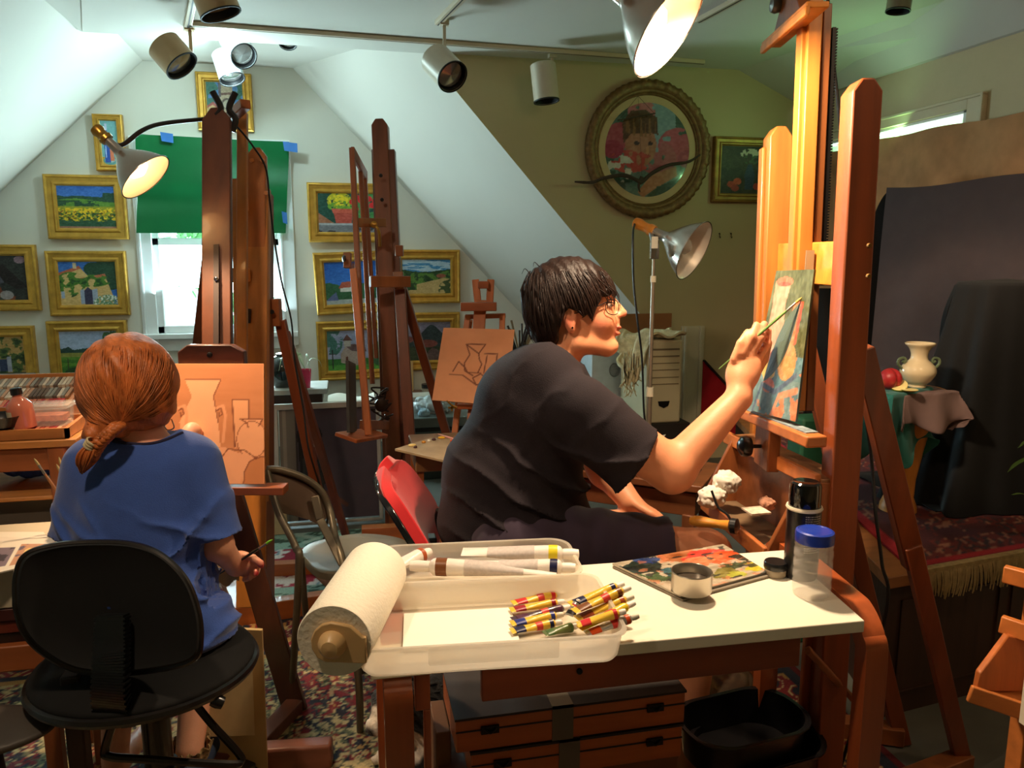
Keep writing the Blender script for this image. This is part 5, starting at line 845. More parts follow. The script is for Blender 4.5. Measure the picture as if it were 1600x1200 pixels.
sm = [('small yellow tube with a red band, back row of the box', (800, 942), (880, 927), 'red', YL), ('small yellow tube with a red band, second row of the box', (797, 953), (882, 940), 'crimson', YL), ('small dark purple tube in the middle of the pile', (800, 968), (892, 948), 'purple', ('purplebody', (70, 50, 60))), ('small silver yellow tube with a blue band, left side of the pile', (798, 974), (880, 960), 'blue', YL), ('small yellow tube with a navy band, nearest row on the left', (798, 986), (878, 972), 'navy', YL),
      ('small green tube nearest the front edge of the box', (850, 990), (902, 978), 'green', ('greenbody', (96, 110, 60))), ('upright silver tube end with black tip in the middle of the pile', (890, 962), (905, 938), 'black', SLV), ('yellow tube with a navy band leaning over the back of the right pile', (890, 944), (975, 912), 'navy', YL), ('silver tube with a brown band leaning on the right pile', (896, 955), (985, 918), 'brown', YL), ('yellow tube with a sienna band lying across the right pile', (900, 966), (990, 932), 'sienna', YL),
      ('bright yellow tube lying over the right corner of the box', (905, 982), (992, 942), 'yellowb', YL), ('yellow tube with a red band in front of the right pile', (902, 976), (978, 955), 'red', YL), ('silver tube with an orange band, nearest the right corner of the box', (915, 990), (998, 962), 'orange', SLV)]
for i, (lb, a, b, bd, bdy) in enumerate(sm):
    dz = .012 if i < 6 else (.022 if i == 6 else .030+.006*((i*7) % 3)); dz2 = dz if i < 6 else dz+.018
    paint_tube(lb, at(*a, Z=ZT+dz), at(*b, Z=ZT+dz2), .0078, bdy, B(bd), WHT if i % 3 else ('cream2', (220, 210, 190)), ('redseal', (206, 60, 50)) if i % 2 == 0 else None)

# paper towel on its holder
TP = thing('paper_towel_holder', 'paper towel roll on a wooden holder at the left end of the white table', 'paper towel', at(520, 1000, D=1.16))
pa_, pb2_ = at(522, 1002, D=1.14), at(588, 930, D=1.40); pb2_[2] = pa_[2]; ax_ = nrm(pb2_-pa_); L_ = np.linalg.norm(pb2_-pa_)
mb = MB(); mb.lathe([(.018, .002), (.0555, 0), (.057, .003), (.057, L_-.003), (.0555, L_), (.018, L_)], pa_, ax_, 56); obj('paper_roll', mb, mat('paper_towel', (244, 236, 216), .9, var=.02, bump=.35, bscale=150), TP)
hd = wood('pale_holder_wood', (214, 176, 122), 'X', var=.08)
mb = MB(); mb.lathe([(.001, -.028), (.012, -.026), (.020, -.016), (.0215, -.006), (.018, .004), (.012, .008), (.012, L_+.012)], pa_, ax_, 30); obj('dowel_knob', mb, hd, TP)
rr_ = nrm(np.cross(ax_, V(0, 0, 1))); rr_ = rr_ if rr_[0] > 0 else -rr_
mb = MB(); mb.prism([(.012, .031), (-.002, .033), (-.016, .029), (-.027, .019), (-.033, .005), (-.032, -.010), (-.024, -.024), (-.012, -.030), (.02, -.03), (.05, -.03), (.05, .012), (.045, .012), (.028, .028)], pa_-ax_*.004, rr_, V(0, 0, 1), .008); obj('front_bracket', mb, hd, TP, bevel=.002)
mb = MB(); mb.prism([(-.03, -.03), (.05, -.03), (.05, .012), (-.03, .012)], pa_+ax_*(L_+.006), rr_, V(0, 0, 1), .008); obj('rear_bracket', mb, hd, TP, bevel=.002)

# palette, tin, jars, spray can
def paintpal(u, v):
    g = full(u, (176, 164, 142)); n_ = fbm(u*6, v*6, s=141); m2 = fbm(u*10, v*10, s=142)
    for cx, cy, r_, c in [(.15, .75, .22, (30, 44, 40)), (.3, .5, .2, (40, 86, 96)), (.1, .5, .16, (50, 76, 44)), (.52, .9, .22, (160, 92, 52)), (.7, .74, .24, (206, 60, 52)), (.84, .6, .18, (226, 90, 50)), (.6, .66, .14, (216, 130, 90)), (.82, .34, .14, (60, 70, 44)), (.9, .18, .12, (206, 190, 50)), (.66, .2, .16, (120, 112, 52)), (.75, .1, .1, (176, 180, 70)), (.35, .3, .12, (60, 110, 110)), (.28, .92, .12, (40, 60, 110)), (.96, .5, .1, (44, 44, 36))]:
        g = lay(g, (np.hypot(u-cx, v-cy)+(n_-.5)*.24 < r_*.8)*(.92), c)
    g = lay(g, (m2 > .62)*.6, (206, 120, 84)); g = lay(g, (noise(u*14, v*14, s=4) > .8)*.7, (34, 40, 44)); return dab(g, u, v, 37, 40, 20)
pl, pt_, pr_, pbb = at(957, 880, Z=ZT+.010), at(1130, 850, Z=ZT+.010), at(1200, 893, Z=ZT+.010), at(1063, 930, Z=ZT+.010)
o = quad_canvas('palette', paintpal, pbb, pr_, pl, pt_, 90, 90, None, .004, mat('wet_paint', (255, 255, 255), .22, var=.05, attr=True, coat=.4, bump=.7, bscale=70)); tag(o, 'square grey palette smeared with red, green and blue paint on the white table', 'palette')
mb = MB(); n0 = V(0, 0, .003); 
pc = (pl+pr_)/2; corners = [pc+(q-pc)*1.03+V(.004, -.004, 0) for q in (pbb, pr_, pt_, pl)]; mb.prism([(q[0], q[1]) for q in corners], V(0, 0, ZT+.003), V(1, 0, 0), V(0, 1, 0), .004); tag(obj('palette_board', mb, mat('grey_board', (134, 124, 108), .7)), 'grey board lying under the paint-smeared palette', 'board')
tcn = at(1080, 922, Z=ZT+.013); T = thing('tin_can', 'shallow round silver tin standing on the paint-smeared palette', 'tin', tcn)
mb = MB(); mb.lathe([(.036, 0), (.0375, .002), (.0375, .036), (.0385, .0375), (.0375, .039), (.0360, .0375), (.0360, .004), (.001, .004)], tcn, V(0, 0, 1), 48, cap=False); obj('tin_body', mb, mat('brushed_tin', (186, 178, 164), .3, metal=.85, var=.2, scale=8, aniso=(1, 1, .1)), T, smooth=60)
mb = MB(); mb.lathe([(.0355, .020), (.001, .0202)], tcn, V(0, 0, 1), 40, cap=False); obj('grey_liquid', mb, mat('murky_solvent', (70, 62, 54), .15), T)
p = at(1211, 899, Z=ZT); T = thing('small_jar', 'small clear jar with a black lid beside the palette', 'jar', p); mb = MB(); mb.lathe([(.019, 0), (.021, .003), (.021, .016), (.019, .019)], p, V(0, 0, 1), 32); obj('jar_body', mb, mat('cloudy_jar', (196, 180, 156), .2, alpha=.7), T); mb = MB(); mb.lathe([(.0225, .016), (.0230, .018), (.0230, .027), (.021, .030), (.001, .030)], p, V(0, 0, 1), 32); obj('black_lid', mb, plastic_k, T)
p = at(1259, 906, Z=ZT); p = V(p[0], p[1]+.02, ZT); T = thing('spray_can', 'black spray can with a glossy black cap behind the blue-lidded jar', 'spray can', p)
mb = MB(); mb.lathe([(.030, 0), (.032, .003), (.0325, .006), (.0325, .142), (.031, .147), (.026, .152)], p, V(0, 0, 1), 40); obj('can_body', mb, mat('black_can_paint', (22, 20, 22), .3, coat=.4), T)
mb = MB(); mb.lathe([(.0335, .140), (.0350, .143), (.0335, .147), (.030, .147)], p, V(0, 0, 1), 40, cap=False); obj('white_rim', mb, mat('ivory_rim', (226, 214, 190), .4), T)
mb = MB(); mb.lathe([(.030, .146), (.0305, .150), (.0300, .186), (.0285, .193), (.024, .196), (.012, .1945), (.001, .194)], p, V(0, 0, 1), 40); obj('glossy_cap', mb, mat('glossy_black', (12, 10, 10), .1, coat=.8), T)
def txt(body, loc, right, up_, size, m, parent, name='lettering', align='LEFT'):
    c = bpy.data.curves.new(name, 'FONT'); c.body = body; c.size = size; c.align_x = align; c.extrude = .0002; c.fill_mode = 'BOTH'
    n_ = np.cross(right, up_); o = bpy.data.objects.new(name, c); COL.objects.link(o); off = WL.get(parent.name, V(0, 0, 0)); l = np.asarray(loc)-off
    o.matrix_local = Matrix(((right[0], up_[0], n_[0], l[0]), (right[1], up_[1], n_[1], l[1]), (right[2], up_[2], n_[2], l[2]), (0, 0, 0, 1)))
    dg = bpy.context.evaluated_depsgraph_get(); dg.update(); me = bpy.data.meshes.new_from_object(o.evaluated_get(dg)); mw = o.matrix_local.copy(); bpy.data.objects.remove(o)
    me.transform(mw); me.materials.clear(); me.materials.append(m); q = bpy.data.objects.new(name, me); COL.objects.link(q); q.parent = parent; WL[q.name] = off; return q
# fine white print on the can: rows of small text wrapped on its side
def wrap_lines(T, p, r_, z0, z1, rows, a0, a1, m):
    mb = MB(); rr = random.Random(8)
    for k in range(rows):
        z = z1-(z1-z0)*k/rows; t = a0
        while t < a1:
            w_ = rr.uniform(.03, .14); t2 = min(t+w_, a1); s_ = [V(p[0]+r_*math.cos(q), p[1]+r_*math.sin(q), 0) for q in (t, t2)]
            h_ = (z1-z0)/rows*.42; mb.add([s_[0]+V(0, 0, z), s_[1]+V(0, 0, z), s_[1]+V(0, 0, z+h_), s_[0]+V(0, 0, z+h_)], [(0, 1, 2, 3)]); t = t2+.035
    o = obj('fine_print', mb, m, T, smooth=None); return o
wrap_lines(T, p, .0329, p[2]+.055, p[2]+.132, 17, -2.05, -1.0, mat('white_print', (190, 184, 172), .6, var=.2))
p = at(1267, 928, Z=ZT); p = V(p[0], p[1], ZT); T = thing('plastic_jar', 'empty clear plastic jar with a blue screw lid on the white table', 'jar', p)
pf = [(.028, 0), (.0335, .004), (.035, .010)]
for k in range(4): z = .014+k*.021; pf += [(.0352, z), (.0352, z+.012), (.0330, z+.015), (.0330, z+.0185), (.0352, z+.021)]
pf += [(.034, .104), (.031, .108)]; inn = [(a-.0012, b) for a, b in pf[::-1] if b > .002]+[(.001, .0035)]
mb = MB(); mb.lathe(pf+inn, p, V(0, 0, 1), 48, cap=False); obj('jar_body', mb, mat('thin_clear_plastic', (236, 232, 226), .06, var=0, alpha=.15, spec=.9), T, smooth=60)
mb = MB(); mb.lathe([(.0335, .104), (.0348, .105), (.0352, .120), (.034, .125), (.030, .127), (.029, .1258), (.001, .1255)], p, V(0, 0, 1), 48); obj('blue_lid', mb, mat('blue_lid_plastic', (28, 58, 168), .3, coat=.4, bump=.4, bscale=30), T)

# ================================================================ CHAIRS
# grey folding chair
FC = thing('folding_chair', 'grey metal folding chair standing empty between the two painters', 'chair', (*floor_at(540, 1110)[:2], 0)); gm_ = mat('grey_chair_enamel', (104, 94, 76), .38, metal=.35, var=.15, scale=9); gs = mat('worn_chair_seat', (112, 104, 84), .5, metal=.2, var=.16, scale=7)
seatP = [at(x, y, Z=.455) for x, y in [(466, 862), (490, 846), (560, 833), (626, 840), (640, 858), (608, 886), (565, 892), (500, 892)]]; c0_ = sum(seatP)/len(seatP)
mb = MB(); P_ = bez(seatP+[seatP[0]], 64)[:-1]; n = len(P_); rings = [c0_+(P_-c0_)*s+V(0, 0, z) for s, z in ((.93, -.026), (1.0, -.024), (1.0, -.004), (.97, .0), (.8, -.004), (.3, -.009), (.01, -.010))]
mb.add(np.vstack(rings), [tuple(range(n))[::-1]]+[(k*n+i, k*n+(i+1) % n, (k+1)*n+(i+1) % n, (k+1)*n+i) for k in range(len(rings)-1) for i in range(n)]); obj('seat', mb, gs, FC, smooth=50)
DC = 2.28
def backf(u, v):
    top = [at(x, y, D=d) for x, y, d in [(417, 733, 2.22), (440, 736, 2.24), (475, 748, 2.27), (500, 768, 2.29), (515, 800, 2.30)]]; bot = [at(x, y, D=d) for x, y, d in [(438, 800, 2.20), (455, 806, 2.22), (475, 812, 2.24), (490, 817, 2.25), (503, 822, 2.26)]]
    T_, B_ = bez(top, 40), bez(bot, 40); iu = np.clip(u*(len(T_)-1), 0, len(T_)-1); out = []
    for i in range(3): a = np.interp(iu, np.arange(len(T_)), T_[:, i]); b = np.interp(u*(len(B_)-1), np.arange(len(B_)), B_[:, i]); out.append(a*v+b*(1-v)+(.012*np.sin(np.pi*u)*(1 if i == 1 else 0)))
    return out
mb = MB(); mb.sheet(backf, 30, 12, .004); obj('backrest', mb, mat('brown_backrest_enamel', (84, 66, 50), .35, metal=.3, var=.1), FC, smooth=50)
fr = [at(445, 1115, Z=0)+V(0, .05, 0)]
legA = bez([at(417, 735, D=2.22), at(427, 775, D=2.2), at(437, 805, D=2.18), at(462, 855, D=2.16), at(467, 890, D=2.14), floor_at(455, 1100)], 50)
legB = bez([at(417, 733, D=2.22), at(440, 735, D=2.24), at(475, 747, D=2.27), at(502, 768, D=2.29), at(516, 800, D=2.29), at(524, 840, D=2.22), at(536, 880, D=2.14), at(545, 960, D=2.08), at(560, 1060, D=2.04), floor_at(563, 1145)], 80)
for nm, pth in (('side_frame', legA), ('back_frame', legB)): mb = MB(); mb.tube(pth, .0105, 10, sx=1.0, sy=1.0); obj(nm, mb, gm_, FC)
mb = MB(); mb.bar(at(492, 775, D=2.26), at(500, 812, D=2.25), .024, .008, x_); mb.bar(at(500, 812, D=2.24), at(536, 882, D=2.14), .024, .008, x_); obj('back_bracket', mb, mat('grey_chair_enamel', (104, 94, 76)), FC, bevel=.003)
rl = bez([at(470, 870, D=2.24), at(478, 960, D=2.35), V(*floor_at(486, 1010))], 30); mb = MB(); mb.tube(rl, .010, 10); obj('rear_leg', mb, gm_, FC)
fl = bez([at(600, 885, D=2.12), at(594, 960, D=2.2), V(*floor_at(596, 1072))], 20); mb = MB(); mb.tube(fl, .010, 10); obj('rear_leg', mb, gm_, FC)
mb = MB(); mb.bar(at(560, 1046, D=2.06), at(607, 1036, D=2.16), .03, .012, V(0, 0, 1)); obj('stretcher', mb, gm_, FC, bevel=.004)
mb = MB(); mb.bar(at(478, 968, D=2.3), at(500, 955, D=2.3), .02, .01, V(0, 0, 1)); obj('stretcher', mb, gm_, FC, bevel=.003)
bolt('rivet', at(543, 875, D=2.115), V(0, -1, 0), .006, chrome, FC)
# red and black chair behind the woman
RC = thing('red_chair', 'chair with a bright red backrest in a black shell, carrying the dark-haired woman', 'chair', (.25, 1.95, 0)); red = mat('red_fabric', (206, 30, 36), .85, var=.05, sheen=.3); shell = mat('black_shell', (14, 14, 16), .14, coat=.8)
curve = [at(x, y, D=1.93) for x, y in [(612, 746), (632, 764), (658, 800), (680, 836), (694, 880)]]; Cc = bez(curve, 40); dep = nrm(V(.135, 1, 0))
def strip(U, W, off, half):
    i = U*(len(Cc)-1); p = [np.interp(i, np.arange(len(Cc)), Cc[:, k]) for k in range(3)]; w_ = (W-.5)*2*half*np.sqrt(np.clip(1-(1-U)**3*.6-(1-np.clip(U*6, 0, 1))**2*.35, .05, 1)); bow = -.028*(1-((W-.5)*2)**2)
    return [p[0]+dep[0]*w_+.0+(bow+off)*-.6*-1*(-1)*-1, p[1]+dep[1]*w_+.06, p[2]+(bow+off)*.35]
mb = MB(); mb.sheet(lambda U, W: strip(U, W, .012, .19), 24, 20, .03); obj('backrest_pad', mb, red, RC, bevel=.004)
mb = MB(); mb.sheet(lambda U, W: strip(U, W, -.024, .2), 24, 20, .016); obj('backrest_shell', mb, shell, RC, bevel=.003)
sc_ = V(.47, 1.98, .455); mb = net(lambda P: ell(P, sc_, (.24, .22, .035))-.004, sc_-.28, sc_+.28, .012); obj('seat', mb, red, RC, smooth=60)
mb = MB(); mb.tube(bez([V(.45, 2.0, .43), V(.28, 2.02, .42), V(.21, 2.02, .5), V(.24, 2.02, .66)], 20), .014, 10, sx=1.6); obj('back_support', mb, blkiron, RC)
mb = MB(); mb.bb(at(640, 858, D=1.9)-V(0, 0, .03), at(680, 832, D=1.95)); obj('adjuster_box', mb, plastic_k, RC, bevel=.004)
mb = MB(); mb.cyl(V(.56, 1.98, .03), V(.52, 1.98, .43), .022, n=18); obj('gas_column', mb, blkiron, RC)
mb = MB(); mb.lathe([(.16, 0), (.165, .006), (.15, .014), (.03, .026), (.02, .05)], V(.56, 1.98, 0.009), V(0, 0, 1), 40); obj('disc_base', mb, blkiron, RC)
# black office chair of the girl
OC = thing('office_chair', 'black office chair the red-haired girl sits on, its rounded back to the viewer', 'chair', (*Q(225, 1100, 1.62)[:2], 0)); bf = mat('black_chair_fabric', (7, 7, 7), .85, var=.15); be = mat('black_edge_plastic', (20, 16, 14), .28, coat=.2)
out = bez([V(x, y, 0) for x, y in [(26, 945), (27, 900), (42, 868), (90, 853), (150, 849), (205, 852), (250, 868), (288, 905), (308, 955), (312, 1000), (303, 1028), (262, 1042), (190, 1050), (120, 1045), (68, 1018), (38, 985), (26, 945)]], 120)[:-1]
ctr = V(170, 950, 0)
def offs(s, D_): return np.array([at(*(ctr+(p-ctr)*s)[:2], D=D_+.035*((p[0]-170)/140)**2*-1*s*s) for p in out])
mb = MB(); rings = [offs(.02, 1.50), offs(.55, 1.497), offs(.9, 1.487), offs(.97, 1.482), offs(1.0, 1.495), offs(1.0, 1.515), offs(.97, 1.535), offs(.8, 1.548), offs(.02, 1.555)]; n = len(out)
mb.add(np.vstack(rings), [(k*n+i, (k+1)*n+i, (k+1)*n+(i+1) % n, k*n+(i+1) % n) for k in range(len(rings)-1) for i in range(n)]); bb_ = obj('backrest', mb, bf, OC, smooth=60)
mb = MB(); mb.ring_path(offs(1.003, 1.50), .0075, 8, closed=True); obj('backrest_edge', mb, be, bb_)
mb = MB(); pth = [at(176, 960, D=1.47), at(175, 1000, D=1.465), at(174, 1040, D=1.455), at(173, 1085, D=1.46), at(178, 1120, D=1.49)]; pp = bez(pth, 44)
for i in range(len(pp)-1): w_ = .030+.0035*(i % 2)+.006*i/len(pp); mb.bar(pp[i], pp[i+1], w_*1.75, .024, x_)
obj('ribbed_back_stem', mb, plastic_k, OC)
so = [at(*(V(228, 1040, 0)+V(math.cos(t)*150, 0, 0)+V(0, math.sin(t)*1, 0))[:2], D=1.62) for t in np.linspace(0, 2*math.pi, 2)]; sct = at(228, 1035, D=1.66); zs_ = sct[2]
mb = net(lambda P: smin(ell(P, sct, (.225, .205, .034)), ell(P, sct+V(0, .02, .012), (.20, .18, .03)), .02), sct-V(.25, .24, .06), sct+V(.25, .24, .06), .008); obj('seat', mb, bf, OC, smooth=60)
mb = MB(); a_ = np.linspace(0, 2*math.pi, 61)[:-1]; mb.ring_path(np.stack([sct[0]+.222*np.cos(a_), sct[1]+.202*np.sin(a_), np.full(60, sct[2]-.012)], 1), .011, 8, closed=True); obj('seat_edge', mb, be, OC)
mb = MB(); mb.bb(sct+V(-.09, -.1, -.07), sct+V(.09, .1, -.03)); obj('seat_mechanism', mb, plastic_k, OC, bevel=.008)
mb = MB(); mb.cyl(sct*V(1, 1, 0)+V(.01, 0, .06), sct+V(.01, 0, -.06), .03, n=24); mb.cyl(sct*V(1, 1, 0)+V(.01, 0, .06), sct*V(1, 1, 0)+V(.01, 0, .24), .04, n=24); obj('gas_column', mb, plastic_k, OC)
mb = MB(); mb.tube(bez([at(305, 1080, D=1.6), at(330, 1092, D=1.58), at(338, 1095, D=1.575)], 8), .005, 8); q = at(340, 1096, D=1.57); mb.lathe([(.001, -.014), (.012, -.012), (.014, 0), (.012, .012), (.001, .014)], q, nrm(V(1, 0, -.5)), 16); obj('lever', mb, plastic_k, OC)
mb = MB(); mb.tube(bez([at(292, 1083, D=1.62), at(330, 1130, D=1.64), at(372, 1176, D=1.66), at(376, 1190, D=1.66), at(355, 1194, D=1.64), at(220, 1186, D=1.58), at(172, 1182, D=1.56), at(164, 1172, D=1.56), at(176, 1130, D=1.55)], 70), .0085, 8); obj('frame_tube', mb, be, OC)
mb = MB(); 
for i in range(6): q = at(203, 1106+i*5, D=1.5); mb.bb(q-V(.013, .01, .0018), q+V(.013, .01, .0018))
obj('adjuster_ribs', mb, mat('grey_plastic', (84, 80, 76), .3), OC)
for k in range(5):
    a = 2*math.pi*k/5+.9; b0_ = sct*V(1, 1, 0); e = b0_+V(.27*math.cos(a), .27*math.sin(a), .055); mb = MB(); mb.bar(b0_+V(0, 0, .09), e+V(0, 0, .01), .045, .025, V(-math.sin(a), math.cos(a), 0)); ba_ = obj('base_arm', mb, plastic_k, OC, bevel=.004); mb = MB(); mb.cyl(e+V(0, -.012, -.029), e+V(0, .012, -.029), .026, n=18); obj('caster', mb, plastic_k, ba_)
# ================================================================ UNDER THE TABLE
TV = lambda x, y, Y: at(x, y, Y=Y)
casew = wood('case_wood', (176, 92, 42), 'X'); dsl = mat('dark_slate_top', (44, 38, 36), .6, var=.1); duct = mat('grey_tape', (104, 96, 84), .5, var=.05)
def case(label, x0, x1, y0, y1, z0, z1):
    T = thing('art_case', label, 'case', ((x0+x1)/2, (y0+y1)/2, z0), 'stacked wooden art cases'); mb = MB(); mb.bb((x0, y0, z0), (x1, y1, z1-.005)); cb7 = obj('case_body', mb, casew, T, bevel=.003)
    mb = MB(); mb.bb((x0-.002, y0-.002, z1-.005), (x1+.002, y1, z1)); obj('case_top', mb, dsl, T); mb = MB(); mb.bb((x0, y0-.0015, (z0+z1)/2+.006), (x1, y0, (z0+z1)/2+.009)); obj('lid_seam', mb, dsl, T)
    xm = x0+(x1-x0)*.45; mb = MB(); mb.bb((xm-.022, y0-.002, z0), (xm+.022, y0+.0, z1+.001)); mb.bb((xm-.022, y0-.002, z1), (xm+.022, y1, z1+.001)); obj('tape_strip', mb, duct, T)
    for f_ in (.14, .86):
        xl = x0+(x1-x0)*f_; mb = MB(); zc_ = (z0+z1)/2+.008; mb.bb((xl-.018, y0-.006, zc_-.008), (xl+.018, y0-.001, zc_+.008)); mb.tube(bez([V(xl-.012, y0-.007, zc_+.004), V(xl, y0-.010, zc_-.004), V(xl+.012, y0-.007, zc_+.004)], 8), .002, 6); obj('latch', mb, mat('dark_latch', (40, 34, 30), .4, metal=.6), cb7)
a, b = TV(712, 1124, 1.36), TV(1070, 1110, 1.36); z1_ = a[2]; hC = .074
case('upper wooden case with a dark top under the white table, topmost of the stack', a[0], b[0], 1.36, 1.56, z1_-hC, z1_); case('wooden case directly under the topmost case in the stack below the white table', a[0]+.03, b[0]-.004, 1.36, 1.56, z1_-2*hC-.004, z1_-hC-.002)
mb = MB(); mb.bb((a[0]-.03, 1.38, 0), (b[0]+.0, 1.57, z1_-2*hC-.005)); T = thing('storage_crate', 'dark brown crate carrying the stack of art cases', 'crate', ((a[0]+b[0])/2, 1.47, 0)); obj('crate_body', mb, wood('crate_wood', (110, 64, 38), 'X'), T, bevel=.004)
p0 = TV(708, 1043, 1.59); mb = MB(); mb.bb((p0[0], 1.58, 0), (b[0]-.02, 1.60, p0[2])); tag(obj('slate_panel', mb, mat('dark_panel', (58, 52, 52), .7)), 'dark grey panel standing behind the stacked art cases', 'panel')
mb = MB(); q = TV(690, 1118, 1.5); mb.bb((q[0]-.02, 1.44, 0), (q[0]+.012, 1.56, q[2])); T = thing('cardboard_box', 'small brown cardboard box between the table leg and the art cases', 'box', (q[0], 1.79, 0)); obj('box_body', mb, mat('brown_cardboard', (110, 74, 44), .8), T, bevel=.003)
# black tubs, clear bin and bag
bt = mat('black_tub_plastic', (12, 11, 13), .3, coat=.1)
for k, (x, y, Y, r_) in enumerate([(1165, 1168, 1.42, .115), (1188, 1186, 1.42, .12)]):
    c0 = at(x, y, Y=Y); zc_ = c0[2]; T = thing('black_tub', ['black oval plastic tub nested on top under the right end of the table', 'black oval plastic tub under the topmost black tub'][k], 'tub', (c0[0], Y, zc_-.06), 'black tubs under the table')
    tub('tub_body', bt, T, V(c0[0], Y+.02), .27, .17, .085, .08, nrm(V(1, .15, 0)), nrm(V(-.15, 1, 0)), zc_-.02-k*.03, th=.003, flare=1.08+k*.03, rim=.006)
mb = MB(); q = at(1180, 1190, Y=1.44); mb.bb((q[0]-.10, 1.34, 0), (q[0]+.14, 1.54, q[2]-.075)); T = thing('floor_box', 'dark box carrying the black tubs under the table', 'box', (q[0], 1.52, 0)); obj('box_body', mb, mat('charcoal_box', (40, 34, 32), .8), T, bevel=.004)
q = at(1130, 1085, Y=1.60); crumple('plastic_bag', V(q[0]+.02, 1.66, q[2]-.03), .10, 31, 'pale crinkled plastic bag behind the black tubs under the table', 'bag', mat('dull_plastic_bag', (150, 128, 104), .4, var=.1, alpha=.8), sq=(1, .6, 1), amp=.25)
q = at(1262, 1145, Y=1.62); T = thing('clear_tub', 'round clear plastic tub under the right end of the table', 'tub', (q[0], 1.62, q[2]-.05)); mb = MB(); mb.lathe([(.05, -.06), (.058, 0), (.061, .002), (.061, .006), (.056, .006), (.054, 0), (.047, -.056), (.001, -.057)], q+V(.01, .05, 0), V(0, 0, 1), 40, cap=False); obj('tub_body', mb, clearp, T)
mb = MB(); mb.lathe([(.075, 0), (.085, .09), (.08, .1), (.04, .105)], V(q[0]+.02, 1.62, 0), V(0, 0, 1), 30); mb = MB(); mb.bb((q[0]-.05, 1.62, 0), (q[0]+.07, 1.75, q[2]-.06)); T = thing('paint_bucket', 'dark square bucket carrying the clear tub under the table', 'bucket', (q[0], 1.68, 0)); obj('bucket_body', mb, mat('charcoal_box', (40, 34, 32)), T, bevel=.01)

# ================================================================ PLATFORM, BACKDROP AND STILL LIFE
ZS = .45; sx0, sy0, sx1 = 1.50, 1.86, 2.885
mb = MB(); mb.prism([(1.50, 1.80), (2.885, 1.99), (2.885, 3.95), (2.18, 3.95)], V(0, 0, ZS/2-.02), V(1, 0, 0), V(0, 1, 0), ZS-.04); ST = thing('platform', 'dark wooden model platform on the right carrying the still life', 'platform', (2.2, 3.2, 0)); obj('platform_body', mb, wood('dark_platform_wood', (62, 38, 26), 'Z', rough=.55, coat=0), ST)
mb = MB(); mb.prism([(1.485, 1.785), (2.89, 1.975), (2.89, 3.96), (2.165, 3.96)], V(0, 0, ZS-.02), V(1, 0, 0), V(0, 1, 0), .036); obj('platform_top', mb, wood('platform_edge_wood', (156, 100, 54), 'X'), ST, bevel=.003)
ud_ = nrm(V(1.385, .19, 0)); pn = V(-ud_[1], ud_[0], 0)
for k in range(3):
    a = V(1.50, 1.80, 0)+ud_*(.05+.45*k); mb = MB()
    for (s0_, s1_, z0, z1) in [(0, .40, .07, .075), (0, .40, .36, .365), (0, .005, .07, .365), (.395, .40, .07, .365)]: mb.box(a+ud_*(s0_+s1_)/2-pn*.003+V(0, 0, (z0+z1)/2), (s1_-s0_, .006, z1-z0), (ud_, pn, V(0, 0, 1)))
    obj('panel_moulding', mb, wood('dark_platform_wood', (62, 38, 26), 'Z'), ST)
o = rug('platform_rug', 'dark red mottled rug covering the platform, fringed at the front', 1.575, 1.80, 2.88, 3.9, ZS, stage_red, .0125, shear=.30, skew=.134)
# front strip of the rug up to the fringe
mb = MB(); r = random.Random(2); a, b = V(1.575, 1.79, ZS), V(2.885, 1.965, ZS); L_ = np.linalg.norm(b-a)
mb.sheet(lambda U, W: [a[0]+(b[0]-a[0])*U-pn[0]*0+pn[0]*W*.025, a[1]+(b[1]-a[1])*U+pn[1]*W*.025, ZS+.0086+U*0], 20, 2); tag(obj('rug_hem', mb, mat('crimson_hem', (128, 34, 38), .9, var=.3, scale=90)), 'crimson front hem strip of the platform rug', 'rug')
mb = MB(); n_ = 260
for i in range(n_):
    t = (i+.5)/n_; p = a+(b-a)*t+V(0, 0, .009)-pn*.006; l = .085+r.uniform(-.02, .012); sw = r.uniform(-.008, .008)+.01*math.sin(t*40); pts = bez([p+pn*.02, p-pn*.004, p-pn*.012+ud_*sw*.4-V(0, 0, l*.5), p-pn*.010+ud_*sw-V(0, 0, l)], 6); mb.ring_path(pts, [.0028]*(len(pts)-1)+[.002], 4)
mb.bar(a-pn*.008+V(0, 0, .006), b-pn*.008+V(0, 0, .006), .012, .016, pn); fo = obj('rug_fringe', mb, mat('dusty_fringe', (150, 128, 84), .9, var=.2, scale=50)); tag(fo, 'dusty cream fringe hanging over the front edge of the platform', 'fringe', kind='stuff')
# brown cloth along the right wall
def wallcloth(U, W):
    y = 2.0+2.55*U; top = 1.955+.006*np.sin(U*13)+.004*np.sin(U*29)+.012*U; z = .5+(top-.5)*W; x = XR-.045-.012*np.sin(U*34+W*2)-.016*fbm(U*9, W*6, s=3); return [x, y, z]
mb = MB(); mb.sheet(wallcloth, 120, 40, .003); tag(obj('wall_cloth', mb, mat('brown_wall_cloth', (172, 122, 78), .85, var=.22, scale=7, bump=.5, bscale=22), smooth=70), 'brown crinkled cloth hung along the right wall below the window strip', 'cloth')
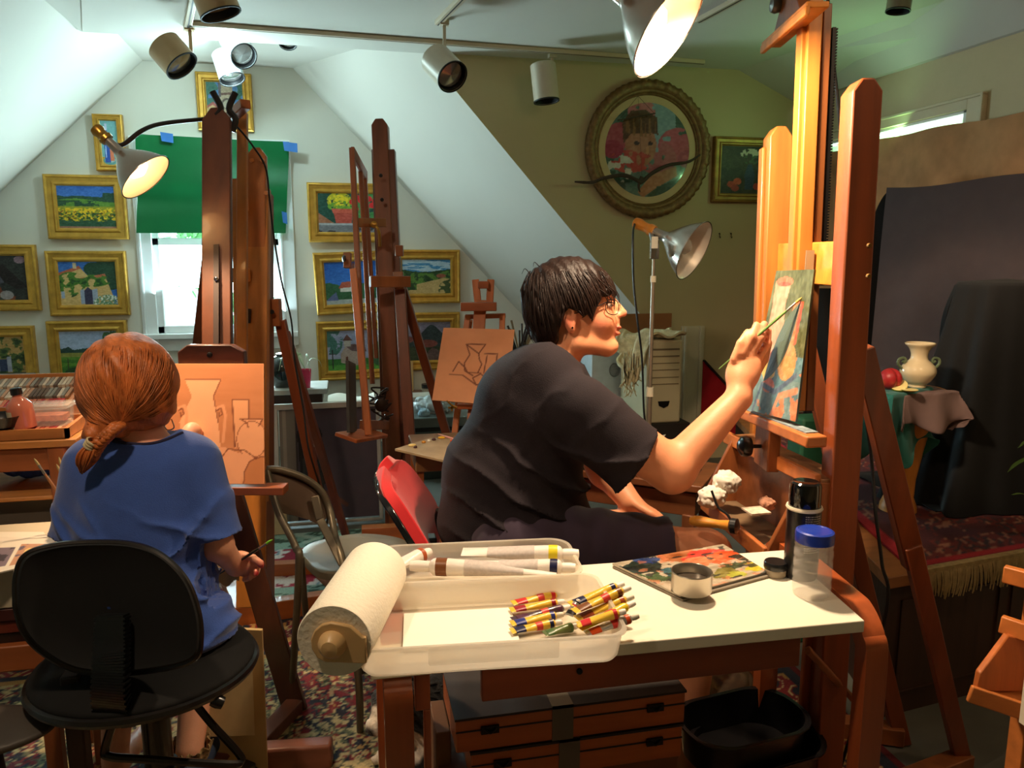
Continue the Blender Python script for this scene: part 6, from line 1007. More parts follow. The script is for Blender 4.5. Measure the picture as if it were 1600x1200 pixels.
# grey backdrop drape
dg_ = mat('charcoal_drape', (66, 54, 54), .9, var=.08, sheen=.1); bd_ = mat('black_drape', (13, 13, 14), .92, var=.1); lt = mat('mauve_cloth', (120, 96, 92), .9, var=.08)
pA, pC = at(1386, 293, Y=3.35), at(1655, 266, X=2.80)
def drape(U, W):
    z = ZS+.01+(pA[2]-ZS-.01)*W; x = pA[0]+(pC[0]-pA[0])*U-.03*(1-W)*(1-U); y = pA[1]+(pC[1]-pA[1])*U+(.022*np.sin(U*11+W*1.5)+.012*np.sin(U*25-W*3))*(1.1-W)-.02*np.sin(W*9+U*4)*U; z = z-.01*np.sin(U*6)*W; return [x, y, z]
mb = MB(); mb.sheet(drape, 90, 60, .003); T = thing('backdrop_drape', 'charcoal drape hung as backdrop behind the vase', 'drape', pA*V(1, 1, 0)); obj('drape_cloth', mb, dg_, T, smooth=80); mb = MB(); mb.bb((pA[0]+.02, 3.33, ZS+.01), (pA[0]+.06, 3.37, pA[2]-.01)); obj('upright_pole', mb, blkiron, T)
def drape2(U, W):
    a = at(1268, 450, Y=3.55); b = at(1392, 300, Y=3.40); top = a[2]+(b[2]-a[2])*sst(.55, 1, U); x = a[0]+(b[0]-a[0])*U; return [x+.02*np.sin(W*5), 3.55-.15*U+.05*np.sin(U*16+W)*(1.2-W), ZS+.01+(top-ZS-.01)*W]
mb = MB(); mb.sheet(drape2, 80, 50, .003); tag(obj('side_drape', mb, bd_, smooth=80), 'black folded drape behind the tall easel, left of the vase backdrop', 'drape')
# amber pedestal, cloths
base = at(1418, 812, Z=ZS); Yv = base[1]; zt2 = at(1425, 612, Y=Yv)[2]; vx = at(1432, 600, Y=Yv)[0]
T = thing('pedestal', 'amber wooden pedestal draped with cloth under the vase', 'pedestal', (vx, Yv+.05, ZS)); amb = wood('amber_pedestal_wood', (204, 132, 56), coat=.4)
mb = MB(); mb.lathe([(.062, 0), (.060, .02), (.048, .05), (.050, .12), (.066, .22), (.10, zt2-ZS-.05), (.12, zt2-ZS-.02), (.12, zt2-ZS-.012)], V(vx+.035, Yv+.08, ZS+.009), V(0, 0, 1), 40); obj('pedestal_body', mb, amb, T)
def clothtop(cx, cy, rx, ry, drop, z, seed, cut=0.0, ang=0.0):
    def f(U, W):
        a = (U-.5)*2; b = (W-.5)*2; ca, sa = math.cos(ang), math.sin(ang); ox = np.maximum(np.abs(a)-.55, 0)/.45; oy = np.maximum(np.abs(b)-.55, 0)/.45; d = np.maximum(ox, oy)
        px = np.sign(a)*np.minimum(np.abs(a)/.55, 1+ox*.10)*rx; py = np.sign(b)*np.minimum(np.abs(b)/.55, 1+oy*.10)*ry; w_ = .018*np.sin(a*9+seed)*d+.018*np.sin(b*8+seed*2)*d
        return [cx+px*ca-py*sa+w_*np.sign(a)*(ox > 0), cy+px*sa+py*ca+w_*np.sign(b)*(oy > 0), z-drop*sst(0, 1, d)**.8*(1-.2*np.sin(a*5+b*3+seed))+.002*np.sin(a*20)*np.sin(b*16)]
    return f
mb = MB(); mb.sheet(clothtop(vx+.015, Yv+.08, .115, .125, .11, zt2+.0, 1.0, ang=.1), 60, 60, .0025); tag(obj('mauve_cloth', mb, lt, smooth=80), 'mauve grey cloth hanging over the pedestal below the teal cloth', 'cloth')
mb = MB(); mb.sheet(clothtop(vx-.075, Yv+.06, .125, .10, .21, zt2+.009, 2.4, ang=.40), 60, 60, .0025); tag(obj('teal_cloth', mb, mat('teal_cloth', (36, 112, 104), .85, var=.06, sheen=.2), smooth=80), 'teal cloth under the vase with a corner hanging down in front', 'cloth')
# vase
zv = zt2+.010; vb = V(vx+.0, Yv+.03, zv); vb[0] = at(1432, 607, Y=vb[1])[0]; s_ = .19/0.19; hV = at(1430, 536, Y=vb[1])[2]-zv
pr = [(.0, 0), (.42, 0), (.44, .03), (.40, .05), (.62, .14), (.82, .28), (.86, .38), (.78, .48), (.58, .57), (.44, .63), (.40, .70), (.42, .78), (.52, .88), (.70, .96), (.72, 1.0), (.66, .99), (.44, .86), (.34, .74), (.34, .66)]
cv = mat('cream_glaze', (226, 206, 168), .12, coat=.9, var=.02); cvg = mat('sage_glaze', (96, 112, 84), .15, coat=.8)
Pp = bez([(a*hV*.5, b*hV, 0) for a, b in pr[1:]], 90); T = thing('vase', 'cream glazed vase with two green scroll handles on the teal cloth', 'vase', vb); mb = MB(); mb.lathe([(p[0]*.88, p[1]) for p in Pp], vb, V(0, 0, 1), 48); obj('vase_body', mb, cv, T, smooth=60)
rx_ = V(*_rt)
for s in (-1, 1): mb = MB(); mb.tube(bez([vb+rx_*s*hV*.35+V(0, 0, hV*.40), vb+rx_*s*hV*.46+V(0, 0, hV*.52), vb+rx_*s*hV*.45+V(0, 0, hV*.63), vb+rx_*s*hV*.34+V(0, 0, hV*.66), vb+rx_*s*hV*.30+V(0, 0, hV*.60), vb+rx_*s*hV*.33+V(0, 0, hV*.56), vb+rx_*s*hV*.37+V(0, 0, hV*.59)], 36), hV*.032, 10); obj('scroll_handle', mb, cvg, T)
pc_ = at(1391, 597, Y=Yv+.0); rp = .036; 
def peachf(P): q = P-pc_; d = np.linalg.norm(q, axis=-1); th = np.arctan2(q[..., 0], q[..., 2]); return d-rp*(1+.04*q[..., 2]/rp)+.006*np.exp(-((q[..., 0]-.002)/.006)**2)*(q[..., 1] < 0)
pc_[2] = zt2+.010+rp*.98; mb = net(peachf, pc_-.05, pc_+.05, .0035); vv = mb.verts(); n2 = fbm(vv[:, 0]*24, vv[:, 2]*24, vv[:, 1]*24, s=4); k_ = (sst(.4, .7, n2)*sst(.01, -.03, vv[:, 2]-pc_[2]))[:, None]; colp = s2l((np.array([176, 40, 44])*(1-k_)+np.array([226, 156, 70])*k_)/255)
T = thing('peach', 'red ripe peach left of the vase', 'fruit', pc_-V(0, 0, rp)); obj('peach_flesh', mb, mat('fruit_skin', (255, 255, 255), .4, attr=True, var=.05), T, smooth=80, col=colp)
lem = mat('lemon_rind', (226, 190, 52), .4, bump=.3, bscale=200); lfl = mat('lemon_flesh', (240, 222, 150), .35)
def lemon(label, c, ax, r_, th): 
    T = thing('lemon_slice', label, 'fruit', c, 'lemon pieces before the vase'); mb = MB(); mb.lathe([(r_*.55, -th), (r_*.85, -th*.6), (r_, 0)], c, ax, 30); obj('rind', mb, lem, T); mb = MB(); mb.lathe([(r_*.99, .0), (r_*.94, .0012), (.001, .0012)], c, ax, 30); obj('flesh', mb, lfl, T)
zz = zt2+.012; q = at(1402, 606, Y=Yv-.02); lemon('half lemon leaning with its pale cut face up, left of the two lemon pieces', V(q[0]+.004, Yv-.02, zz+.018), nrm(V(-.35, -.45, .8)), .028, .022); q = at(1421, 611, Y=Yv-.05); lemon('flat lemon slice lying right of the leaning lemon half', V(q[0], Yv-.05, zz+.006), V(0, 0, 1), .027, .006)
# dark cloth draped over a tall stand in front
def front_cloth(U, W):
    th = (U-.5)*math.pi*1.5; cx, cy = fcx, fcy; flare = .15+.16*(1-W)**1.3; fold = 1+(.14*np.sin(th*7+1)+.07*np.sin(th*13))*(1-W)**.7; rr = np.where(W > .93, (1-W)/.07, 1.0)**.5*flare*fold; return [cx+np.sin(th)*rr*1.15, cy-np.cos(th)*rr*.8, ZS+.012+(ztf-ZS-.012)*np.minimum(1, W/.93)**1.0+.0*U+.012*(W > .93)*(1-rr/ .15)]
fc = at(1575, 441, Y=2.32); fcx, fcy, ztf = fc[0]+.02, 2.35, fc[2]
mb = MB(); mb.sheet(front_cloth, 160, 60, .003); T = thing('draped_stand', 'tall stand hidden under a black cloth on the right of the platform', 'drape', (fcx, fcy, ZS)); obj('black_cloth', mb, bd_, T, smooth=80); mb = MB(); mb.cyl(V(fcx, fcy, ZS), V(fcx, fcy, ztf-.01), .03, n=12); obj('stand_pole', mb, blkiron, T)
def side_fold(U, W):   # the fold that sweeps from backdrop to the stand in front of the vase table
    a0 = at(1500, 446, Y=2.5); a1 = at(1448, 640, Y=2.55); a2 = at(1470, 836, Y=2.45); L0 = bez([a0, at(1466, 540, Y=2.55), at(1455, 650, Y=2.5), at(1462, 760, Y=2.45), V(a2[0]-.02, a2[1], ZS+.02)], 40); R0 = L0+V(.30, .1, 0); i = (1-W)*(len(L0)-1); out = []
    for k in range(3): l = np.interp(i, np.arange(len(L0)), L0[:, k]); r_ = np.interp(i, np.arange(len(R0)), R0[:, k]); out.append(l*(1-U)+r_*U)
    out[1] = out[1]-.03*np.sin(U*18+W*3); out[0] = out[0]+.02*np.sin(W*12)*(1-U); return out
mb = MB(); mb.sheet(side_fold, 60, 60, .003); tag(obj('hanging_cloth', mb, bd_, smooth=80), 'black cloth fold hanging between the vase and the draped stand', 'cloth')
def heap(U, W): 
    x = fcx-.32+.9*U; y = 2.22+.5*W; return [x, y, ZS+.012+.07*fbm(U*5, W*4, s=6)*np.sin(np.pi*np.clip(U, .02, 1))*np.sin(np.pi*W)+.02*np.abs(np.sin(U*14+W*5))*np.sin(np.pi*W)]
mb = MB(); mb.sheet(heap, 70, 40, .003); tag(obj('cloth_heap', mb, bd_, smooth=80), 'black cloth heaped on the rug at the foot of the draped stand', 'cloth')
# lamp cord, leaves, wooden tray at the right edge
ac = [at(1293, -10, D=1.9), at(1297, 60, D=1.92), at(1306, 130, D=1.94), at(1314, 210, D=1.96), at(1330, 400, D=1.98), at(1343, 540, D=2.0), at(1352, 640, D=2.02), at(1362, 720, D=2.0), at(1368, 800, D=1.96), at(1378, 880, D=1.92), at(1384, 960, D=1.9), V(1.25, 1.62, .012)]
mb = MB(); mb.tube(bez(ac, 90), .0042, 6); mb.tube(bez([at(1293, -10, D=1.9), V(ac[0][0]-.01, ac[0][1], 2.49)], 4), .0042, 6); tag(obj('power_cable', mb, cordm), 'black cable hanging from the ceiling behind the tall easel', 'cable')
leafm = mat('spider_leaf', (96, 130, 50), .5); T = thing('leafy_plant', 'green plant leaves poking in at the right edge of the photo', 'plant', at(1640, 800, Y=1.9))
for k, (p, q, r_) in enumerate([((1574, 738), (1592, 722), (1640, 700)), ((1580, 773), (1600, 772), (1640, 790)), ((1590, 700), (1610, 690), (1650, 720))]):
    C_ = bez([at(*p, Y=1.9), at(*q, Y=1.9), at(*r_, Y=1.92)], 14); mb = MB(); mb.ring_path(C_, .010*np.sin(np.linspace(.06, 2.2, len(C_))), 6, sy=.12); obj('leaf', mb, leafm, T)
mb = MB(); pb_ = at(1660, 860, Y=1.93); mb.lathe([(.05, -.12), (.07, 0), (.06, 0)], V(pb_[0]+.03, 1.93, ZS+.13), V(0, 0, 1), 24); obj('pot', mb, mat('terracotta', (160, 90, 60)), T)
for p in (at(1640, 700, Y=1.92), at(1640, 790, Y=1.92)): mb = MB(); mb.tube(bez([V(pb_[0]+.03, 1.93, ZS+.12), (p+V(pb_[0]+.03, 1.93, ZS+.3))/2, p], 8), .003, 5); obj('stalk', mb, leafm, T)
TR = thing('tray_easel', 'wooden easel with an open tray at the right edge of the photo', 'easel', (*at(1640, 1190, Y=1.25)[:2], 0)); DR = 1.38; yR = 1.16
tw = wood('tray_pine', (190, 112, 54), 'X')
bars('tray_rail', [(at(1568, 896, Y=yR+.1), at(1700, 930, Y=yR-.02), .02, .036, V(0, 1, 0)), (at(1563, 974, Y=yR+.07), at(1700, 1020, Y=yR-.05), .02, .036, V(0, 1, 0))], tw, TR)
bars('tray_lip', [(at(1514, 1083, Y=yR), at(1680, 1138, Y=yR-.08), .012, .034, V(0, 1, 0))], tw, TR)
P0 = at(1518, 1075, Y=yR+.01); P1 = at(1524, 1046, Y=yR+.01); P2 = at(1567, 988, Y=yR+.05); P3 = at(1690, 1010, Y=yR+.1); P4 = at(1690, 1075, Y=yR+.1); pts = [P0, P1, P2, P3, P4]; mb = MB(); off = V(.0, -.014, 0); mb.add(pts+[p+off for p in pts], [(4, 3, 2, 1, 0), (5, 6, 7, 8, 9)]+[(i, (i+1) % 5, 5+(i+1) % 5, 5+i) for i in range(5)]); obj('tray_side', mb, wood('tray_side_pine', (176, 98, 48)), TR, bevel=.003)
mb = MB(); a_, b_2, c_3, d_4 = at(1518, 1080, Y=yR), at(1680, 1136, Y=yR-.08), at(1700, 1080, Y=yR+.1), at(1570, 1060, Y=yR+.1); mb.add([a_, b_2, c_3, d_4, a_-V(0, 0, .008), b_2-V(0, 0, .008), c_3-V(0, 0, .008), d_4-V(0, 0, .008)], [(0, 1, 2, 3), (7, 6, 5, 4), (0, 4, 5, 1), (1, 5, 6, 2), (2, 6, 7, 3), (3, 7, 4, 0)]); obj('tray_floor', mb, tw, TR)
q = at(1618, 1100, Y=yR+.02); bars('mast', [(V(q[0]+.03, yR+.06, 0), V(q[0]+.03, yR+.06, 1.1), .05, .04, V(1, 0, 0))], tw, TR)
mb = MB(); a_ = at(1594, 945, Y=yR-.07); mb.bb((a_[0], yR-.11, at(1594, 1113, Y=yR-.07)[2]), (a_[0]+.2, yR-.095, a_[2]+.3)); tag(obj('white_canvas', mb, mat('white_gesso', (226, 214, 190), .8)), 'edge of a white canvas at the right edge of the photo', 'canvas')
# ================================================================ LEFT SIDE FURNITURE
cabw = wood('left_cabinet_wood', (148, 82, 42), 'X'); cabz = wood('left_cabinet_wood', (148, 82, 42))
YL_ = 2.15
TL = thing('taboret', 'brown wooden painting taboret at the left edge carrying the pastel box', 'cabinet', (-1.3, 2.3, 0))
tl = at(0, 692, Y=YL_); tr_ = at(118, 686, Y=YL_); zt7 = tr_[2]; xr = tr_[0]
mb = MB(); mb.bb((xr-.75, YL_, zt7-.02), (xr, YL_+.42, zt7)); obj('tabletop', mb, wood('taboret_top_wood', (190, 126, 64), 'X'), TL, bevel=.003)
r0, r1 = at(0, 703, Y=YL_+.02)[2], at(0, 738, Y=YL_+.02)[2]
xs = at(103, 700, Y=YL_+.01)[0]
mb = MB(); mb.bb((xr-.72, YL_+.015, r1), (xs-.02, YL_+.04, r0)); obj('top_rail', mb, cabw, TL, bevel=.003)
mb = MB(); mb.bb((xs-.045, YL_+.005, 0), (xs, YL_+.05, zt7-.02)); obj('stile', mb, cabz, TL, bevel=.006)
mb = MB(); mb.bb((xr-.72, YL_+.36, 0), (xr-.68, YL_+.40, zt7-.02)); mb2 = mb; obj('rear_post', mb, cabz, TL); mb = MB(); mb.bb((xs-.04, YL_+.36, 0), (xs, YL_+.40, zt7-.02)); obj('rear_post', mb, cabz, TL); mb = MB(); mb.bb((xr-.75, YL_+.01, 0), (xr-.71, YL_+.05, zt7-.02)); obj('stile', mb, cabz, TL)
z2 = at(0, 779, Y=YL_+.0)[2]; mb = MB(); mb.bb((xr-.72, YL_-.0, z2-.012), (xs-.04, YL_+.38, z2)); obj('shelf', mb, wood('taboret_top_wood', (190, 126, 64), 'X'), TL, bevel=.003)
z3 = at(0, 800, Y=YL_+.03)[2]; z4 = at(0, 838, Y=YL_+.03)[2]; mb = MB(); mb.bb((xr-.72, YL_+.03, z4-.16), (xs-.04, YL_+.04, z4+.02)); obj('drawer_front', mb, wood('drawer_wood', (112, 56, 32), 'X'), TL, bevel=.002)
mb = MB(); mb.bb((xr-.72, YL_+.03, z4+.02), (xs-.04, YL_+.04, z2-.02)); obj('grey_panel', mb, mat('grey_panel_paint', (92, 84, 74), .7), TL)
crumple('blue_cloth', V(at(60, 748, Y=YL_+.2)[0], YL_+.2, z2+.030), .05, 41, 'crumpled blue cloth on the shelf of the brown taboret', 'cloth', mat('bright_blue_cloth', (62, 92, 170), .85, var=.1), sq=(2.2, .9, .62), amp=.4)
# pastel box
PBX = thing('pastel_box', 'open wooden pastel box with rows of sticks on the taboret', 'box', (xr-.25, YL_+.2, zt7))
za = zt7+.002; bw = wood('pastel_box_wood', (176, 112, 58), 'X'); xl, xrr = xr-.72, at(134, 660, Y=YL_+.3)[0]
def tray(nm, x0, x1, y0, y1, z0, z1, rows, seed, base_z):
    mb = MB(); t = .01
    mb.bb((x0, y0, base_z), (x1, y0+t, z0+.018)); mb.bb((x0, y1-t, base_z), (x1, y1, z1+.018)); mb.prism([(y0, z0+.018), (y1, z1+.018), (y1, base_z), (y0, base_z)], V(x1-t/2, 0, 0), V(0, 1, 0), V(0, 0, 1), t); mb.prism([(y0, z0+.018), (y1, z1+.018), (y1, base_z), (y0, base_z)], V(x0+t/2, 0, 0), V(0, 1, 0), V(0, 0, 1), t); mb.add([V(x0, y0, z0), V(x1, y0, z0), V(x1, y1, z1), V(x0, y1, z1)], [(0, 1, 2, 3)])
    obj(nm, mb, bw, PBX); rr = random.Random(seed)
    for k in range(rows):
        f0 = (k+.1)/rows; f1 = (k+.9)/rows; n = int((x1-x0-.03)/.0105); mb = MB(); cols_ = []
        for i in range(n):
            x = x0+.015+i*.0105; h_ = rr.uniform(.006, .0095); ya, yb = y0+(y1-y0)*f0+rr.uniform(0, .006), y0+(y1-y0)*f1-rr.uniform(0, .008); zA, zB = z0+(z1-z0)*f0, z0+(z1-z0)*f1; a = len(mb.verts()) if mb.v else 0
            mb.bar(V(x, ya, zA+.006), V(x, yb, zB+.006), .0088, h_, V(1, 0, 0)); base = rr.choice([(206, 196, 176), (150, 150, 140), (110, 96, 84), (190, 150, 120), (226, 216, 196)] if k else [(200, 90, 70), (216, 130, 100), (180, 60, 60), (226, 190, 160)]); cols_ += [s2l(np.array(base)/255)]*8
        o_ = obj('pastel_row', mb, mat('pastel_sticks', (255, 255, 255), .9, attr=True, var=.1), PBX, smooth=None, col=np.array(cols_)); 
y0p = YL_+.17; zA = at(120, 668, Y=y0p)[2]; y1p = YL_+.40; zB = at(125, 624, Y=y1p)[2]
tray('tray', xl, xrr, y0p, y1p, max(zA-.012, za+.04), max(zB-.03, za+.10), 3, 5, za)
tray('front_tray', xl, at(116, 680, Y=YL_+.05)[0], YL_+.01, y0p-.004, za+.008, za+.016, 1, 9, za)
zp = za+.03
mb = MB(); q = at(50, 629, Y=y1p-.03); a_ = np.linspace(0, 2*math.pi, 33)[:-1]; P_ = [V(q[0]+.115*math.copysign(abs(math.cos(t))**.5, math.cos(t)), q[1]-.004, q[2]+.012*math.sin(t)) for t in a_]
T = thing('pen_tray', 'long black tray lying in the back of the pastel box', 'tray', q-V(0, 0, .01)); mb = MB(); mb.box(q+V(0, 0, -.004), (.24, .05, .016)); obj('tray_body', mb, plastic_k, T, bevel=.007)
# bottle of pink liquid
bq = at(40, 688, Y=YL_+.06); bq[2] = za+.020; T = thing('liquid_bottle', 'leaning clear bottle of pink liquid with a black cap before the pastel box', 'bottle', bq); hB = at(33, 612, Y=YL_+.06)[2]-bq[2]; axb = nrm(V(-.10, 0, 1))
mb = MB(); mb.lathe([(.026, 0), (.031, .003), (.032, hB*.5), (.030, hB*.66), (.018, hB*.8), (.011, hB*.88), (.011, hB*.96)], bq, axb, 32); obj('bottle_body', mb, mat('pink_liquid', (206, 118, 92), .12, coat=.7, var=.04), T); mb = MB(); mb.lathe([(.014, hB*.93), (.014, hB*1.10), (.011, hB*1.12), (.001, hB*1.12)], bq, axb, 24); obj('black_cap', mb, plastic_k, T)
mb = MB(); s_ = [(.0325, hB*.05), (.0328, hB*.5)]; a0 = np.linspace(-2.9, -1.9, 12); vs = [bq+axb*z+V(r_*math.cos(t), r_*math.sin(t), 0) for r_, z in s_ for t in a0]; mb.add(vs, [(i, i+1, 12+i+1, 12+i) for i in range(11)]); obj('paper_label', mb, mat('cream_label', (206, 190, 160), .6, var=.15, scale=60), T)
q = at(80, 668, Y=YL_+.1); q[2] = za+.022; T = thing('plastic_tub', 'clear lidded plastic tub behind the pink bottle', 'tub', q); tub('tub_body', clearp, T, q, .10, .075, .05, .012, V(1, 0, 0), V(0, 1, 0), q[2]+.0, flare=1.04); mb = MB(); mb.box(q+V(0, 0, .054), (.112, .086, .006)); obj('tub_lid', mb, clearp, T, bevel=.003); mb = MB(); mb.box(q+V(0, 0, .02), (.08, .055, .014)); obj('orange_sticks', mb, mat('orange_pastels', (220, 130, 90), .8, var=.3, scale=60), T)
q = at(2, 672, Y=YL_+.05); q[2] = za+.022; T = thing('black_bowl', 'black bowl at the left edge of the taboret', 'bowl', q); mb = MB(); mb.lathe([(.02, 0), (.045, .01), (.056, .034), (.058, .038), (.053, .035), (.042, .014), (.001, .008)], q, V(0, 0, 1), 36, cap=False); obj('bowl_body', mb, plastic_k, T)
# stack of canvases and tub behind
mb = MB(); a, b = at(-40, 587, Y=2.75), at(54, 640, Y=2.75); mb.bb((a[0], 2.75, 0), (b[0], 2.78, a[2])); tag(obj('leaning_board', mb, mat('brown_grey_board', (96, 80, 64), .8)), 'brown grey board standing behind the pastel box at the left edge', 'board')
mb = MB(); a, b = at(40, 585, Y=2.70), at(56, 640, Y=2.70); mb.bb((a[0], 2.70, 0), (b[0], 2.73, a[2])); tag(obj('dark_board', mb, mat('dark_board_paint', (60, 50, 44), .7)), 'dark narrow board standing in front of the brown grey board', 'board')
a = at(26, 612, Y=YL_+.28); mb = MB(); mb.bb((a[0], YL_+.43, zt7-.02), (at(37, 612, Y=YL_+.43)[0], YL_+.44, at(30, 588, Y=YL_+.43)[2])); tag(obj('wooden_stick', mb, cabz), 'short upright wooden stick behind the pink bottle', 'stick')
# low shelf at the bottom left: papers, boards, chair part
TL2 = thing('low_bench', 'low wooden bench with red boards at the lower left, under the papers', 'bench', (-.95, 1.9, 0)); Yb = 1.78; xR = at(88, 900, Y=Yb)[0]
za1 = at(60, 862, Y=1.85)[2]
mb = MB(); mb.bb((-1.6, Yb, za1-.10), (xR, 2.08, za1-.004)); obj('paper_stack_board', mb, mat('cream_paper_stack', (206, 192, 166), .8, var=.06, scale=4), TL2, bevel=.003)
for k, c in enumerate([(70, 26, 22), (110, 40, 26), (44, 20, 18), (26, 22, 22)]): mb = MB(); mb.bb((-1.6, Yb+.005*k, za1-.13-.03*k), (xR-.005*k, 2.08, za1-.102-.03*k)); obj('board', mb, mat('stack_board_%s' % 'abcd'[k], c, .5), TL2, bevel=.002)
zo = at(40, 1005, Y=Yb)[2]; zo2 = at(40, 1045, Y=Yb)[2]; mb = MB(); mb.bb((-1.6, Yb-.01, zo2), (at(77, 1010, Y=Yb)[0], Yb+.02, zo)); obj('front_rail', mb, cabw, TL2, bevel=.004)
mb = MB(); mb.bb((-1.6, Yb+.03, zo+.02), (xR, 2.08, zo+.035)); obj('glass_shelf', mb, mat('grey_glass', (110, 116, 110), .15), TL2)
for x, y in ((-1.55, Yb), (-1.55, 2.05), (xR-.05, 2.05), (at(77, 1010, Y=Yb)[0]-.04, Yb+.02)): mb = MB(); mb.bb((x, y, 0), (x+.035, y+.03, za1-.23)); obj('leg', mb, cabz, TL2, bevel=.003)
def pt_page(u, v):
    g = full(u, (226, 214, 196)); g = lay(g, (u > .08)*(u < .45)*(v > .15)*(v < .7)*1.0, (120, 104, 116)); g = lay(g, (u > .5)*(u < .92)*(v > .12)*(v < .8)*1.0, (190, 140, 110)); g = lay(g, (u > .5)*(u < .92)*(v > .12)*(v < .8)*(fbm(u*8, v*8, s=4) > .52), (104, 88, 104)); g = lay(g, (u > .08)*(u < .45)*(v > .15)*(v < .7)*(fbm(u*9, v*9, s=8) > .55), (60, 50, 60)); g = lay(g, disc(u, v, .66, .55, .06, .1), (226, 190, 120)); return g
z_ = za1+.0; o = quad_canvas('printed_page', pt_page, at(-45, 904, Z=z_), at(60, 880, Z=z_), at(-20, 838, Z=z_), at(98, 842, Z=z_), 70, 50, None, .003, PAINTED_FLAT); tag(o, 'printed page with a picture grid on top of the bench papers', 'paper')
o = quad_canvas('blank_page', lambda u, v: full(u, (232, 222, 204)), at(-80, 880, Z=z_-.0035), at(95, 868, Z=z_-.0035), at(-60, 831, Z=z_-.0035), at(68, 831, Z=z_-.0035), 4, 4, None, .002, PAINTED_FLAT); tag(o, 'cream sheet sticking out behind the printed page', 'paper')
gc = mat('grey_seat_paint', (74, 68, 62), .5, var=.1); T = thing('stool', 'dark grey low stool at the bottom left with brown legs', 'stool', (-.95, 1.75, 0)); zst = at(60, 1110, Y=1.62)[2]; sc7 = V(at(70, 1110, Y=1.66)[0]-.19, 1.56, zst)
mb = net(lambda P: ell(P, sc7, (.24, .10, .016))-.004, sc7-V(.26, .13, .03), sc7+V(.26, .13, .03), .007); obj('seat', mb, gc, T, smooth=60); q = at(92, 1060, Y=1.56); mb = MB(); mb.bb((q[0]-.0, 1.56, 0), (q[0]+.034, 1.60, q[2])); obj('leg', mb, mat('dark_leg_wood', (44, 28, 22), .5), T, bevel=.004)
for x in (-.15, .1): mb = MB(); mb.cyl(V(sc7[0]+x, 1.68, 0), V(sc7[0]+x*.8, 1.66, zst), .014, n=12); obj('leg', mb, mat('dark_leg_wood', (44, 28, 22)), T)
# brushes standing behind the girl's left shoulder
bj = at(96, 800, Y=2.0); T = thing('brush_jar', 'jar of brushes half hidden by the girl\'s left shoulder', 'jar', V(bj[0]+.05, 2.0, za1)); 
mb = MB(); mb.lathe([(.03, 0), (.033, .004), (.033, .10), (.030, .10), (.029, .006)], V(bj[0]+.04, 1.98, za1), V(0, 0, 1), 24); obj('jar_body', mb, mat('dark_jar', (40, 36, 34), .3), T)
def brush(name, label, a, b, hc, fc_, group=None, r0=.0022, r1=.0035):
    """brush: a bristle tip, b handle end"""
    a = np.asarray(a, float); b = np.asarray(b, float); ax = nrm(b-a); L_ = np.linalg.norm(b-a); T = thing(name, label, 'brush', a, group); mb = MB(); mb.lathe([(.0006, 0), (.0028, .008), (.0032, .016), (.0028, .022)], a, ax, 12); obj('bristles', mb, mat('bristles_'+fc_[0], fc_[1], .6), T)
    mb = MB(); mb.lathe([(.0029, .020), (.0030, .028), (r1*.9, .045), (r1*.8, .047)], a, ax, 12); obj('ferrule', mb, mat('steel_ferrule', (180, 176, 166), .25, metal=.9), T); mb = MB(); mb.lathe([(r1*.8, .046), (r1, .07), (r1*.85, L_*.6), (r0*.7, L_-.004), (.0006, L_)], a, ax, 12); obj('handle', mb, hc, T); return T
bwh = wood('brush_handle_wood', (150, 96, 52), coat=.5)
brush('paint_brush', 'brush with a red-banded handle standing left of the blue shirt', at(53, 716, Y=2.02), V(bj[0]+.04, 1.985, za1+.02), bwh, ('tan', (150, 130, 80)), 'brushes in the jar beside the girl')
brush('paint_brush', 'short brush standing close to the blue shirt, right of the red-banded one', at(88, 725, Y=2.02), V(bj[0]+.055, 1.985, za1+.02), mat('silver_handle', (170, 160, 150), .3), ('tan', (150, 130, 80)), 'brushes in the jar beside the girl')
brush('paint_brush', 'rear brush showing only its tip beside the blue shirt', at(92, 714, Y=2.05), V(bj[0]+.03, 1.99, za1+.02), bwh, ('tan', (150, 130, 80)), 'brushes in the jar beside the girl')
# plywood board right of the girl's legs
ply = mat('plywood', (196, 166, 112), .7, var=.12, scale=6, aniso=(1, 1, .3)); Yp = 1.95
mb = MB(); a = at(270, 985, Y=Yp+.04); b = at(410, 985, Y=Yp); bz = 0; mb.add([V(a[0], Yp+.01, 0), V(b[0], Yp-.06, 0), V(b[0], Yp, b[2]), V(a[0], Yp+.07, b[2]), V(a[0], Yp+.022, 0), V(b[0], Yp-.048, 0), V(b[0], Yp+.012, b[2]), V(a[0], Yp+.082, b[2])], [(0, 1, 2, 3), (7, 6, 5, 4), (0, 4, 5, 1), (1, 5, 6, 2), (2, 6, 7, 3), (3, 7, 4, 0)]); T = thing('plywood_board', 'pale plywood board standing on edge right of the office chair', 'board', (b[0], Yp, 0)); obj('board_face', mb, ply, T, bevel=.001)
mb = MB(); a2, b2 = at(300, 1050, Y=Yp-.03), at(398, 1150, Y=Yp-.065); mb.add([V(a2[0], Yp-.004, a2[2]), V(a2[0], Yp-.038, b2[2]), V(b2[0], Yp-.062, b2[2]), V(b2[0], Yp-.030, a2[2])], [(0, 1, 2, 3)]); obj('paper_patch', mb, mat('tan_paper_patch', (206, 180, 132), .8), T, smooth=None)
bars('rug_bar', [], midw, None)
q0, q1 = at(405, 1176, Z=.03), at(520, 1172, Z=.03); mb = MB(); mb.bar(V(q0[0]-.12, q0[1]-.02, .038), V(q1[0], q1[1]-.02, .038), .05, .07, V(0, 1, 0)); tag(obj('floor_beam', mb, wood('foot_wood', (132, 80, 62), 'X'), bevel=.008), 'short reddish wooden beam on the rug at the bottom edge beside the plywood', 'beam')

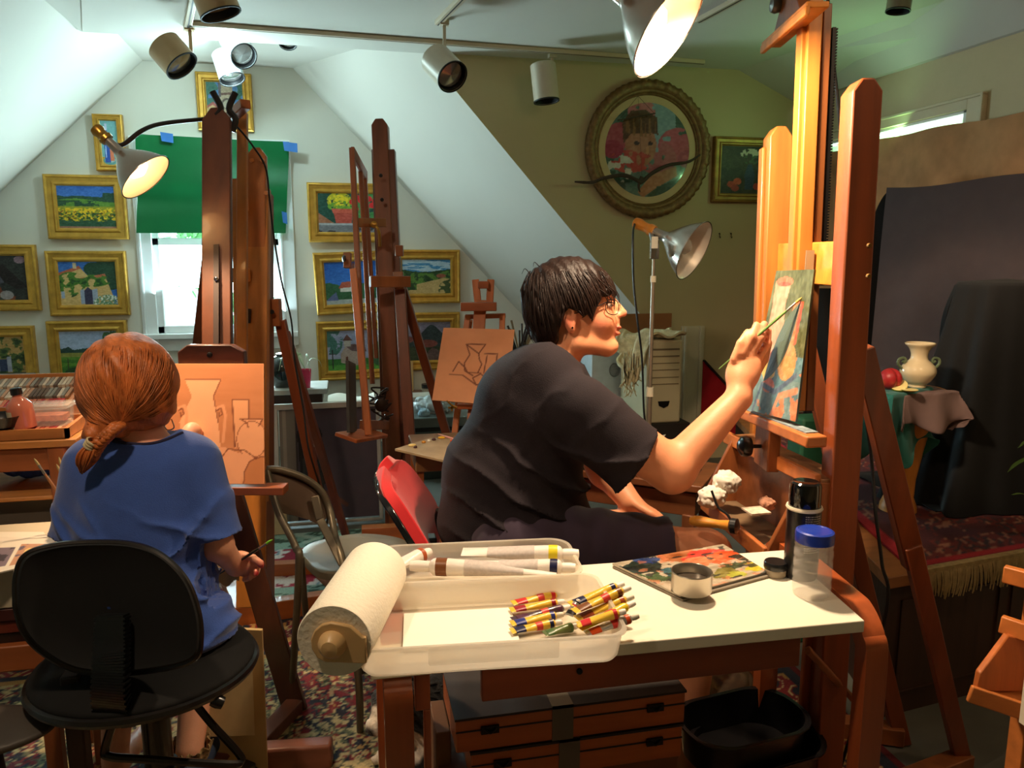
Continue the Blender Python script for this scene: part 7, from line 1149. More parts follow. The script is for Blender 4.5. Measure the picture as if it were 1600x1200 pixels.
# ================================================================ BACKGROUND THINGS
# shelf with plants under the window
Ysh = 4.35; a, b = at(405, 612, Y=Ysh), at(512, 618, Y=Ysh); zsh = at(460, 609, Y=Ysh)[2]
T = thing('plant_shelf', 'low dark shelf with a pale top under the window holding the plants', 'shelf', ((a[0]+b[0])/2, Ysh+.2, 0)); mb = MB(); mb.bb((-.78, Ysh, zsh-.03), (b[0], Ysh+.3, zsh)); obj('shelf_top', mb, mat('pale_shelf_top', (206, 204, 196), .5), T, bevel=.004); mb = MB(); mb.bb((-.77, Ysh+.01, zsh-.09), (b[0]-.03, Ysh+.28, zsh-.03)); obj('shelf_front', mb, wood('dark_shelf_wood', (66, 40, 28), 'X'), T)
for x in (-.74, b[0]-.08): mb = MB(); mb.bb((x, Ysh+.02, 0), (x+.04, Ysh+.26, zsh-.09)); obj('leg', mb, wood('dark_shelf_wood', (66, 40, 28)), T)
q = at(444, 608, Y=Ysh+.12); T = thing('dark_vase', 'round black green glazed vase on the plant shelf before the window', 'vase', V(q[0], Ysh+.12, zsh)); h7 = at(444, 552, Y=Ysh+.12)[2]-zsh; mb = MB(); mb.lathe([(.05, 0), (.075, h7*.2), (.088, h7*.5), (.085, h7*.7), (.06, h7*.88), (.035, h7*.93), (.035, h7), (.028, h7)], V(q[0], Ysh+.12, zsh), V(0, 0, 1), 36); obj('vase_body', mb, mat('black_green_glaze', (26, 40, 38), .12, coat=.8), T)
q = at(478, 607, Y=Ysh+.06); h7 = at(478, 577, Y=Ysh+.06)[2]-zsh; T = thing('pink_cup', 'bright pink cup holding a pale spider plant on the plant shelf', 'cup', V(q[0], Ysh+.06, zsh)); mb = MB(); mb.lathe([(.024, 0), (.028, h7*.3), (.034, h7), (.031, h7), (.02, .01)], V(q[0], Ysh+.06, zsh), V(0, 0, 1), 30); obj('cup_body', mb, mat('hot_pink', (226, 56, 96), .25, coat=.4), T)
rr = random.Random(12); pl_ = mat('pale_leaf', (196, 214, 176), .5); o7 = V(q[0], Ysh+.06, zsh+h7)
for k in range(11): a_ = rr.uniform(2.4, 6.6); l = rr.uniform(.08, .15); C_ = bez([o7, o7+V(math.cos(a_)*l*.4, math.sin(a_)*l*.3, l*.7), o7+V(math.cos(a_)*l*.9, math.sin(a_)*l*.6, l*.6), o7+V(math.cos(a_)*l*1.1, math.sin(a_)*l*.7, -.01+rr.uniform(-.05, .04))], 14); mb = MB(); mb.ring_path(C_, .006*np.sin(np.linspace(.5, 3.0, len(C_)))+.0008, 6, sy=.2); obj('leaf', mb, pl_, T)
# big stored canvases in front of the shelf
Yc = 3.95
def pt_girlfigure(u, v):
    g = full(u, (84, 72, 84))+((fbm(u*6, v*8, s=151)-.5)*12)[..., None]; g = lay(g, (u < .16), (120, 112, 104)); g = lay(g, (u > .03)*(u < .07), (150, 140, 128)); g = lay(g, (u > .16)*(u < .18), (60, 50, 54))
    g = lay(g, disc(u, v, .30, .76, .13, .11)+inpoly(u, v, [(.18, .74), (.40, .76), (.47, .5), (.50, .34), (.40, .3), (.2, .36)]), (34, 28, 30)); g = lay(g, inpoly(u, v, [(.22, .55), (.36, .58), (.44, .34), (.42, .2), (.22, .22)]), (60, 56, 54)); g = lay(g, disc(u, v, .29, .73, .075, .085), (150, 112, 96)); g = lay(g, disc(u, v, .25, .74, .016, .012)+disc(u, v, .33, .74, .016, .012), (40, 30, 34)); g = lay(g, disc(u, v, .3, .66, .05, .03), (214, 204, 186)); g = lay(g, inpoly(u, v, [(.26, .64), (.38, .66), (.38, .54), (.30, .52)]), (128, 64, 48))
    g = lay(g, line(u, v, [(.26, .22), (.44, .18), (.56, .15)], .035)+line(u, v, [(.40, .26), (.54, .2), (.66, .12)], .025), (124, 78, 68)); return g
cA = at(432, 832, Y=Yc-.02); cB = at(590, 836, Y=Yc-.02); hz_ = at(520, 624, Y=Yc+.1)[2]
T = thing('stored_painting', 'large dull violet painting of a seated girl leaning under the plant shelf', 'painting', (cA[0], Yc, 0)); x0_, x1_ = at(432, 700, Y=Yc)[0], at(592, 700, Y=Yc)[0]; zb7 = max(.012, cB[2])
o = quad_canvas('painted_canvas', pt_girlfigure, V(x0_+.02, Yc-.1, zb7+.02), V(x1_-.01, Yc-.1, zb7+.02), V(x0_+.02, Yc, hz_-.025), V(x1_-.01, Yc, hz_-.025), 110, 120, T, .01, PAINTED_FLAT)
wf = mat('silver_white_edge', (186, 182, 176), .4, metal=.2); bars('frame_side', [(V(x0_, Yc-.105, .012), V(x0_, Yc-.0, hz_), .03, .02, x_), (V(x1_, Yc-.105, .012), V(x1_, Yc, hz_), .02, .02, x_), (V(x0_, Yc-.005, hz_-.01), V(x1_, Yc-.005, hz_-.01), .03, .02, V(0, 0, 1)), (V(x0_, Yc-.108, .018), V(x1_, Yc-.108, .018), .016, .012, V(0, 0, 1))], wf, T)
for k, (dx, c, lb) in enumerate([(.035, (150, 144, 134), 'pale canvas edge stored right of the violet painting'), (.075, (84, 80, 76), 'dark canvas edge stored right of the pale canvas edge')]): mb = MB(); mb.bb((x1_+dx-.008, Yc-.06, .012), (x1_+dx+.02, Yc+.05, hz_-.03*k)); tag(obj('stored_canvas', mb, mat('stored_edge_'+'ab'[k], c, .7)), lb, 'canvas', 'stored canvases')
mb = MB(); a = at(414, 700, Y=Yc+.05); mb.bb((at(395, 700, Y=Yc+.05)[0], Yc+.03, .012), (x0_-.03, Yc+.06, hz_-.02)); tag(obj('blue_canvas', mb, mat('navy_canvas', (30, 46, 78), .6, var=.25, scale=5)), 'dark blue canvas leaning left of the violet painting', 'canvas')
mb = MB(); a = at(416, 760, Y=Yc-.25); mb.bb((a[0], Yc-.22, .012), (at(445, 760, Y=Yc-.25)[0], Yc-.2, at(430, 770, Y=Yc-.2)[2])); tag(obj('cream_canvas', mb, mat('cream_canvas', (186, 170, 134), .8)), 'small cream canvas leaning on the rug behind the folding chair', 'canvas')
mb = MB(); mb.sheet(lambda U, W: [at(512, 621, Y=Ysh-.3)[0]+.24*U, Ysh-.38+.18*W, hz_+.004+.012*np.sin(U*7)*W], 16, 8, .001); T = tag(obj('loose_paper', mb, mat('bright_white_paper', (248, 244, 230))), 'curled white paper lying on top of the stored canvases', 'paper')
# far right cabinet corner: drawers, bags, tray, jar
Yd = 4.55; x0d, x1d = at(640, 690, Y=Yd)[0], at(800, 690, Y=Yd)[0]; zd = at(660, 652, Y=Yd)[2]
T = thing('drawer_cabinet', 'dark cabinet under the drawing panel, topped with plastic bags', 'cabinet', ((x0d+x1d)/2, Yd+.2, 0)); dk = mat('dark_green_cabinet', (44, 52, 50), .4, var=.1); mb = MB(); mb.bb((x0d, Yd, 0), (x1d, Yd+.4, zd-.06)); obj('cabinet_body', mb, dk, T, bevel=.003)
mb = MB(); mb.bb((x0d-.02, Yd-.03, zd-.06), (x1d, Yd+.42, zd)); obj('cabinet_top', mb, mat('grey_green_top', (92, 100, 96), .35, var=.1), T, bevel=.004)
for k in range(3): z = zd-.09-.045*k; mb = MB(); mb.bb((x0d+.02, Yd-.012, z-.034), (x0d+.33, Yd, z)); obj('drawer', mb, mat('grey_drawer', (78, 88, 86), .4), T, bevel=.003)
mb = MB(); mb.bb((x0d+.36, Yd-.03, zd-.20), (x1d-.1, Yd-.001, zd-.065)); obj('dark_door', mb, mat('black_door', (22, 26, 26), .4), T)
crumple('plastic_bag', V(at(676, 640, Y=Yd+.05)[0], Yd+.14, zd+.048), .085, 51, 'white crinkled plastic bag lying on the dark cabinet', 'bag', mat('white_bag', (206, 216, 218), .3, var=.1, alpha=.9), sq=(1.7, 1, .75), amp=.5)
q = at(664, 653, Y=Yd-.02); crumple('rag', V(q[0], Yd+.03, zd+.02), .035, 57, 'small pale blue rag hanging at the front of the dark cabinet', 'rag', mat('pale_blue_rag', (160, 190, 206), .8), sq=(1.2, .8, 1.0), amp=.4)
Yt = 5.0; zt9 = at(670, 632, Y=Yt)[2]; T = thing('wall_shelf', 'narrow brown shelf above the dark cabinet holding a tray and a jar', 'shelf', (at(690, 640, Y=Yt)[0], Yt+.2, zt9)); mb = MB(); mb.bb((at(632, 640, Y=Yt)[0], Yt, zt9-.07), (at(840, 640, Y=Yt)[0], DG-.01, zt9)); obj('shelf_board', mb, wood('shelf_board_wood', (120, 70, 42), 'X'), T, bevel=.003)
q = at(660, 625, Y=Yt+.1); T = thing('white_tray', 'shallow white tray on the narrow brown shelf', 'tray', V(q[0], Yt+.12, zt9)); tub('tray_body', mat('white_enamel', (214, 214, 206), .3), T, V(q[0], Yt+.1), .20, .15, .05, .02, V(1, 0, 0), V(0, 1, 0), zt9+.001, flare=1.12)
q = at(666, 622, Y=Yt+.3); T = thing('glass_jar', 'small glass jar with a dark lid behind the white tray', 'jar', V(q[0], Yt+.35, zt9)); mb = MB(); zj = at(666, 600, Y=Yt+.35)[2]-zt9; mb.lathe([(.04, 0), (.045, zj*.1), (.045, zj*.62), (.035, zj*.7)], V(q[0]+.02, Yt+.35, zt9), V(0, 0, 1), 30); obj('jar_body', mb, mat('cloudy_jar', (196, 180, 156)), T); mb = MB(); mb.lathe([(.047, zj*.68), (.047, zj), (.01, zj)], V(q[0]+.02, Yt+.35, zt9), V(0, 0, 1), 30); obj('jar_lid', mb, plastic_k, T)
mb = MB(); a = at(636, 560, Y=DG-.05); mb.bb((a[0]-.0, DG-.06, zt9), (at(645, 560, Y=DG-.05)[0], DG-.03, at(640, 565, Y=DG-.05)[2])); tag(obj('wooden_strip', mb, wood('pale_strip', (190, 150, 96))), 'pale upright wooden strip beside the middle easel leg', 'strip')
# palette table behind the woman
Tq = thing('palette_stand', 'small table with a tilted wooden palette behind the woman\'s back', 'table', (.62, 2.55, 0)); zq = at(640, 700, Y=2.5)[2]
P_ = [at(617, 701, Z=zq), at(672, 684, Z=zq), at(760, 690, Z=zq), at(745, 730, Z=zq), at(706, 722, Z=zq)]; mb = MB(); mb.prism([(p[0], p[1]) for p in P_], V(0, 0, zq-.004), V(1, 0, 0), V(0, 1, 0), .008); obj('palette_board', mb, mat('palette_brown', (156, 134, 104), .45, var=.2), Tq, bevel=.001)
mb = MB(); q = at(680, 724, Y=2.5); mb.bb((at(648, 730, Y=2.5)[0], 2.46, zq-.075), (at(752, 730, Y=2.5)[0], 2.75, zq-.012)); obj('drawer_box', mb, wood('box_brown_wood', (124, 88, 54), 'X'), Tq, bevel=.004)
for x in (652, 745):
    for y in (2.48, 2.72): q = at(x, 740, Y=2.48); mb = MB(); mb.bar(V(q[0], y, 0), V(q[0]+.01, y, zq-.07), .022, .022, V(1, 0, 0)); obj('leg', mb, wood('stand_leg_wood', (150, 84, 42)), Tq)
for k, (x, y, c, s) in enumerate([(644, 697, (226, 200, 130), 1.6), (649, 700, (60, 30, 36), .8), (662, 692, (190, 130, 40), .9), (670, 690, (220, 210, 200), .7), (678, 688, (70, 30, 40), .9), (690, 685, (232, 176, 30), 1.5), (707, 690, (226, 80, 40), 1.0)]):
    q = at(x, y, Z=zq); mb = net(lambda P: ell(P, q+V(0, 0, .003), (.009*s, .007*s, .0055)), q-.02, q+.02, .0025); obj('paint_dab', mb, mat('paint_dab_'+'abcdefg'[k], c, .25, coat=.5), Tq, smooth=80)
brush('paint_brush', 'pink-handled brush lying across the palette behind the woman', at(728, 692, D=2.5), at(684, 678, D=2.62), mat('pink_handle', (214, 150, 140), .35), ('dark', (50, 40, 36)))
# brushes behind the neck of the woman
q = at(815, 560, Y=3.2); T = thing('brush_pot', 'pot of brushes glimpsed behind the woman\'s neck', 'pot', V(q[0], 3.25, 0)); zpp = at(815, 556, Y=3.25)[2]; mb = MB(); mb.lathe([(.04, -.12), (.05, 0), (.045, 0)], V(q[0], 3.25, zpp), V(0, 0, 1), 24); obj('pot_body', mb, mat('dark_pot', (50, 44, 40), .5), T); mb = MB(); mb.cyl(V(q[0], 3.25, 0), V(q[0], 3.25, zpp-.12), .1, n=20); obj('pot_stand', mb, mat('dark_stand', (44, 36, 30), .6), T); rr = random.Random(5)
for k in range(16): e = V(q[0]+rr.uniform(-.07, .07), 3.25+rr.uniform(-.05, .05), zpp+rr.uniform(.06, .16)); mb = MB(); mb.tube([V(q[0]+rr.uniform(-.02, .02), 3.25, zpp-.05), e], [.003, .005], 6); obj('brush', mb, mat('brush_mix_%d' % (k % 3), [(60, 56, 46), (120, 112, 84), (34, 32, 30)][k % 3], .6), T)
# appliance, board, wool cloth, computer tower, poster
Yw = 4.46; a, b = at(925, 540, Y=Yw), at(1007, 700, Y=Yw); T = thing('white_appliance', 'pale blue-white appliance with a round vent behind the woman\'s face', 'appliance', ((a[0]+b[0])/2, Yw+.2, 0)); mb = MB(); mb.bb((a[0], Yw, 0), (b[0], Yw+.30, a[2])); obj('appliance_body', mb, mat('white_appliance_paint', (196, 206, 210), .35), T, bevel=.006)
q = at(960, 578, Y=Yw); mb = MB()
for k in range(9): dz = (k-4)*.0085; w_ = .028*math.sqrt(max(.05, 1-(dz/.04)**2)); mb.bb((q[0]-w_, Yw-.004, q[2]+dz-.0022), (q[0]+w_, Yw, q[2]+dz+.0022))
obj('vent_slots', mb, mat('vent_grey', (120, 124, 124), .5), T); mb = MB(); a_ = np.linspace(0, 2*math.pi, 29)[:-1]; mb.ring_path(np.stack([q[0]+.032*np.cos(a_), np.full(28, Yw-.002), q[2]+.042*np.sin(a_)], 1), .003, 6, closed=True); obj('vent_ring', mb, mat('vent_grey', (120, 124, 124)), T)
mb = MB(); a, b = at(962, 491, Y=Yw+.12), at(1048, 545, Y=Yw+.12); mb.bb((a[0], Yw+.12, at(970, 540, Y=Yw)[2]), (b[0], Yw+.14, a[2])); tag(obj('brown_board', mb, mat('tan_hardboard', (150, 98, 56), .8, var=.06)), 'brown hardboard standing on the pale appliance before the sloped wall', 'board')
Ypc = 4.0; a, b = at(1012, 532, Y=Ypc), at(1063, 660, Y=Ypc); T = thing('computer_tower', 'beige computer tower standing before the tan wall', 'computer', ((a[0]+b[0])/2, Ypc+.2, b[2])); pcm = mat('beige_computer_plastic', (198, 184, 148), .45, var=.03); mb = MB(); mb.bb((a[0], Ypc, b[2]), (b[0], Ypc+.42, a[2])); obj('tower_case', mb, pcm, T, bevel=.012)
W7 = b[0]-a[0]; H7 = a[2]-b[2]
for z0, z1, c in [(.80, .815, 1), (.72, .73, 1), (.64, .65, 1), (.55, .56, 1), (.47, .48, 1), (.88, .90, 1)]: mb = MB(); mb.bb((a[0]+.02, Ypc-.002, b[2]+H7*z0), (b[0]-.02, Ypc, b[2]+H7*z1)); obj('drive_seam', mb, mat('pc_seam', (120, 106, 80), .6), T)
mb = MB(); cx7 = (a[0]+b[0])/2; mb.prism([(-.035, .014), (.035, .014), (.028, -.012), (.0, -.026), (-.028, -.012)], V(cx7, Ypc-.002, b[2]+H7*.24), V(1, 0, 0), V(0, 0, 1), .006); obj('power_emblem', mb, blkiron, T)
mb = MB(); mb.bb((a[0]-.04, Ypc-.02, b[2]-.1), (b[0]+.05, Ypc+.44, b[2])); T = thing('tower_stand', 'dark stand under the beige computer tower', 'stand', (cx7, Ypc+.2, 0)); obj('stand_top', mb, mat('dark_stand', (44, 36, 30)), T)
for x in (a[0]-.03, b[0]+.01): mb = MB(); mb.bb((x, Ypc, 0), (x+.03, Ypc+.4, b[2]-.1)); obj('stand_leg', mb, mat('dark_stand', (44, 36, 30)), T)
wool = mat('cream_wool', (206, 190, 150), .95, var=.2, scale=50, bump=.8, bscale=90); ztp = a[2]+.006
def woolf(U, W): x = at(975, 540, Y=Ypc)[0]+(b[0]+.0-at(975, 540, Y=Ypc)[0])*U; side = sst(.42, .12, U); return [x+.02*np.sin(W*14), Ypc-.02+.22*W-.035*side*(1-W), ztp+.03+.014*np.sin(U*15+W*6)-side*(1-W)*.30*(.8+.3*np.sin(U*60)*.4)]
mb = MB(); mb.sheet(woolf, 70, 30, .012); T = thing('wool_shawl', 'cream fringed shawl thrown over the computer tower and appliance', 'shawl', V(a[0], Ypc, ztp)); obj('shawl_cloth', mb, wool, T, smooth=70); rr = random.Random(9)
for k in range(34): q = at(975+rr.uniform(0, 26), 585+rr.uniform(-20, 12), Y=Ypc-.05); mb = MB(); mb.tube(bez([q+V(0, 0, .06), q, q+V(rr.uniform(-.02, .02), 0, -.045), q+V(rr.uniform(-.03, .03), 0, -.085)], 8), [.004]*7+[.0015] if False else .0032, 5); obj('fringe_strand', mb, wool, T)
# red poster with a big white letter, cut diagonally by a black bar
Yr = WO-.03; a, b = at(1099, 563, Y=Yr), at(1164, 680, Y=Yr); T = thing('red_poster', 'red poster with a white letter leaning on the tan wall behind the painting hand', 'poster', ((a[0]+b[0])/2, Yr, b[2])); c7 = at(1137, 608, Y=Yr); mb = MB(); e7 = at(1200, 672, Y=Yr)
mb.add([V(a[0], Yr, b[2]), V(e7[0], Yr, b[2]), V(e7[0], Yr, e7[2]), V(a[0], Yr, a[2]), V(a[0], Yr+.01, b[2]), V(e7[0], Yr+.01, b[2]), V(e7[0], Yr+.01, e7[2]), V(a[0], Yr+.01, a[2])], [(0, 1, 2, 3), (7, 6, 5, 4), (0, 4, 5, 1), (1, 5, 6, 2), (2, 6, 7, 3), (3, 7, 4, 0)]); obj('poster_sheet', mb, mat('poster_red', (176, 20, 34), .6), T, smooth=None)
mb = MB(); mb.bar(V(a[0], Yr-.006, a[2]), V(e7[0], Yr-.006, e7[2]), .03, .012, V(0, 1, 0)); obj('black_border', mb, mat('poster_black', (30, 22, 22), .6), T)
la = at(1099, 658, Y=Yr); txt('A', V(la[0]+.0, Yr-.003, la[2]), V(1, 0, 0), V(0, 0, 1), .16, mat('poster_letter', (206, 170, 130), .6), T)
q = at(1290, 690, Y=3.2); mb = MB(); g0, g1 = at(1255, 655, Y=2.25), at(1312, 740, Y=2.25); mb.bb((g0[0], 2.25, 0), (g1[0], 2.34, g0[2])); tag(obj('green_box', mb, mat('dark_green_box', (26, 82, 56), .6), bevel=.01), 'dark green box on the floor behind the tall easel tray', 'box')
# ================================================================ PEOPLE
def LOC(D0):
    def W(x, y, d=0.0): return Q(x, y, D0+d)
    return W
RT, FW, UP = V(*_rt), V(*_fw), V(*_up)
skin = mat('skin', (255, 255, 255), .48, attr=True, var=.05, scale=30, sss=.12, bump=.08, bscale=220)
def skincol(vv, spots, base): 
    c = np.zeros((len(vv), 3))+C3(base)
    for p, r_, col in spots: k = np.exp(-(np.linalg.norm(vv-p, axis=1)/r_)**2)[:, None]; c = c*(1-k)+C3(col)*k
    return s2l(np.clip(c, 0, 255)/255)
def poly_sd(u, v, pts):
    """signed distance to a polygon in 2-D"""
    d = np.full(u.shape, 1e9); s = np.ones(u.shape); n = len(pts)
    for i in range(n):
        a, b = pts[i], pts[i-1]; ex, ey = b[0]-a[0], b[1]-a[1]; wx, wy = u-a[0], v-a[1]; t = np.clip((wx*ex+wy*ey)/(ex*ex+ey*ey), 0, 1); d = np.minimum(d, (wx-ex*t)**2+(wy-ey*t)**2)
        c1, c2, c3 = v >= a[1], v < b[1], ex*wy > ey*wx; s = np.where((c1 & c2 & c3) | (~c1 & ~c2 & ~c3), -s, s)
    return s*np.sqrt(d)
def blend(P, prims, k):
    d = None
    for f in prims: e = f(P); d = e if d is None else smin(d, e, k)
    return d
def finger(K, M, T_, r0, r1): return lambda P: smin(cap(P, K, M, r0, (r0+r1)/2), cap(P, M, T_, (r0+r1)/2, r1), .004)

# ---------------- the woman
DW = 1.93; W = LOC(DW); px = DW/1200
PW = thing('person', 'dark-haired woman in a dark T-shirt and shorts, seated in profile, painting at the tall easel', 'person', (*W(860, 900)[:2], 0))
sk = (222, 150, 110)
sh_r, el_r, wr_r = W(905, 640, -.15), W(1050, 735, -.14), W(1154, 622, -.11); sh_l, el_l, wr_l = W(900, 632, .20), W(945, 735, .24), W(986, 786, .14)
hip_r, kn_r, an_r = W(800, 850, -.09), W(1102, 868, -.07), None; hip_l, kn_l = W(800, 850, .11), W(1000, 832, .16)
fl_ = lambda p, z: V(p[0], p[1], z); an_r = V(kn_r[0]-.02, kn_r[1]+.02, .10); an_l = V(kn_l[0]+.10, kn_l[1]+.06, .10)
hc = W(886, 472)
def head_w(P):
    q = P-hc; x, y, z = q@RT, q@FW, q@UP; L = np.stack([x, y, z], -1); m = lambda X, Y: V((X-886)*px, 0, (472-Y)*px)
    A = lambda X, Y, d, r_: ell(L, m(X, Y)+V(0, d, 0), r_)
    d = A(880, 472, 0, (.098, .076, .092)); d = smin(d, A(918, 494, 0, (.060, .060, .080)), .03); d = smin(d, A(934, 466, 0, (.030, .052, .032)), .02); d = smin(d, A(934, 502, 0, (.040, .044, .062)), .02); d = smin(d, A(950, 516, 0, (.020, .028, .024)), .012)
    for s in (-1, 1): d = smin(d, cap(L, m(900, 538)+V(0, .042*s, 0), m(948, 544)+V(0, .012*s, 0), .020, .019), .025); d = smin(d, A(938, 505, .030*s, (.026, .024, .026)), .018)
    d = smin(d, A(956, 541, 0, (.016, .020, .015)), .012); d = smin(d, cap(L, m(957, 470), m(972, 488), .0095, .0105), .014); d = smin(d, A(960, 502, 0, (.014, .018, .012)), .010); d = smin(d, A(973, 490, 0, (.0095, .009, .008)), .006)
    for s in (-1, 1): d = smin(d, A(965, 493, .010*s, (.009, .006, .006)), .006); d = smax(d, -A(956, 476, .032*s, (.012, .015, .009)), .010); d = smin(d, A(949, 477, .030*s, (.013, .012, .0105)), .003); d = smin(d, A(948, 463, .028*s, (.014, .022, .006)), .008)
    d = smin(d, A(966, 512, 0, (.0085, .020, .0055)), .004); d = smin(d, A(964, 521, 0, (.0085, .018, .006)), .004); d = smax(d, -A(970, 516.5, 0, (.010, .022, .0011)), .003)
    for s in (-1, 1):
        e = A(887, 500, .076*s, (.017, .008, .030)); e = smax(e, -A(889, 498, .086*s, (.010, .007, .019)), .004); e = smin(e, A(889, 517, .074*s, (.008, .006, .010)), .006); d = smin(d, e, .006)
    return d
nk0, nk1 = W(885, 528, 0), W(842, 605, .01)
def hand_w(P):
    d = None
    pc = W(1162, 580, -.10); ay = nrm(RT*.35+UP*.94); axx = nrm(RT*.9-UP*.35-FW*.2); az = np.cross(axx, ay); 
    d = ell(P, pc, (.040, .050, .019), np.array([axx, ay, az])); d = smin(d, cap(P, wr_r, pc-ay*.02, .027, .026), .02)
    for K, M, T_, r0 in [((1184, 562, -.095), (1198, 538, -.095), (1200, 517, -.085), .0108), ((1173, 553, -.105), (1189, 527, -.108), (1194, 507, -.095), .0112), ((1160, 552, -.108), (1175, 526, -.112), (1182, 508, -.10), .0108), ((1147, 561, -.105), (1157, 536, -.110), (1168, 519, -.102), .0098)]:
        d = smin(d, finger(W(*K), W(*M), W(*T_), r0, r0*.8)(P), .007)
    d = smin(d, finger(W(1176, 590, -.075), W(1193, 562, -.065), W(1200, 536, -.068), .0125, .0100)(P), .010); return d
def hand_l(P):
    pc = W(1000, 792, .13); d = ell(P, pc, (.036, .040, .018), np.array([nrm(RT*.85-UP*.5), FW, nrm(UP*.85+RT*.5)]))
    for k, (dx, l) in enumerate([(-.03, .9), (-.01, 1.0), (.012, .95), (.033, .8)]): a = pc+FW*dx+RT*.024-UP*.008; d = smin(d, finger(a, a+RT*.026*l-UP*.016*l, a+RT*.038*l-UP*.040*l, .0100, .0085)(P), .006)
    return smin(d, finger(pc-FW*.034, pc-FW*.050+RT*.020-UP*.01, pc-FW*.052+RT*.040-UP*.022, .0110, .0090)(P), .008)
def torso_w(P):
    pr = [lambda P: ell(P, W(838, 640, .02), (.150, .185, .150), np.array([nrm(RT*.8+UP*.5), FW, nrm(UP*.8-RT*.5)])), lambda P: ell(P, W(800, 740, .02), (.168, .180, .150), np.array([RT, FW, UP])), lambda P: ell(P, W(805, 815, .02), (.188, .190, .120), np.array([RT, FW, UP])), lambda P: cap(P, W(850, 590, -.08), W(850, 590, .13), .062, .062)]
    return blend(P, pr, .05)
def arm_rw(P): return smin(cap(P, sh_r, el_r, .068, .052), cap(P, el_r, wr_r, .050, .031), .02)
def arm_lw(P): return smin(cap(P, sh_l, el_l, .066, .048), cap(P, el_l, wr_l, .044, .030), .02)
def legs_w(P):
    d = smin(cap(P, hip_r, kn_r, .095, .060), cap(P, kn_r, an_r, .058, .036), .03); e = smin(cap(P, hip_l, kn_l, .095, .060), cap(P, kn_l, an_l, .056, .036), .03)
    d = np.minimum(d, e)
    for a in (an_r, an_l): d = smin(d, cap(P, a-V(0, 0, .06), a+RT*.15*V(1, 1, 0)-V(0, 0, .068), .032, .026), .03)
    return d
def body_w(P):
    d = smin(head_w(P), cap(P, nk0, nk1, .055, .064), .03); d = smin(d, torso_w(P)+.012, .04); d = smin(d, arm_rw(P), .03); d = smin(d, arm_lw(P), .03); return smin(d, legs_w(P), .02)
# a fine head and hand, a coarser rest, all one surface by sampling the same field
def merge_net(fn, boxes): return [net(fn, lo, hi, h) for lo, hi, h in boxes]
pts_ = np.array([W(680, 560, -.25), W(1215, 880, .34), W(840, 400, .2), hip_r, kn_r, an_r, an_l, kn_l]); lo, hi = pts_.min(0)-.12, pts_.max(0)+.12; lo[2] = .005
def full_w(P): return smin(smin(body_w(P), hand_w(P), .012), hand_l(P), .012)
mb = net(full_w, lo, hi, .0062)
def project(mb, fn, it=2, eps=.0015):
    """pull vertices onto the exact surface so fine features stay crisp"""
    v = mb.verts()
    for _ in range(it):
        d = fn(v); g = np.stack([fn(v+np.eye(3)[i]*eps)-fn(v-np.eye(3)[i]*eps) for i in range(3)], 1)/(2*eps); n2 = (g*g).sum(1)[:, None]; st = -d[:, None]*g/np.maximum(n2, .25); v = v+np.clip(st, -.004, .004)
    mb.v = [v]; return mb
mb = project(mb, full_w)
sp = [(W(967, 512, -.02), .008, (176, 74, 66)), (W(965, 521, -.02), .008, (184, 82, 74)), (W(938, 505, -.05), .022, (226, 134, 104)), (W(976, 489), .012, (232, 140, 108)), (W(887, 503, -.08), .02, (206, 116, 88)), (W(1200, 520, -.1), .03, (232, 146, 116)), (W(1055, 720, -.1), .03, (214, 132, 100))]
body = obj('body', mb, skin, PW, smooth=180, col=skincol(mb.verts(), sp, sk))
# eyes: white, iris, brow, lashes, spectacles, ear stud
for s in (-1,):
    e = W(951, 477, -.034); mb = MB(); mb.lathe([(.001, -.010), (.0075, -.006), (.0098, 0), (.0075, .006), (.001, .0098)], e-RT*.001, RT, 20); ey_ = obj('eye', mb, mat('eye_white', (214, 196, 184), .2), PW); mb = MB(); mb.lathe([(.0045, .0078), (.0040, .0092), (.001, .0098)], e-RT*.0005, nrm(RT-FW*.25), 16); obj('iris', mb, mat('dark_iris', (40, 26, 20), .1), ey_)
    mb = MB(); mb.tube(bez([W(938, 466, -.052), W(948, 461, -.048), W(958, 462, -.034)], 12), [.0022]*12+[.0012] if False else .0022, 6); obj('eyebrow', mb, mat('dark_brow', (40, 26, 20), .8), PW)
    mb = MB(); mb.tube(bez([W(946, 473, -.046), W(953, 472, -.042), W(961, 474, -.034)], 10), .0014, 5); obj('eyelash', mb, mat('dark_brow', (40, 26, 20)), PW)
gl = mat('thin_black_wire', (24, 20, 20), .3, metal=.6); lens = bez([W(951, 468, -.055), W(963, 470, -.040), W(967, 480, -.034), W(963, 491, -.042), W(951, 490, -.056), W(946, 480, -.060), W(951, 468, -.055)], 36)
mb = MB(); mb.ring_path(lens[:-1], .0011, 6, closed=True); mb.tube(bez([W(948, 472, -.058), W(925, 482, -.074), W(897, 490, -.080)], 14), .0012, 6); obj('spectacles', mb, gl, PW)
mb = MB(); p = W(894, 512, -.078); mb.lathe([(.001, 0), (.003, .001), (.003, .003), (.001, .004)], p, -FW, 12); obj('ear_stud', mb, mat('dark_stud', (40, 40, 44), .15, metal=.8), PW)
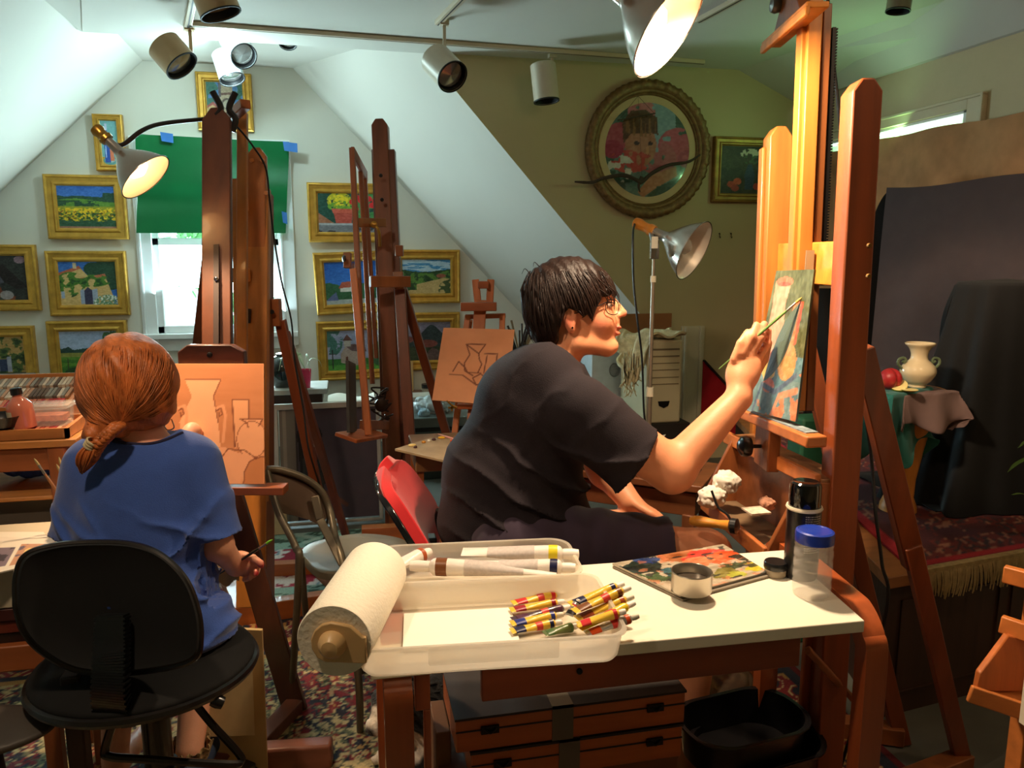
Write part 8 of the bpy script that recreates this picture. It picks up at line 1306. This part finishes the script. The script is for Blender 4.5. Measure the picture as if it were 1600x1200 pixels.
# hair: cap shape cut in profile, then many combed strands
HP = [(866, 403), (905, 401), (940, 415), (958, 432), (969, 452), (966, 462), (952, 463), (936, 468), (926, 484), (921, 504), (914, 494), (906, 500), (897, 490), (886, 487), (878, 492), (872, 515), (868, 548), (848, 550), (830, 528), (818, 492), (814, 455), (826, 426)]
HL = [((a-886)*px, (472-b)*px) for a, b in HP]
def hair_w(P):
    q = P-hc; x, y, z = q@RT, q@FW, q@UP; L = np.stack([x, y, z], -1); sh = ell(L, V(-.001, 0, .004), (.124, .0935, .114)); e2 = ell(L, V(-.03, 0, -.05), (.078, .082, .085)); sh = smin(sh, e2, .03)
    fr = 1-sst(.03, .085, x)*sst(.055, .02, np.abs(y))*0; pd = poly_sd(x, z, HL)
    n_ = .0016*np.sin(x*260+z*120+8*fbm(x*14, y*14, z*14, s=3))+.003*(fbm(x*60, y*60, z*30, s=8)-.5); return smax(sh, pd, .008)+n_
mb = net(hair_w, hc-V(.17, .17, .17), hc+V(.17, .17, .17), .0045); hairm = mat('dark_brown_hair', (30, 16, 11), .5, var=.35, scale=60, aniso=(1, 1, .2), spec=.3, bump=.5, bscale=160); hr = obj('hair', mb, hairm, PW, smooth=70)
def strands(root, fn_d, seeds, n, m, parent, centre, flow, steps=14, r_=.0016, step=.009, name='hair_strands', lift=.0015, rs=4):
    rr = random.Random(rs); mb = MB()
    for _ in range(n):
        p = seeds(rr); pts = []
        for k in range(steps+rr.randint(-3, 3)):
            for _2 in range(2):
                e = .002; d = float(fn_d(p[None])[0]); g = np.array([float(fn_d((p+np.eye(3)[i]*e)[None])[0]-fn_d((p-np.eye(3)[i]*e)[None])[0]) for i in range(3)]); gn = nrm(g); p = p-gn*(d-lift)
            pts.append(p.copy()); f = flow(p); f = f-gn*np.dot(f, gn); p = p+nrm(f)*step+V(*[rr.gauss(0, .0006) for _3 in range(3)])
        if len(pts) > 3: mb.ring_path(np.array(pts), r_*rr.uniform(.6, 1.25)*np.sqrt(np.sin(np.linspace(.25, 3.0, len(pts)))), 4)
    o = obj(name, mb, m, parent, smooth=180); o['kind'] = 'stuff'; return o
crown = W(862, 418, 0)
def seed_w(rr): 
    a = rr.uniform(0, 2*math.pi); d = nrm(RT*math.cos(a)*1.1+FW*(-abs(math.sin(a)) if rr.random() < .8 else abs(math.sin(a)))+UP*rr.uniform(-.2, .9)); return hc+d*V(1, 1, 1)*.115
def flow_w(p): d = p-crown; d = d/np.linalg.norm(d); return d*.9-UP*.55+RT*.15
def shell_w(P): q = P-hc; L = np.stack([q@RT, q@FW, q@UP], -1); return smax(smin(ell(L, V(-.001, 0, .004), (.124, .0935, .114)), ell(L, V(-.03, 0, -.05), (.078, .082, .085)), .03), poly_sd(L[..., 0], L[..., 2], HL), .008)
strands(None, shell_w, seed_w, 300, hairm, PW, hc, flow_w, steps=9, r_=.0016)
rr = random.Random(3); mb = MB()
for k in range(18):   # loose locks of the fringe and wisps at the crown
    if k < 16: a = (930+rr.uniform(-12, 26), 432+rr.uniform(-8, 16)); b = (952+rr.uniform(-8, 14), 456+rr.uniform(-6, 8)); c = (b[0]+rr.uniform(-4, 6), b[1]+rr.uniform(8, 26)); dd = -rr.uniform(.02, .075)
    else: a = (836+rr.uniform(-10, 20), 424+rr.uniform(-8, 10)); b = (a[0]-rr.uniform(4, 12), a[1]-rr.uniform(2, 10)); c = (b[0]-rr.uniform(2, 10), b[1]+rr.uniform(0, 12)); dd = -rr.uniform(.0, .06)
    pp = bez([W(*a, dd), W(*b, dd), W(*c, dd)], 10); mb.ring_path(pp, .0014*np.linspace(1, .3, len(pp)), 4)
obj('loose_locks', mb, hairm, PW, smooth=180)['kind'] = 'stuff'
# T-shirt
shirtm = mat('dark_plum_cotton', (25, 16, 24), .92, var=.08, scale=40, sheen=.0, bump=.3, bscale=400)
sl_ax = nrm(el_r-sh_r); sl_end = W(992, 722, -.14); sl_n = nrm((W(1035, 690, -.14)-W(952, 752, -.14))); sl_n = nrm(np.cross(np.cross(sl_n, sl_ax), sl_n))
def folds_w(P):
    q = P-W(800, 740); x, z = q@RT, q@UP; wv = z+.22*x+.05*np.sin(x*9)+.03*(fbm(P[..., 0]*6, P[..., 1]*6, P[..., 2]*6, s=6)-.5)*2
    f = np.abs(np.sin(wv*34+2.2*fbm(x*5, z*5, P[..., 1]*3, s=2))); m = sst(.16, .02, z)*sst(-.20, -.08, x)*1.0; r_ = (1-f)**2.2; f2 = (1-np.abs(np.sin((z*.8-x*.9)*26+fbm(x*6, z*6, s=9)*4)))**2.5*sst(.02, .12, z)*.55
    return .016*r_*m+.008*f2
def shirt_w(P):
    t = torso_w(P)-.012; s_r = cap(P, sh_r, sl_end+sl_ax*.03, .082, .088); s_l = cap(P, sh_l, sh_l+(el_l-sh_l)*.5, .078, .074); d = smin(smin(t, s_r, .035), s_l, .035)
    yk = cap(P, W(850, 588, -.10), W(850, 588, .16), .066, .066); d = smin(d, yk, .04)
    d = d-folds_w(P)+.002; d = smax(d, (P-sl_end)@sl_ax, .004)*1.0 if False else d
    cut = np.where(cap(P, sh_r+sl_ax*.09, el_r+sl_ax*.1, .17, .17) < 0, (P-sl_end)@sl_ax, -1); d = np.maximum(d, cut)
    ncut = ell(P, W(868, 556, .0), (.085, .080, .040), np.array([nrm(RT*.8-UP*.6), FW, nrm(UP*.8+RT*.6)])); d = smax(d, -ncut, .006); d = np.maximum(d, -(P[..., 2]-.50)); return d
lo, hi = W(670, 870, -.28), W(1060, 540, .36); l2 = np.minimum(lo, hi)-.1; h2 = np.maximum(lo, hi)+.12; l2[2] = .49
mb = net(shirt_w, l2, h2, .0058); mb = project(mb, shirt_w, 1); obj('t_shirt', mb, shirtm, PW, smooth=180)
mb = MB(); a_ = np.linspace(0, 2*math.pi, 49)[:-1]; A0, A1 = nrm(RT*.8-UP*.6), FW; ce = W(868, 556, 0)-nrm(UP*.8+RT*.6)*.012
# shorts
def shorts_w(P):
    e_r = hip_r+(kn_r-hip_r)*.80; e_l = hip_l+(kn_l-hip_l)*.62; d = np.minimum(cap(P, hip_r, e_r+(kn_r-hip_r)*.1, .112, .082), cap(P, hip_l, e_l, .108, .080)); d = smin(d, ell(P, (hip_r+hip_l)/2, (.17, .19, .10), np.array([RT, FW, UP])), .05)
    ax = nrm(kn_r-hip_r); axl = nrm(kn_l-hip_l); mid_ = ((P-(hip_r+hip_l)/2)@FW) < .02; cut = np.where(mid_, (P-e_r)@ax, (P-e_l)@axl); return np.maximum(d+.003*np.sin((P@RT)*90+6*fbm(P[..., 0]*7, P[..., 2]*7, s=4)), cut)
lo, hi = np.minimum(hip_r, kn_l)-.26, np.maximum(kn_r, kn_l)+.2; mb = net(shorts_w, lo, hi, .007); obj('shorts', mb, mat('dark_violet_shorts', (48, 34, 52), .88, var=.08, sheen=.2), PW, smooth=180)
# paint brush in her hand
br_a, br_b = at(1254, 464, D=1.785), W(1123, 577, -.085); brush('paint_brush', 'long green-handled brush held in the woman\'s hand against the canvas', br_a, br_b, mat('green_handle', (96, 132, 66), .3, coat=.5), ('ochre', (176, 150, 70)), None, .0022, .0036)

# ---------------- the girl
DG2 = 1.66; G = LOC(DG2); gx = DG2/1200
PG = thing('person', 'red-haired girl in a blue T-shirt with a braid, sitting in the black office chair', 'person', (*G(220, 1000)[:2], 0))
gsk = (232, 168, 136); hg = G(203, 600, .04)
shl, shr = G(142, 728, .05), G(306, 722, .05); ell_, elr = G(122, 850, .06), G(338, 850, .06); wrl, wrr = G(292, 690, .42), G(368, 884, .14)
hipL, hipR = G(160, 1020, .04), G(285, 1010, .04); knL, knR = G(190, 985, .42), G(318, 985, .40); anR = V(*at(296, 1172, D=1.90)); anL = V(anR[0]-.2, anR[1]+.1, .09); anR[2] = max(anR[2], .07)
def head_g(P):
    q = P-hg; L = np.stack([q@RT, q@FW, q@UP], -1); d = ell(L, V(0, 0, .0), (.078, .095, .100)); d = smin(d, ell(L, V(.012, .05, -.035), (.058, .06, .078)), .03); d = smin(d, ell(L, V(.014, .105, -.02), (.011, .016, .014)), .012)
    for s in (-1, 1): d = smin(d, ell(L, V(.082*s, .01, -.028), (.008, .016, .028)), .005)
    return d
def hand_g(P):
    pc = G(376, 880, .15); a1 = nrm(RT*.85-UP*.3+FW*.2); a2 = nrm(UP*.9+RT*.3); d = smin(ell(P, pc, (.034, .028, .020), np.array([a1, a2, np.cross(a1, a2)])), cap(P, wrr, pc, .021, .022), .015)
    for K, M, T_, r_ in [((390, 873, .155), (404, 878, .14), (408, 884, .12), .0078), ((390, 882, .155), (402, 890, .14), (400, 896, .125), .0078), ((386, 890, .155), (396, 898, .14), (390, 903, .13), .0075), ((380, 895, .155), (388, 903, .145), (382, 906, .135), .0068), ((382, 868, .135), (396, 872, .12), (408, 880, .115), .0085)]: d = smin(d, finger(G(*K), G(*M), G(*T_), r_, r_*.85)(P), .005)
    pc = G(300, 676, .45); d2 = smin(ell(P, pc, (.022, .034, .028), np.array([RT, FW, UP])), cap(P, wrl, pc, .020, .020), .015)
    for K, T_ in [((296, 668, .45), (302, 664, .50)), ((304, 670, .45), (312, 668, .50)), ((308, 676, .45), (318, 676, .50)), ((308, 684, .45), (316, 686, .49))]: d2 = smin(d2, cap(P, G(*K), G(*T_), .0085, .0075), .005)
    d2 = smin(d2, cap(P, G(294, 684, .45), G(304, 690, .50), .009, .008), .006); return np.minimum(d, d2)
def torso_g(P): return blend(P, [lambda P: ell(P, G(222, 775, .06), (.150, .095, .150), np.array([RT, FW, UP])), lambda P: ell(P, G(220, 880, .05), (.135, .095, .16), np.array([RT, FW, UP])), lambda P: ell(P, G(232, 975, .05), (.150, .12, .10), np.array([RT, FW, UP])), lambda P: cap(P, G(168, 728, .06), G(284, 722, .06), .047, .047)], .05)
def body_g(P):
    d = smin(head_g(P), cap(P, G(208, 640, .05), G(222, 715, .05), .044, .052), .025); d = smin(d, torso_g(P)+.012, .04)
    d = smin(d, smin(cap(P, shl, ell_, .044, .035), cap(P, ell_, wrl, .034, .022), .015), .025); d = smin(d, smin(cap(P, shr, elr, .044, .036), cap(P, elr, wrr, .034, .021), .015), .025)
    for h_, k_, a_2 in ((hipL, knL, anL), (hipR, knR, anR)): e = smin(cap(P, h_, k_, .078, .055), cap(P, k_, a_2, .050, .032), .03); e = smin(e, cap(P, a_2-V(0, 0, .03), a_2+FW*V(.14, .14, 0)-V(0, 0, .035), .030, .024), .02); d = smin(d, e, .02)
    return smin(d, hand_g(P), .01)
pts_ = np.array([G(90, 520, -.1), G(420, 1030, .1), knL, knR, anL, anR, wrl, G(320, 660, .52)]); lo, hi = pts_.min(0)-.09, pts_.max(0)+.09; lo[2] = .005; mb = net(body_g, lo, hi, .006); mb = project(mb, body_g, 1)
sp = [(G(408, 884, .118), .010, (206, 24, 40)), (G(401, 896, .122), .007, (206, 24, 40)), (G(215, 670, 0), .06, (236, 160, 128)), (G(376, 880, .15), .03, (228, 150, 122))]
obj('body', mb, skin, PG, smooth=180, col=skincol(mb.verts(), sp, gsk))
# hair drawn back to the braid
hair2 = mat('copper_hair', (188, 104, 50), .45, var=.4, scale=50, aniso=(1, 1, .25), spec=.5, bump=.5, bscale=150)
def hair_base(P):
    q = P-hg; L = np.stack([q@RT, q@FW, q@UP], -1); d = ell(L, V(0, -.004, .006), (.100, .112, .108)); d = smin(d, ell(L, V(-.002, -.01, -.035), (.088, .082, .064)), .03); d = smin(d, ell(L, V(.045, .0, -.060), (.042, .05, .032)), .03)
    d = smin(d, cap(L, V(-.01, -.06, -.085), V(-.035, -.085, -.108), .034, .024), .03); d = smax(d, -(ell(L, V(.012, .12, -.05), (.075, .08, .085))), .01); return smax(d, -(L[..., 2]+.118-.25*np.abs(L[..., 0]-.0)*0), .01)
def hair_g(P): q = P-hg; return hair_base(P)+.0022*np.sin((q@RT)*150+(q@UP)*110+6*fbm(P[..., 0]*9, P[..., 1]*9, P[..., 2]*9, s=2))
mb = net(hair_g, hg-.17, hg+.17, .0045); obj('hair', mb, hair2, PG, smooth=80)
tail0 = G(186, 668, -.06)
def seed_g(rr): a = rr.uniform(0, 2*math.pi); z = rr.uniform(-.5, 1); return hg+(RT*math.cos(a)-FW*abs(math.sin(a))*1.0+UP*z)*.10
strands(None, hair_base, seed_g, 340, hair2, PG, hg, lambda p: nrm(tail0-p)+RT*.25*np.dot(p-hg, RT)*4-UP*.1, steps=12, r_=.0017, lift=.001, rs=6)
# braid
bp = bez([G(186, 664, -.06), G(172, 676, -.075), G(158, 690, -.075), G(148, 705, -.07), G(140, 718, -.065)], 24); mb = MB(); m_n = len(bp)
for ph in range(3): 
    o_ = np.array([RT*.0085*math.sin(t*1.15+ph*2.094)+FW*.008*math.sin(2*(t*1.15+ph*2.094)) for t in range(m_n)]); mb.ring_path(bez(bp+o_, 90), .0088*(1-.25*np.linspace(0, 1, len(bez(bp+o_, 90)))), 10)
obj('braid', mb, hair2, PG, smooth=180)
mb = MB(); te = G(147, 686, -.078); ax = nrm(G(140, 712, -.07)-G(156, 684, -.078)); te = G(148, 687, -.076)
for k in range(3): mb.lathe([(.012, 0), (.0155, .001), (.0155, .004), (.012, .005)], te+ax*(.003+.006*k), ax, 20, cap=False)
obj('hair_tie', mb, mat('cream_hair_tie', (206, 190, 150), .6), PG); rr = random.Random(7); mb = MB()
for k in range(60): o_ = RT*rr.uniform(-.011, .011)+FW*rr.uniform(-.008, .008); pp = bez([G(148, 690, -.074)+o_*.6, G(140, 708, -.072)+o_*1.6, G(134, 724, -.068)+o_*1.3, G(128, 737+rr.uniform(-5, 4), -.062)+o_*.3], 12); mb.ring_path(pp, .0028*np.sin(np.linspace(.8, 2.9, len(pp))), 5)
obj('braid_tuft', mb, hair2, PG, smooth=180)
mb = MB(); mb.tube(bez([G(268, 655, .06), G(272, 668, .05), G(262, 672, .05), G(256, 664, .05)], 14), .0014, 6); obj('earring', mb, chrome, PG)
# blue T-shirt
bshirt = mat('blue_cotton', (54, 86, 164), .9, var=.05, scale=40, sheen=.3, bump=.3, bscale=400)
aL, aR = nrm(ell_-shl), nrm(elr-shr); eL, eR = G(122, 838, .06), G(338, 838, .06)
def folds_g(P):
    q = P-G(220, 850); x, z = q@RT, q@UP; f = (1-np.abs(np.sin((z+.55*x-.25*np.abs(x))*30+3*fbm(x*7, z*7, s=12))))**2.2; m = sst(.13, -.03, z)*(.35+.65*sst(.0, .1, np.abs(x))); f2 = (1-np.abs(np.sin((z-1.1*x)*22+3*fbm(x*6, z*6, s=15))))**2.4*sst(.03, .10, x)*sst(.14, .04, z); f3 = (1-np.abs(np.sin((z+1.2*x)*24+1)))**2.4*sst(-.04, -.11, x)*sst(.12, .02, z)
    return .015*f*m+.017*f2+.014*f3
def shirt_g(P):
    d = torso_g(P)-.012; d = smin(d, cap(P, shl, eL+aL*.04, .056, .058), .03); d = smin(d, cap(P, shr, eR+aR*.04, .055, .056), .03); d = smin(d, ell(P, G(300, 965, .03), (.085, .09, .075), np.array([RT, FW, UP])), .04)
    d = d-folds_g(P); cl = np.where(cap(P, shl+aL*.10, ell_+aL*.12, .085, .085) < 0, (P-eL)@aL, -1); cr = np.where(cap(P, shr+aR*.10, elr+aR*.12, .085, .085) < 0, (P-eR)@aR, -1); xx = (P-G(220, 850))@RT
    d = np.maximum(d, np.where(xx < -.118, cl, -1)); d = np.maximum(d, np.where(xx > .128, np.where((P-G(338, 900))@UP > -.06, cr, -1), -1)); nc = ell(P, G(220, 640, .0), (.084, .15, .074), np.array([RT, FW, UP])); d = smax(d, -nc, .005); return d
lo, hi = G(60, 1060, -.14), G(410, 640, .22); l2, h2 = np.minimum(lo, hi)-.05, np.maximum(lo, hi)+.05; mb = net(shirt_g, l2, h2, .0052); mb = project(mb, shirt_g, 1); obj('t_shirt', mb, bshirt, PG, smooth=180)
# neckband, dark
nb = bez([G(158, 676, .02), G(172, 688, -.01), G(197, 695, -.036), G(224, 695, -.040), G(250, 688, -.030), G(274, 678, .0)], 36)
for i in range(len(nb)):
    for _ in range(30): nb[i] += _fw*np.clip(float(shirt_g(nb[i][None])[0])*.6, -.004, .004)
mb = MB(); mb.tube(nb, .0038, 8); obj('neckband', mb, mat('navy_band', (30, 28, 60), .8), PG)
def pants_g(P):
    d = np.minimum(cap(P, hipL, hipL+(knL-hipL)*.9, .090, .068), cap(P, hipR, hipR+(knR-hipR)*.9, .090, .070)); d = smin(d, ell(P, (hipL+hipR)/2, (.155, .12, .085), np.array([RT, FW, UP])), .04); return d+.003*np.sin((P@UP)*110)
lo, hi = np.minimum(hipL, knL)-.2, np.maximum(hipR, knR)+.2; mb = net(pants_g, lo, hi, .008); obj('shorts', mb, mat('black_shorts', (24, 22, 26), .85), PG, smooth=180)
sc8 = V(*anR)+V(0, 0, .015); mb = MB(); a_ = np.linspace(0, 2*math.pi, 61)
mb.sheet(lambda U, W_: [sc8[0]+np.cos(U*2*np.pi)*(.040+.012*W_+.006*np.sin(U*2*np.pi*11)*W_), sc8[1]+np.sin(U*2*np.pi)*(.040+.012*W_+.006*np.sin(U*2*np.pi*11)*W_), sc8[2]-.05+.05*W_+.004*np.sin(U*2*np.pi*17)*W_], 88, 8, .003); obj('ruffled_sock', mb, mat('leopard_lace', (150, 124, 84), .9, var=.8, scale=90), PG, smooth=70)
mb = net(lambda P: np.maximum(smin(cap(P, anR-V(0, 0, .045), anR+FW*V(.15, .15, 0)-V(0, 0, .05), .042, .034), cap(P, anR-V(0, 0, .04), anR-FW*V(.03, .03, 0)-V(0, 0, .04), .04, .036), .02), -(P[..., 2]-.010)), anR-.12+V(0, 0, .03), anR+V(.12, .28, .02), .006); obj('shoe', mb, mat('blue_grey_shoe', (52, 66, 92), .6), PG, smooth=80)
brush('paint_brush', 'dark brush with a green tip held low in the girl\'s right hand', at(426, 843, D=1.74), G(338, 900, .16), mat('dark_green_handle', (34, 40, 30), .35), ('lime', (120, 196, 50)), None, .0022, .0034)
brush('paint_brush', 'thin brush held against the sketch panel by the girl\'s raised hand', G(352, 680, .50), G(298, 676, .50), mat('dark_handle', (44, 32, 28), .35), ('cream', (206, 190, 160)), None, .0016, .0026)
mb = MB(); p = G(352, 898, .15); mb.sheet(lambda U, W_: [p[0]+(U-.5)*.06, p[1]+.02*W_, p[2]+(W_-.5)*.045+.008*np.sin(U*9)], 10, 8, .002); tag(obj('paint_rag', mb, mat('cream_rag', (196, 170, 120), .9, var=.2)), 'small cream rag tucked into the girl\'s lowered hand', 'rag')

# ---------------- the dog under the table
dgc = LOC(2.0); PD = thing('dog', 'black and white long-haired dog lying behind the near left table leg', 'dog', (*dgc(690, 1110)[:2], 0))
zf = .012; bc_ = V(dgc(720, 1090)[0], dgc(720, 1090)[1]+.05, .13); hd_ = dgc(618, 1100, -.02); hd_[2] = max(hd_[2], .12); mz = dgc(584, 1138, -.10); mz[2] = max(mz[2], .07); nk = dgc(660, 1090, .02); 
def dogf(P):
    q = np.array([RT*V(1, 1, 0), nrm(FW*V(1, 1, 0)), V(0, 0, 1)]); d = ell(P, bc_+V(.04, .04, .0), (.14, .11, .115), q); d = smin(d, ell(P, bc_+V(-.03, 0, .02), (.13, .10, .12), q), .05); d = smin(d, cap(P, bc_+V(-.08, 0, .04), hd_+V(.02, 0, .01), .075, .062), .05)
    d = smin(d, ell(P, hd_, (.062, .07, .058), q), .03); d = smin(d, cap(P, hd_, mz, .040, .022), .025)
    for s in (-1, 1): d = smin(d, ell(P, hd_+V(.03, .055*s, .05), (.022, .014, .034), q), .012); d = smin(d, cap(P, bc_+V(-.07, .06*s, -.05), V(mz[0]+.05, bc_[1]+.07*s-.05, .035), .036, .024), .03); d = smin(d, ell(P, V(mz[0]+.03, bc_[1]+.07*s-.06, .030), (.035, .024, .018), q), .012)
    d = smin(d, ell(P, bc_+V(.12, -.04, -.03), (.08, .06, .09), q), .04); d = smin(d, cap(P, bc_+V(.12, -.09, -.09), bc_+V(.0, -.12, -.095), .032, .022), .02); d = smin(d, cap(P, bc_+V(.14, .06, -.04), bc_+V(.10, .16, -.09), .035, .02), .03)
    return np.maximum(d+.004*np.sin(P[..., 0]*170+P[..., 2]*130+9*fbm(P[..., 0]*11, P[..., 1]*11, P[..., 2]*11, s=5)), -(P[..., 2]-zf))
lo = np.minimum(bc_-V(.36, .26, .2), mz-.1); hi = bc_+V(.5, .28, .22); lo[2] = .005; mb = net(dogf, lo, hi, .007); vv = mb.verts()
wd = np.minimum.reduce([np.linalg.norm(vv-mz, axis=1)-.050, np.linalg.norm((vv-(hd_+mz)/2)*V(1, 2.2, 1), axis=1)-.036, np.linalg.norm((vv-(bc_+V(-.13, -.05, -.03)))*V(1.2, 1, .8), axis=1)-.055, .05-(.085-vv[:, 2])*1.0-.02+(vv[:, 0] > bc_[0]-.05)*.2])
k_ = sst(.008, -.004, wd)[:, None]; nose = sst(.022, .012, np.linalg.norm(vv-(mz+nrm(mz-hd_)*.018), axis=1))[:, None]; cd_ = s2l((np.array([18, 16, 17])*(1-k_)+np.array([214, 204, 190])*k_)/255)*(1-nose)+s2l(np.array([16, 12, 14])/255)*nose
obj('body', mb, mat('dog_fur', (255, 255, 255), .85, attr=True, var=.25, scale=60, bump=.9, bscale=120, sheen=.2), PD, smooth=180, col=cd_)
mb = MB(); e = hd_+nrm(mz-hd_)*.045+V(-.01, -.034, .022); mb.lathe([(.001, -.007), (.006, -.003), (.007, .001), (.001, .007)], e, -FW, 14); obj('eye', mb, mat('dark_iris', (40, 26, 20)), PD)
# fluffy outer coat as tapered locks
def dogseed(rr): k = vv[rr.randrange(len(vv))]; return k
rr = random.Random(2); mb = MB(); 
for k in range(420):
    i = rr.randrange(len(vv)); p = vv[i]; 
    if wd[i] < .01 or p[2] < .04 or np.linalg.norm(p-mz) < .09: continue
    out_ = nrm(p-(bc_ if np.linalg.norm(p-bc_) < np.linalg.norm(p-hd_) else hd_)); l = rr.uniform(.012, .026); pp = [p-out_*.006, p+out_*l*.5+V(l*.4, 0, -l*.2), p+out_*l*.7+V(l*1.1, 0, -l*.8)]; mb.ring_path(pp, [.0040, .0034, .0006], 4)
obj('long_fur', mb, mat('black_fur', (18, 16, 17), .8), PD, smooth=180)['kind'] = 'stuff'
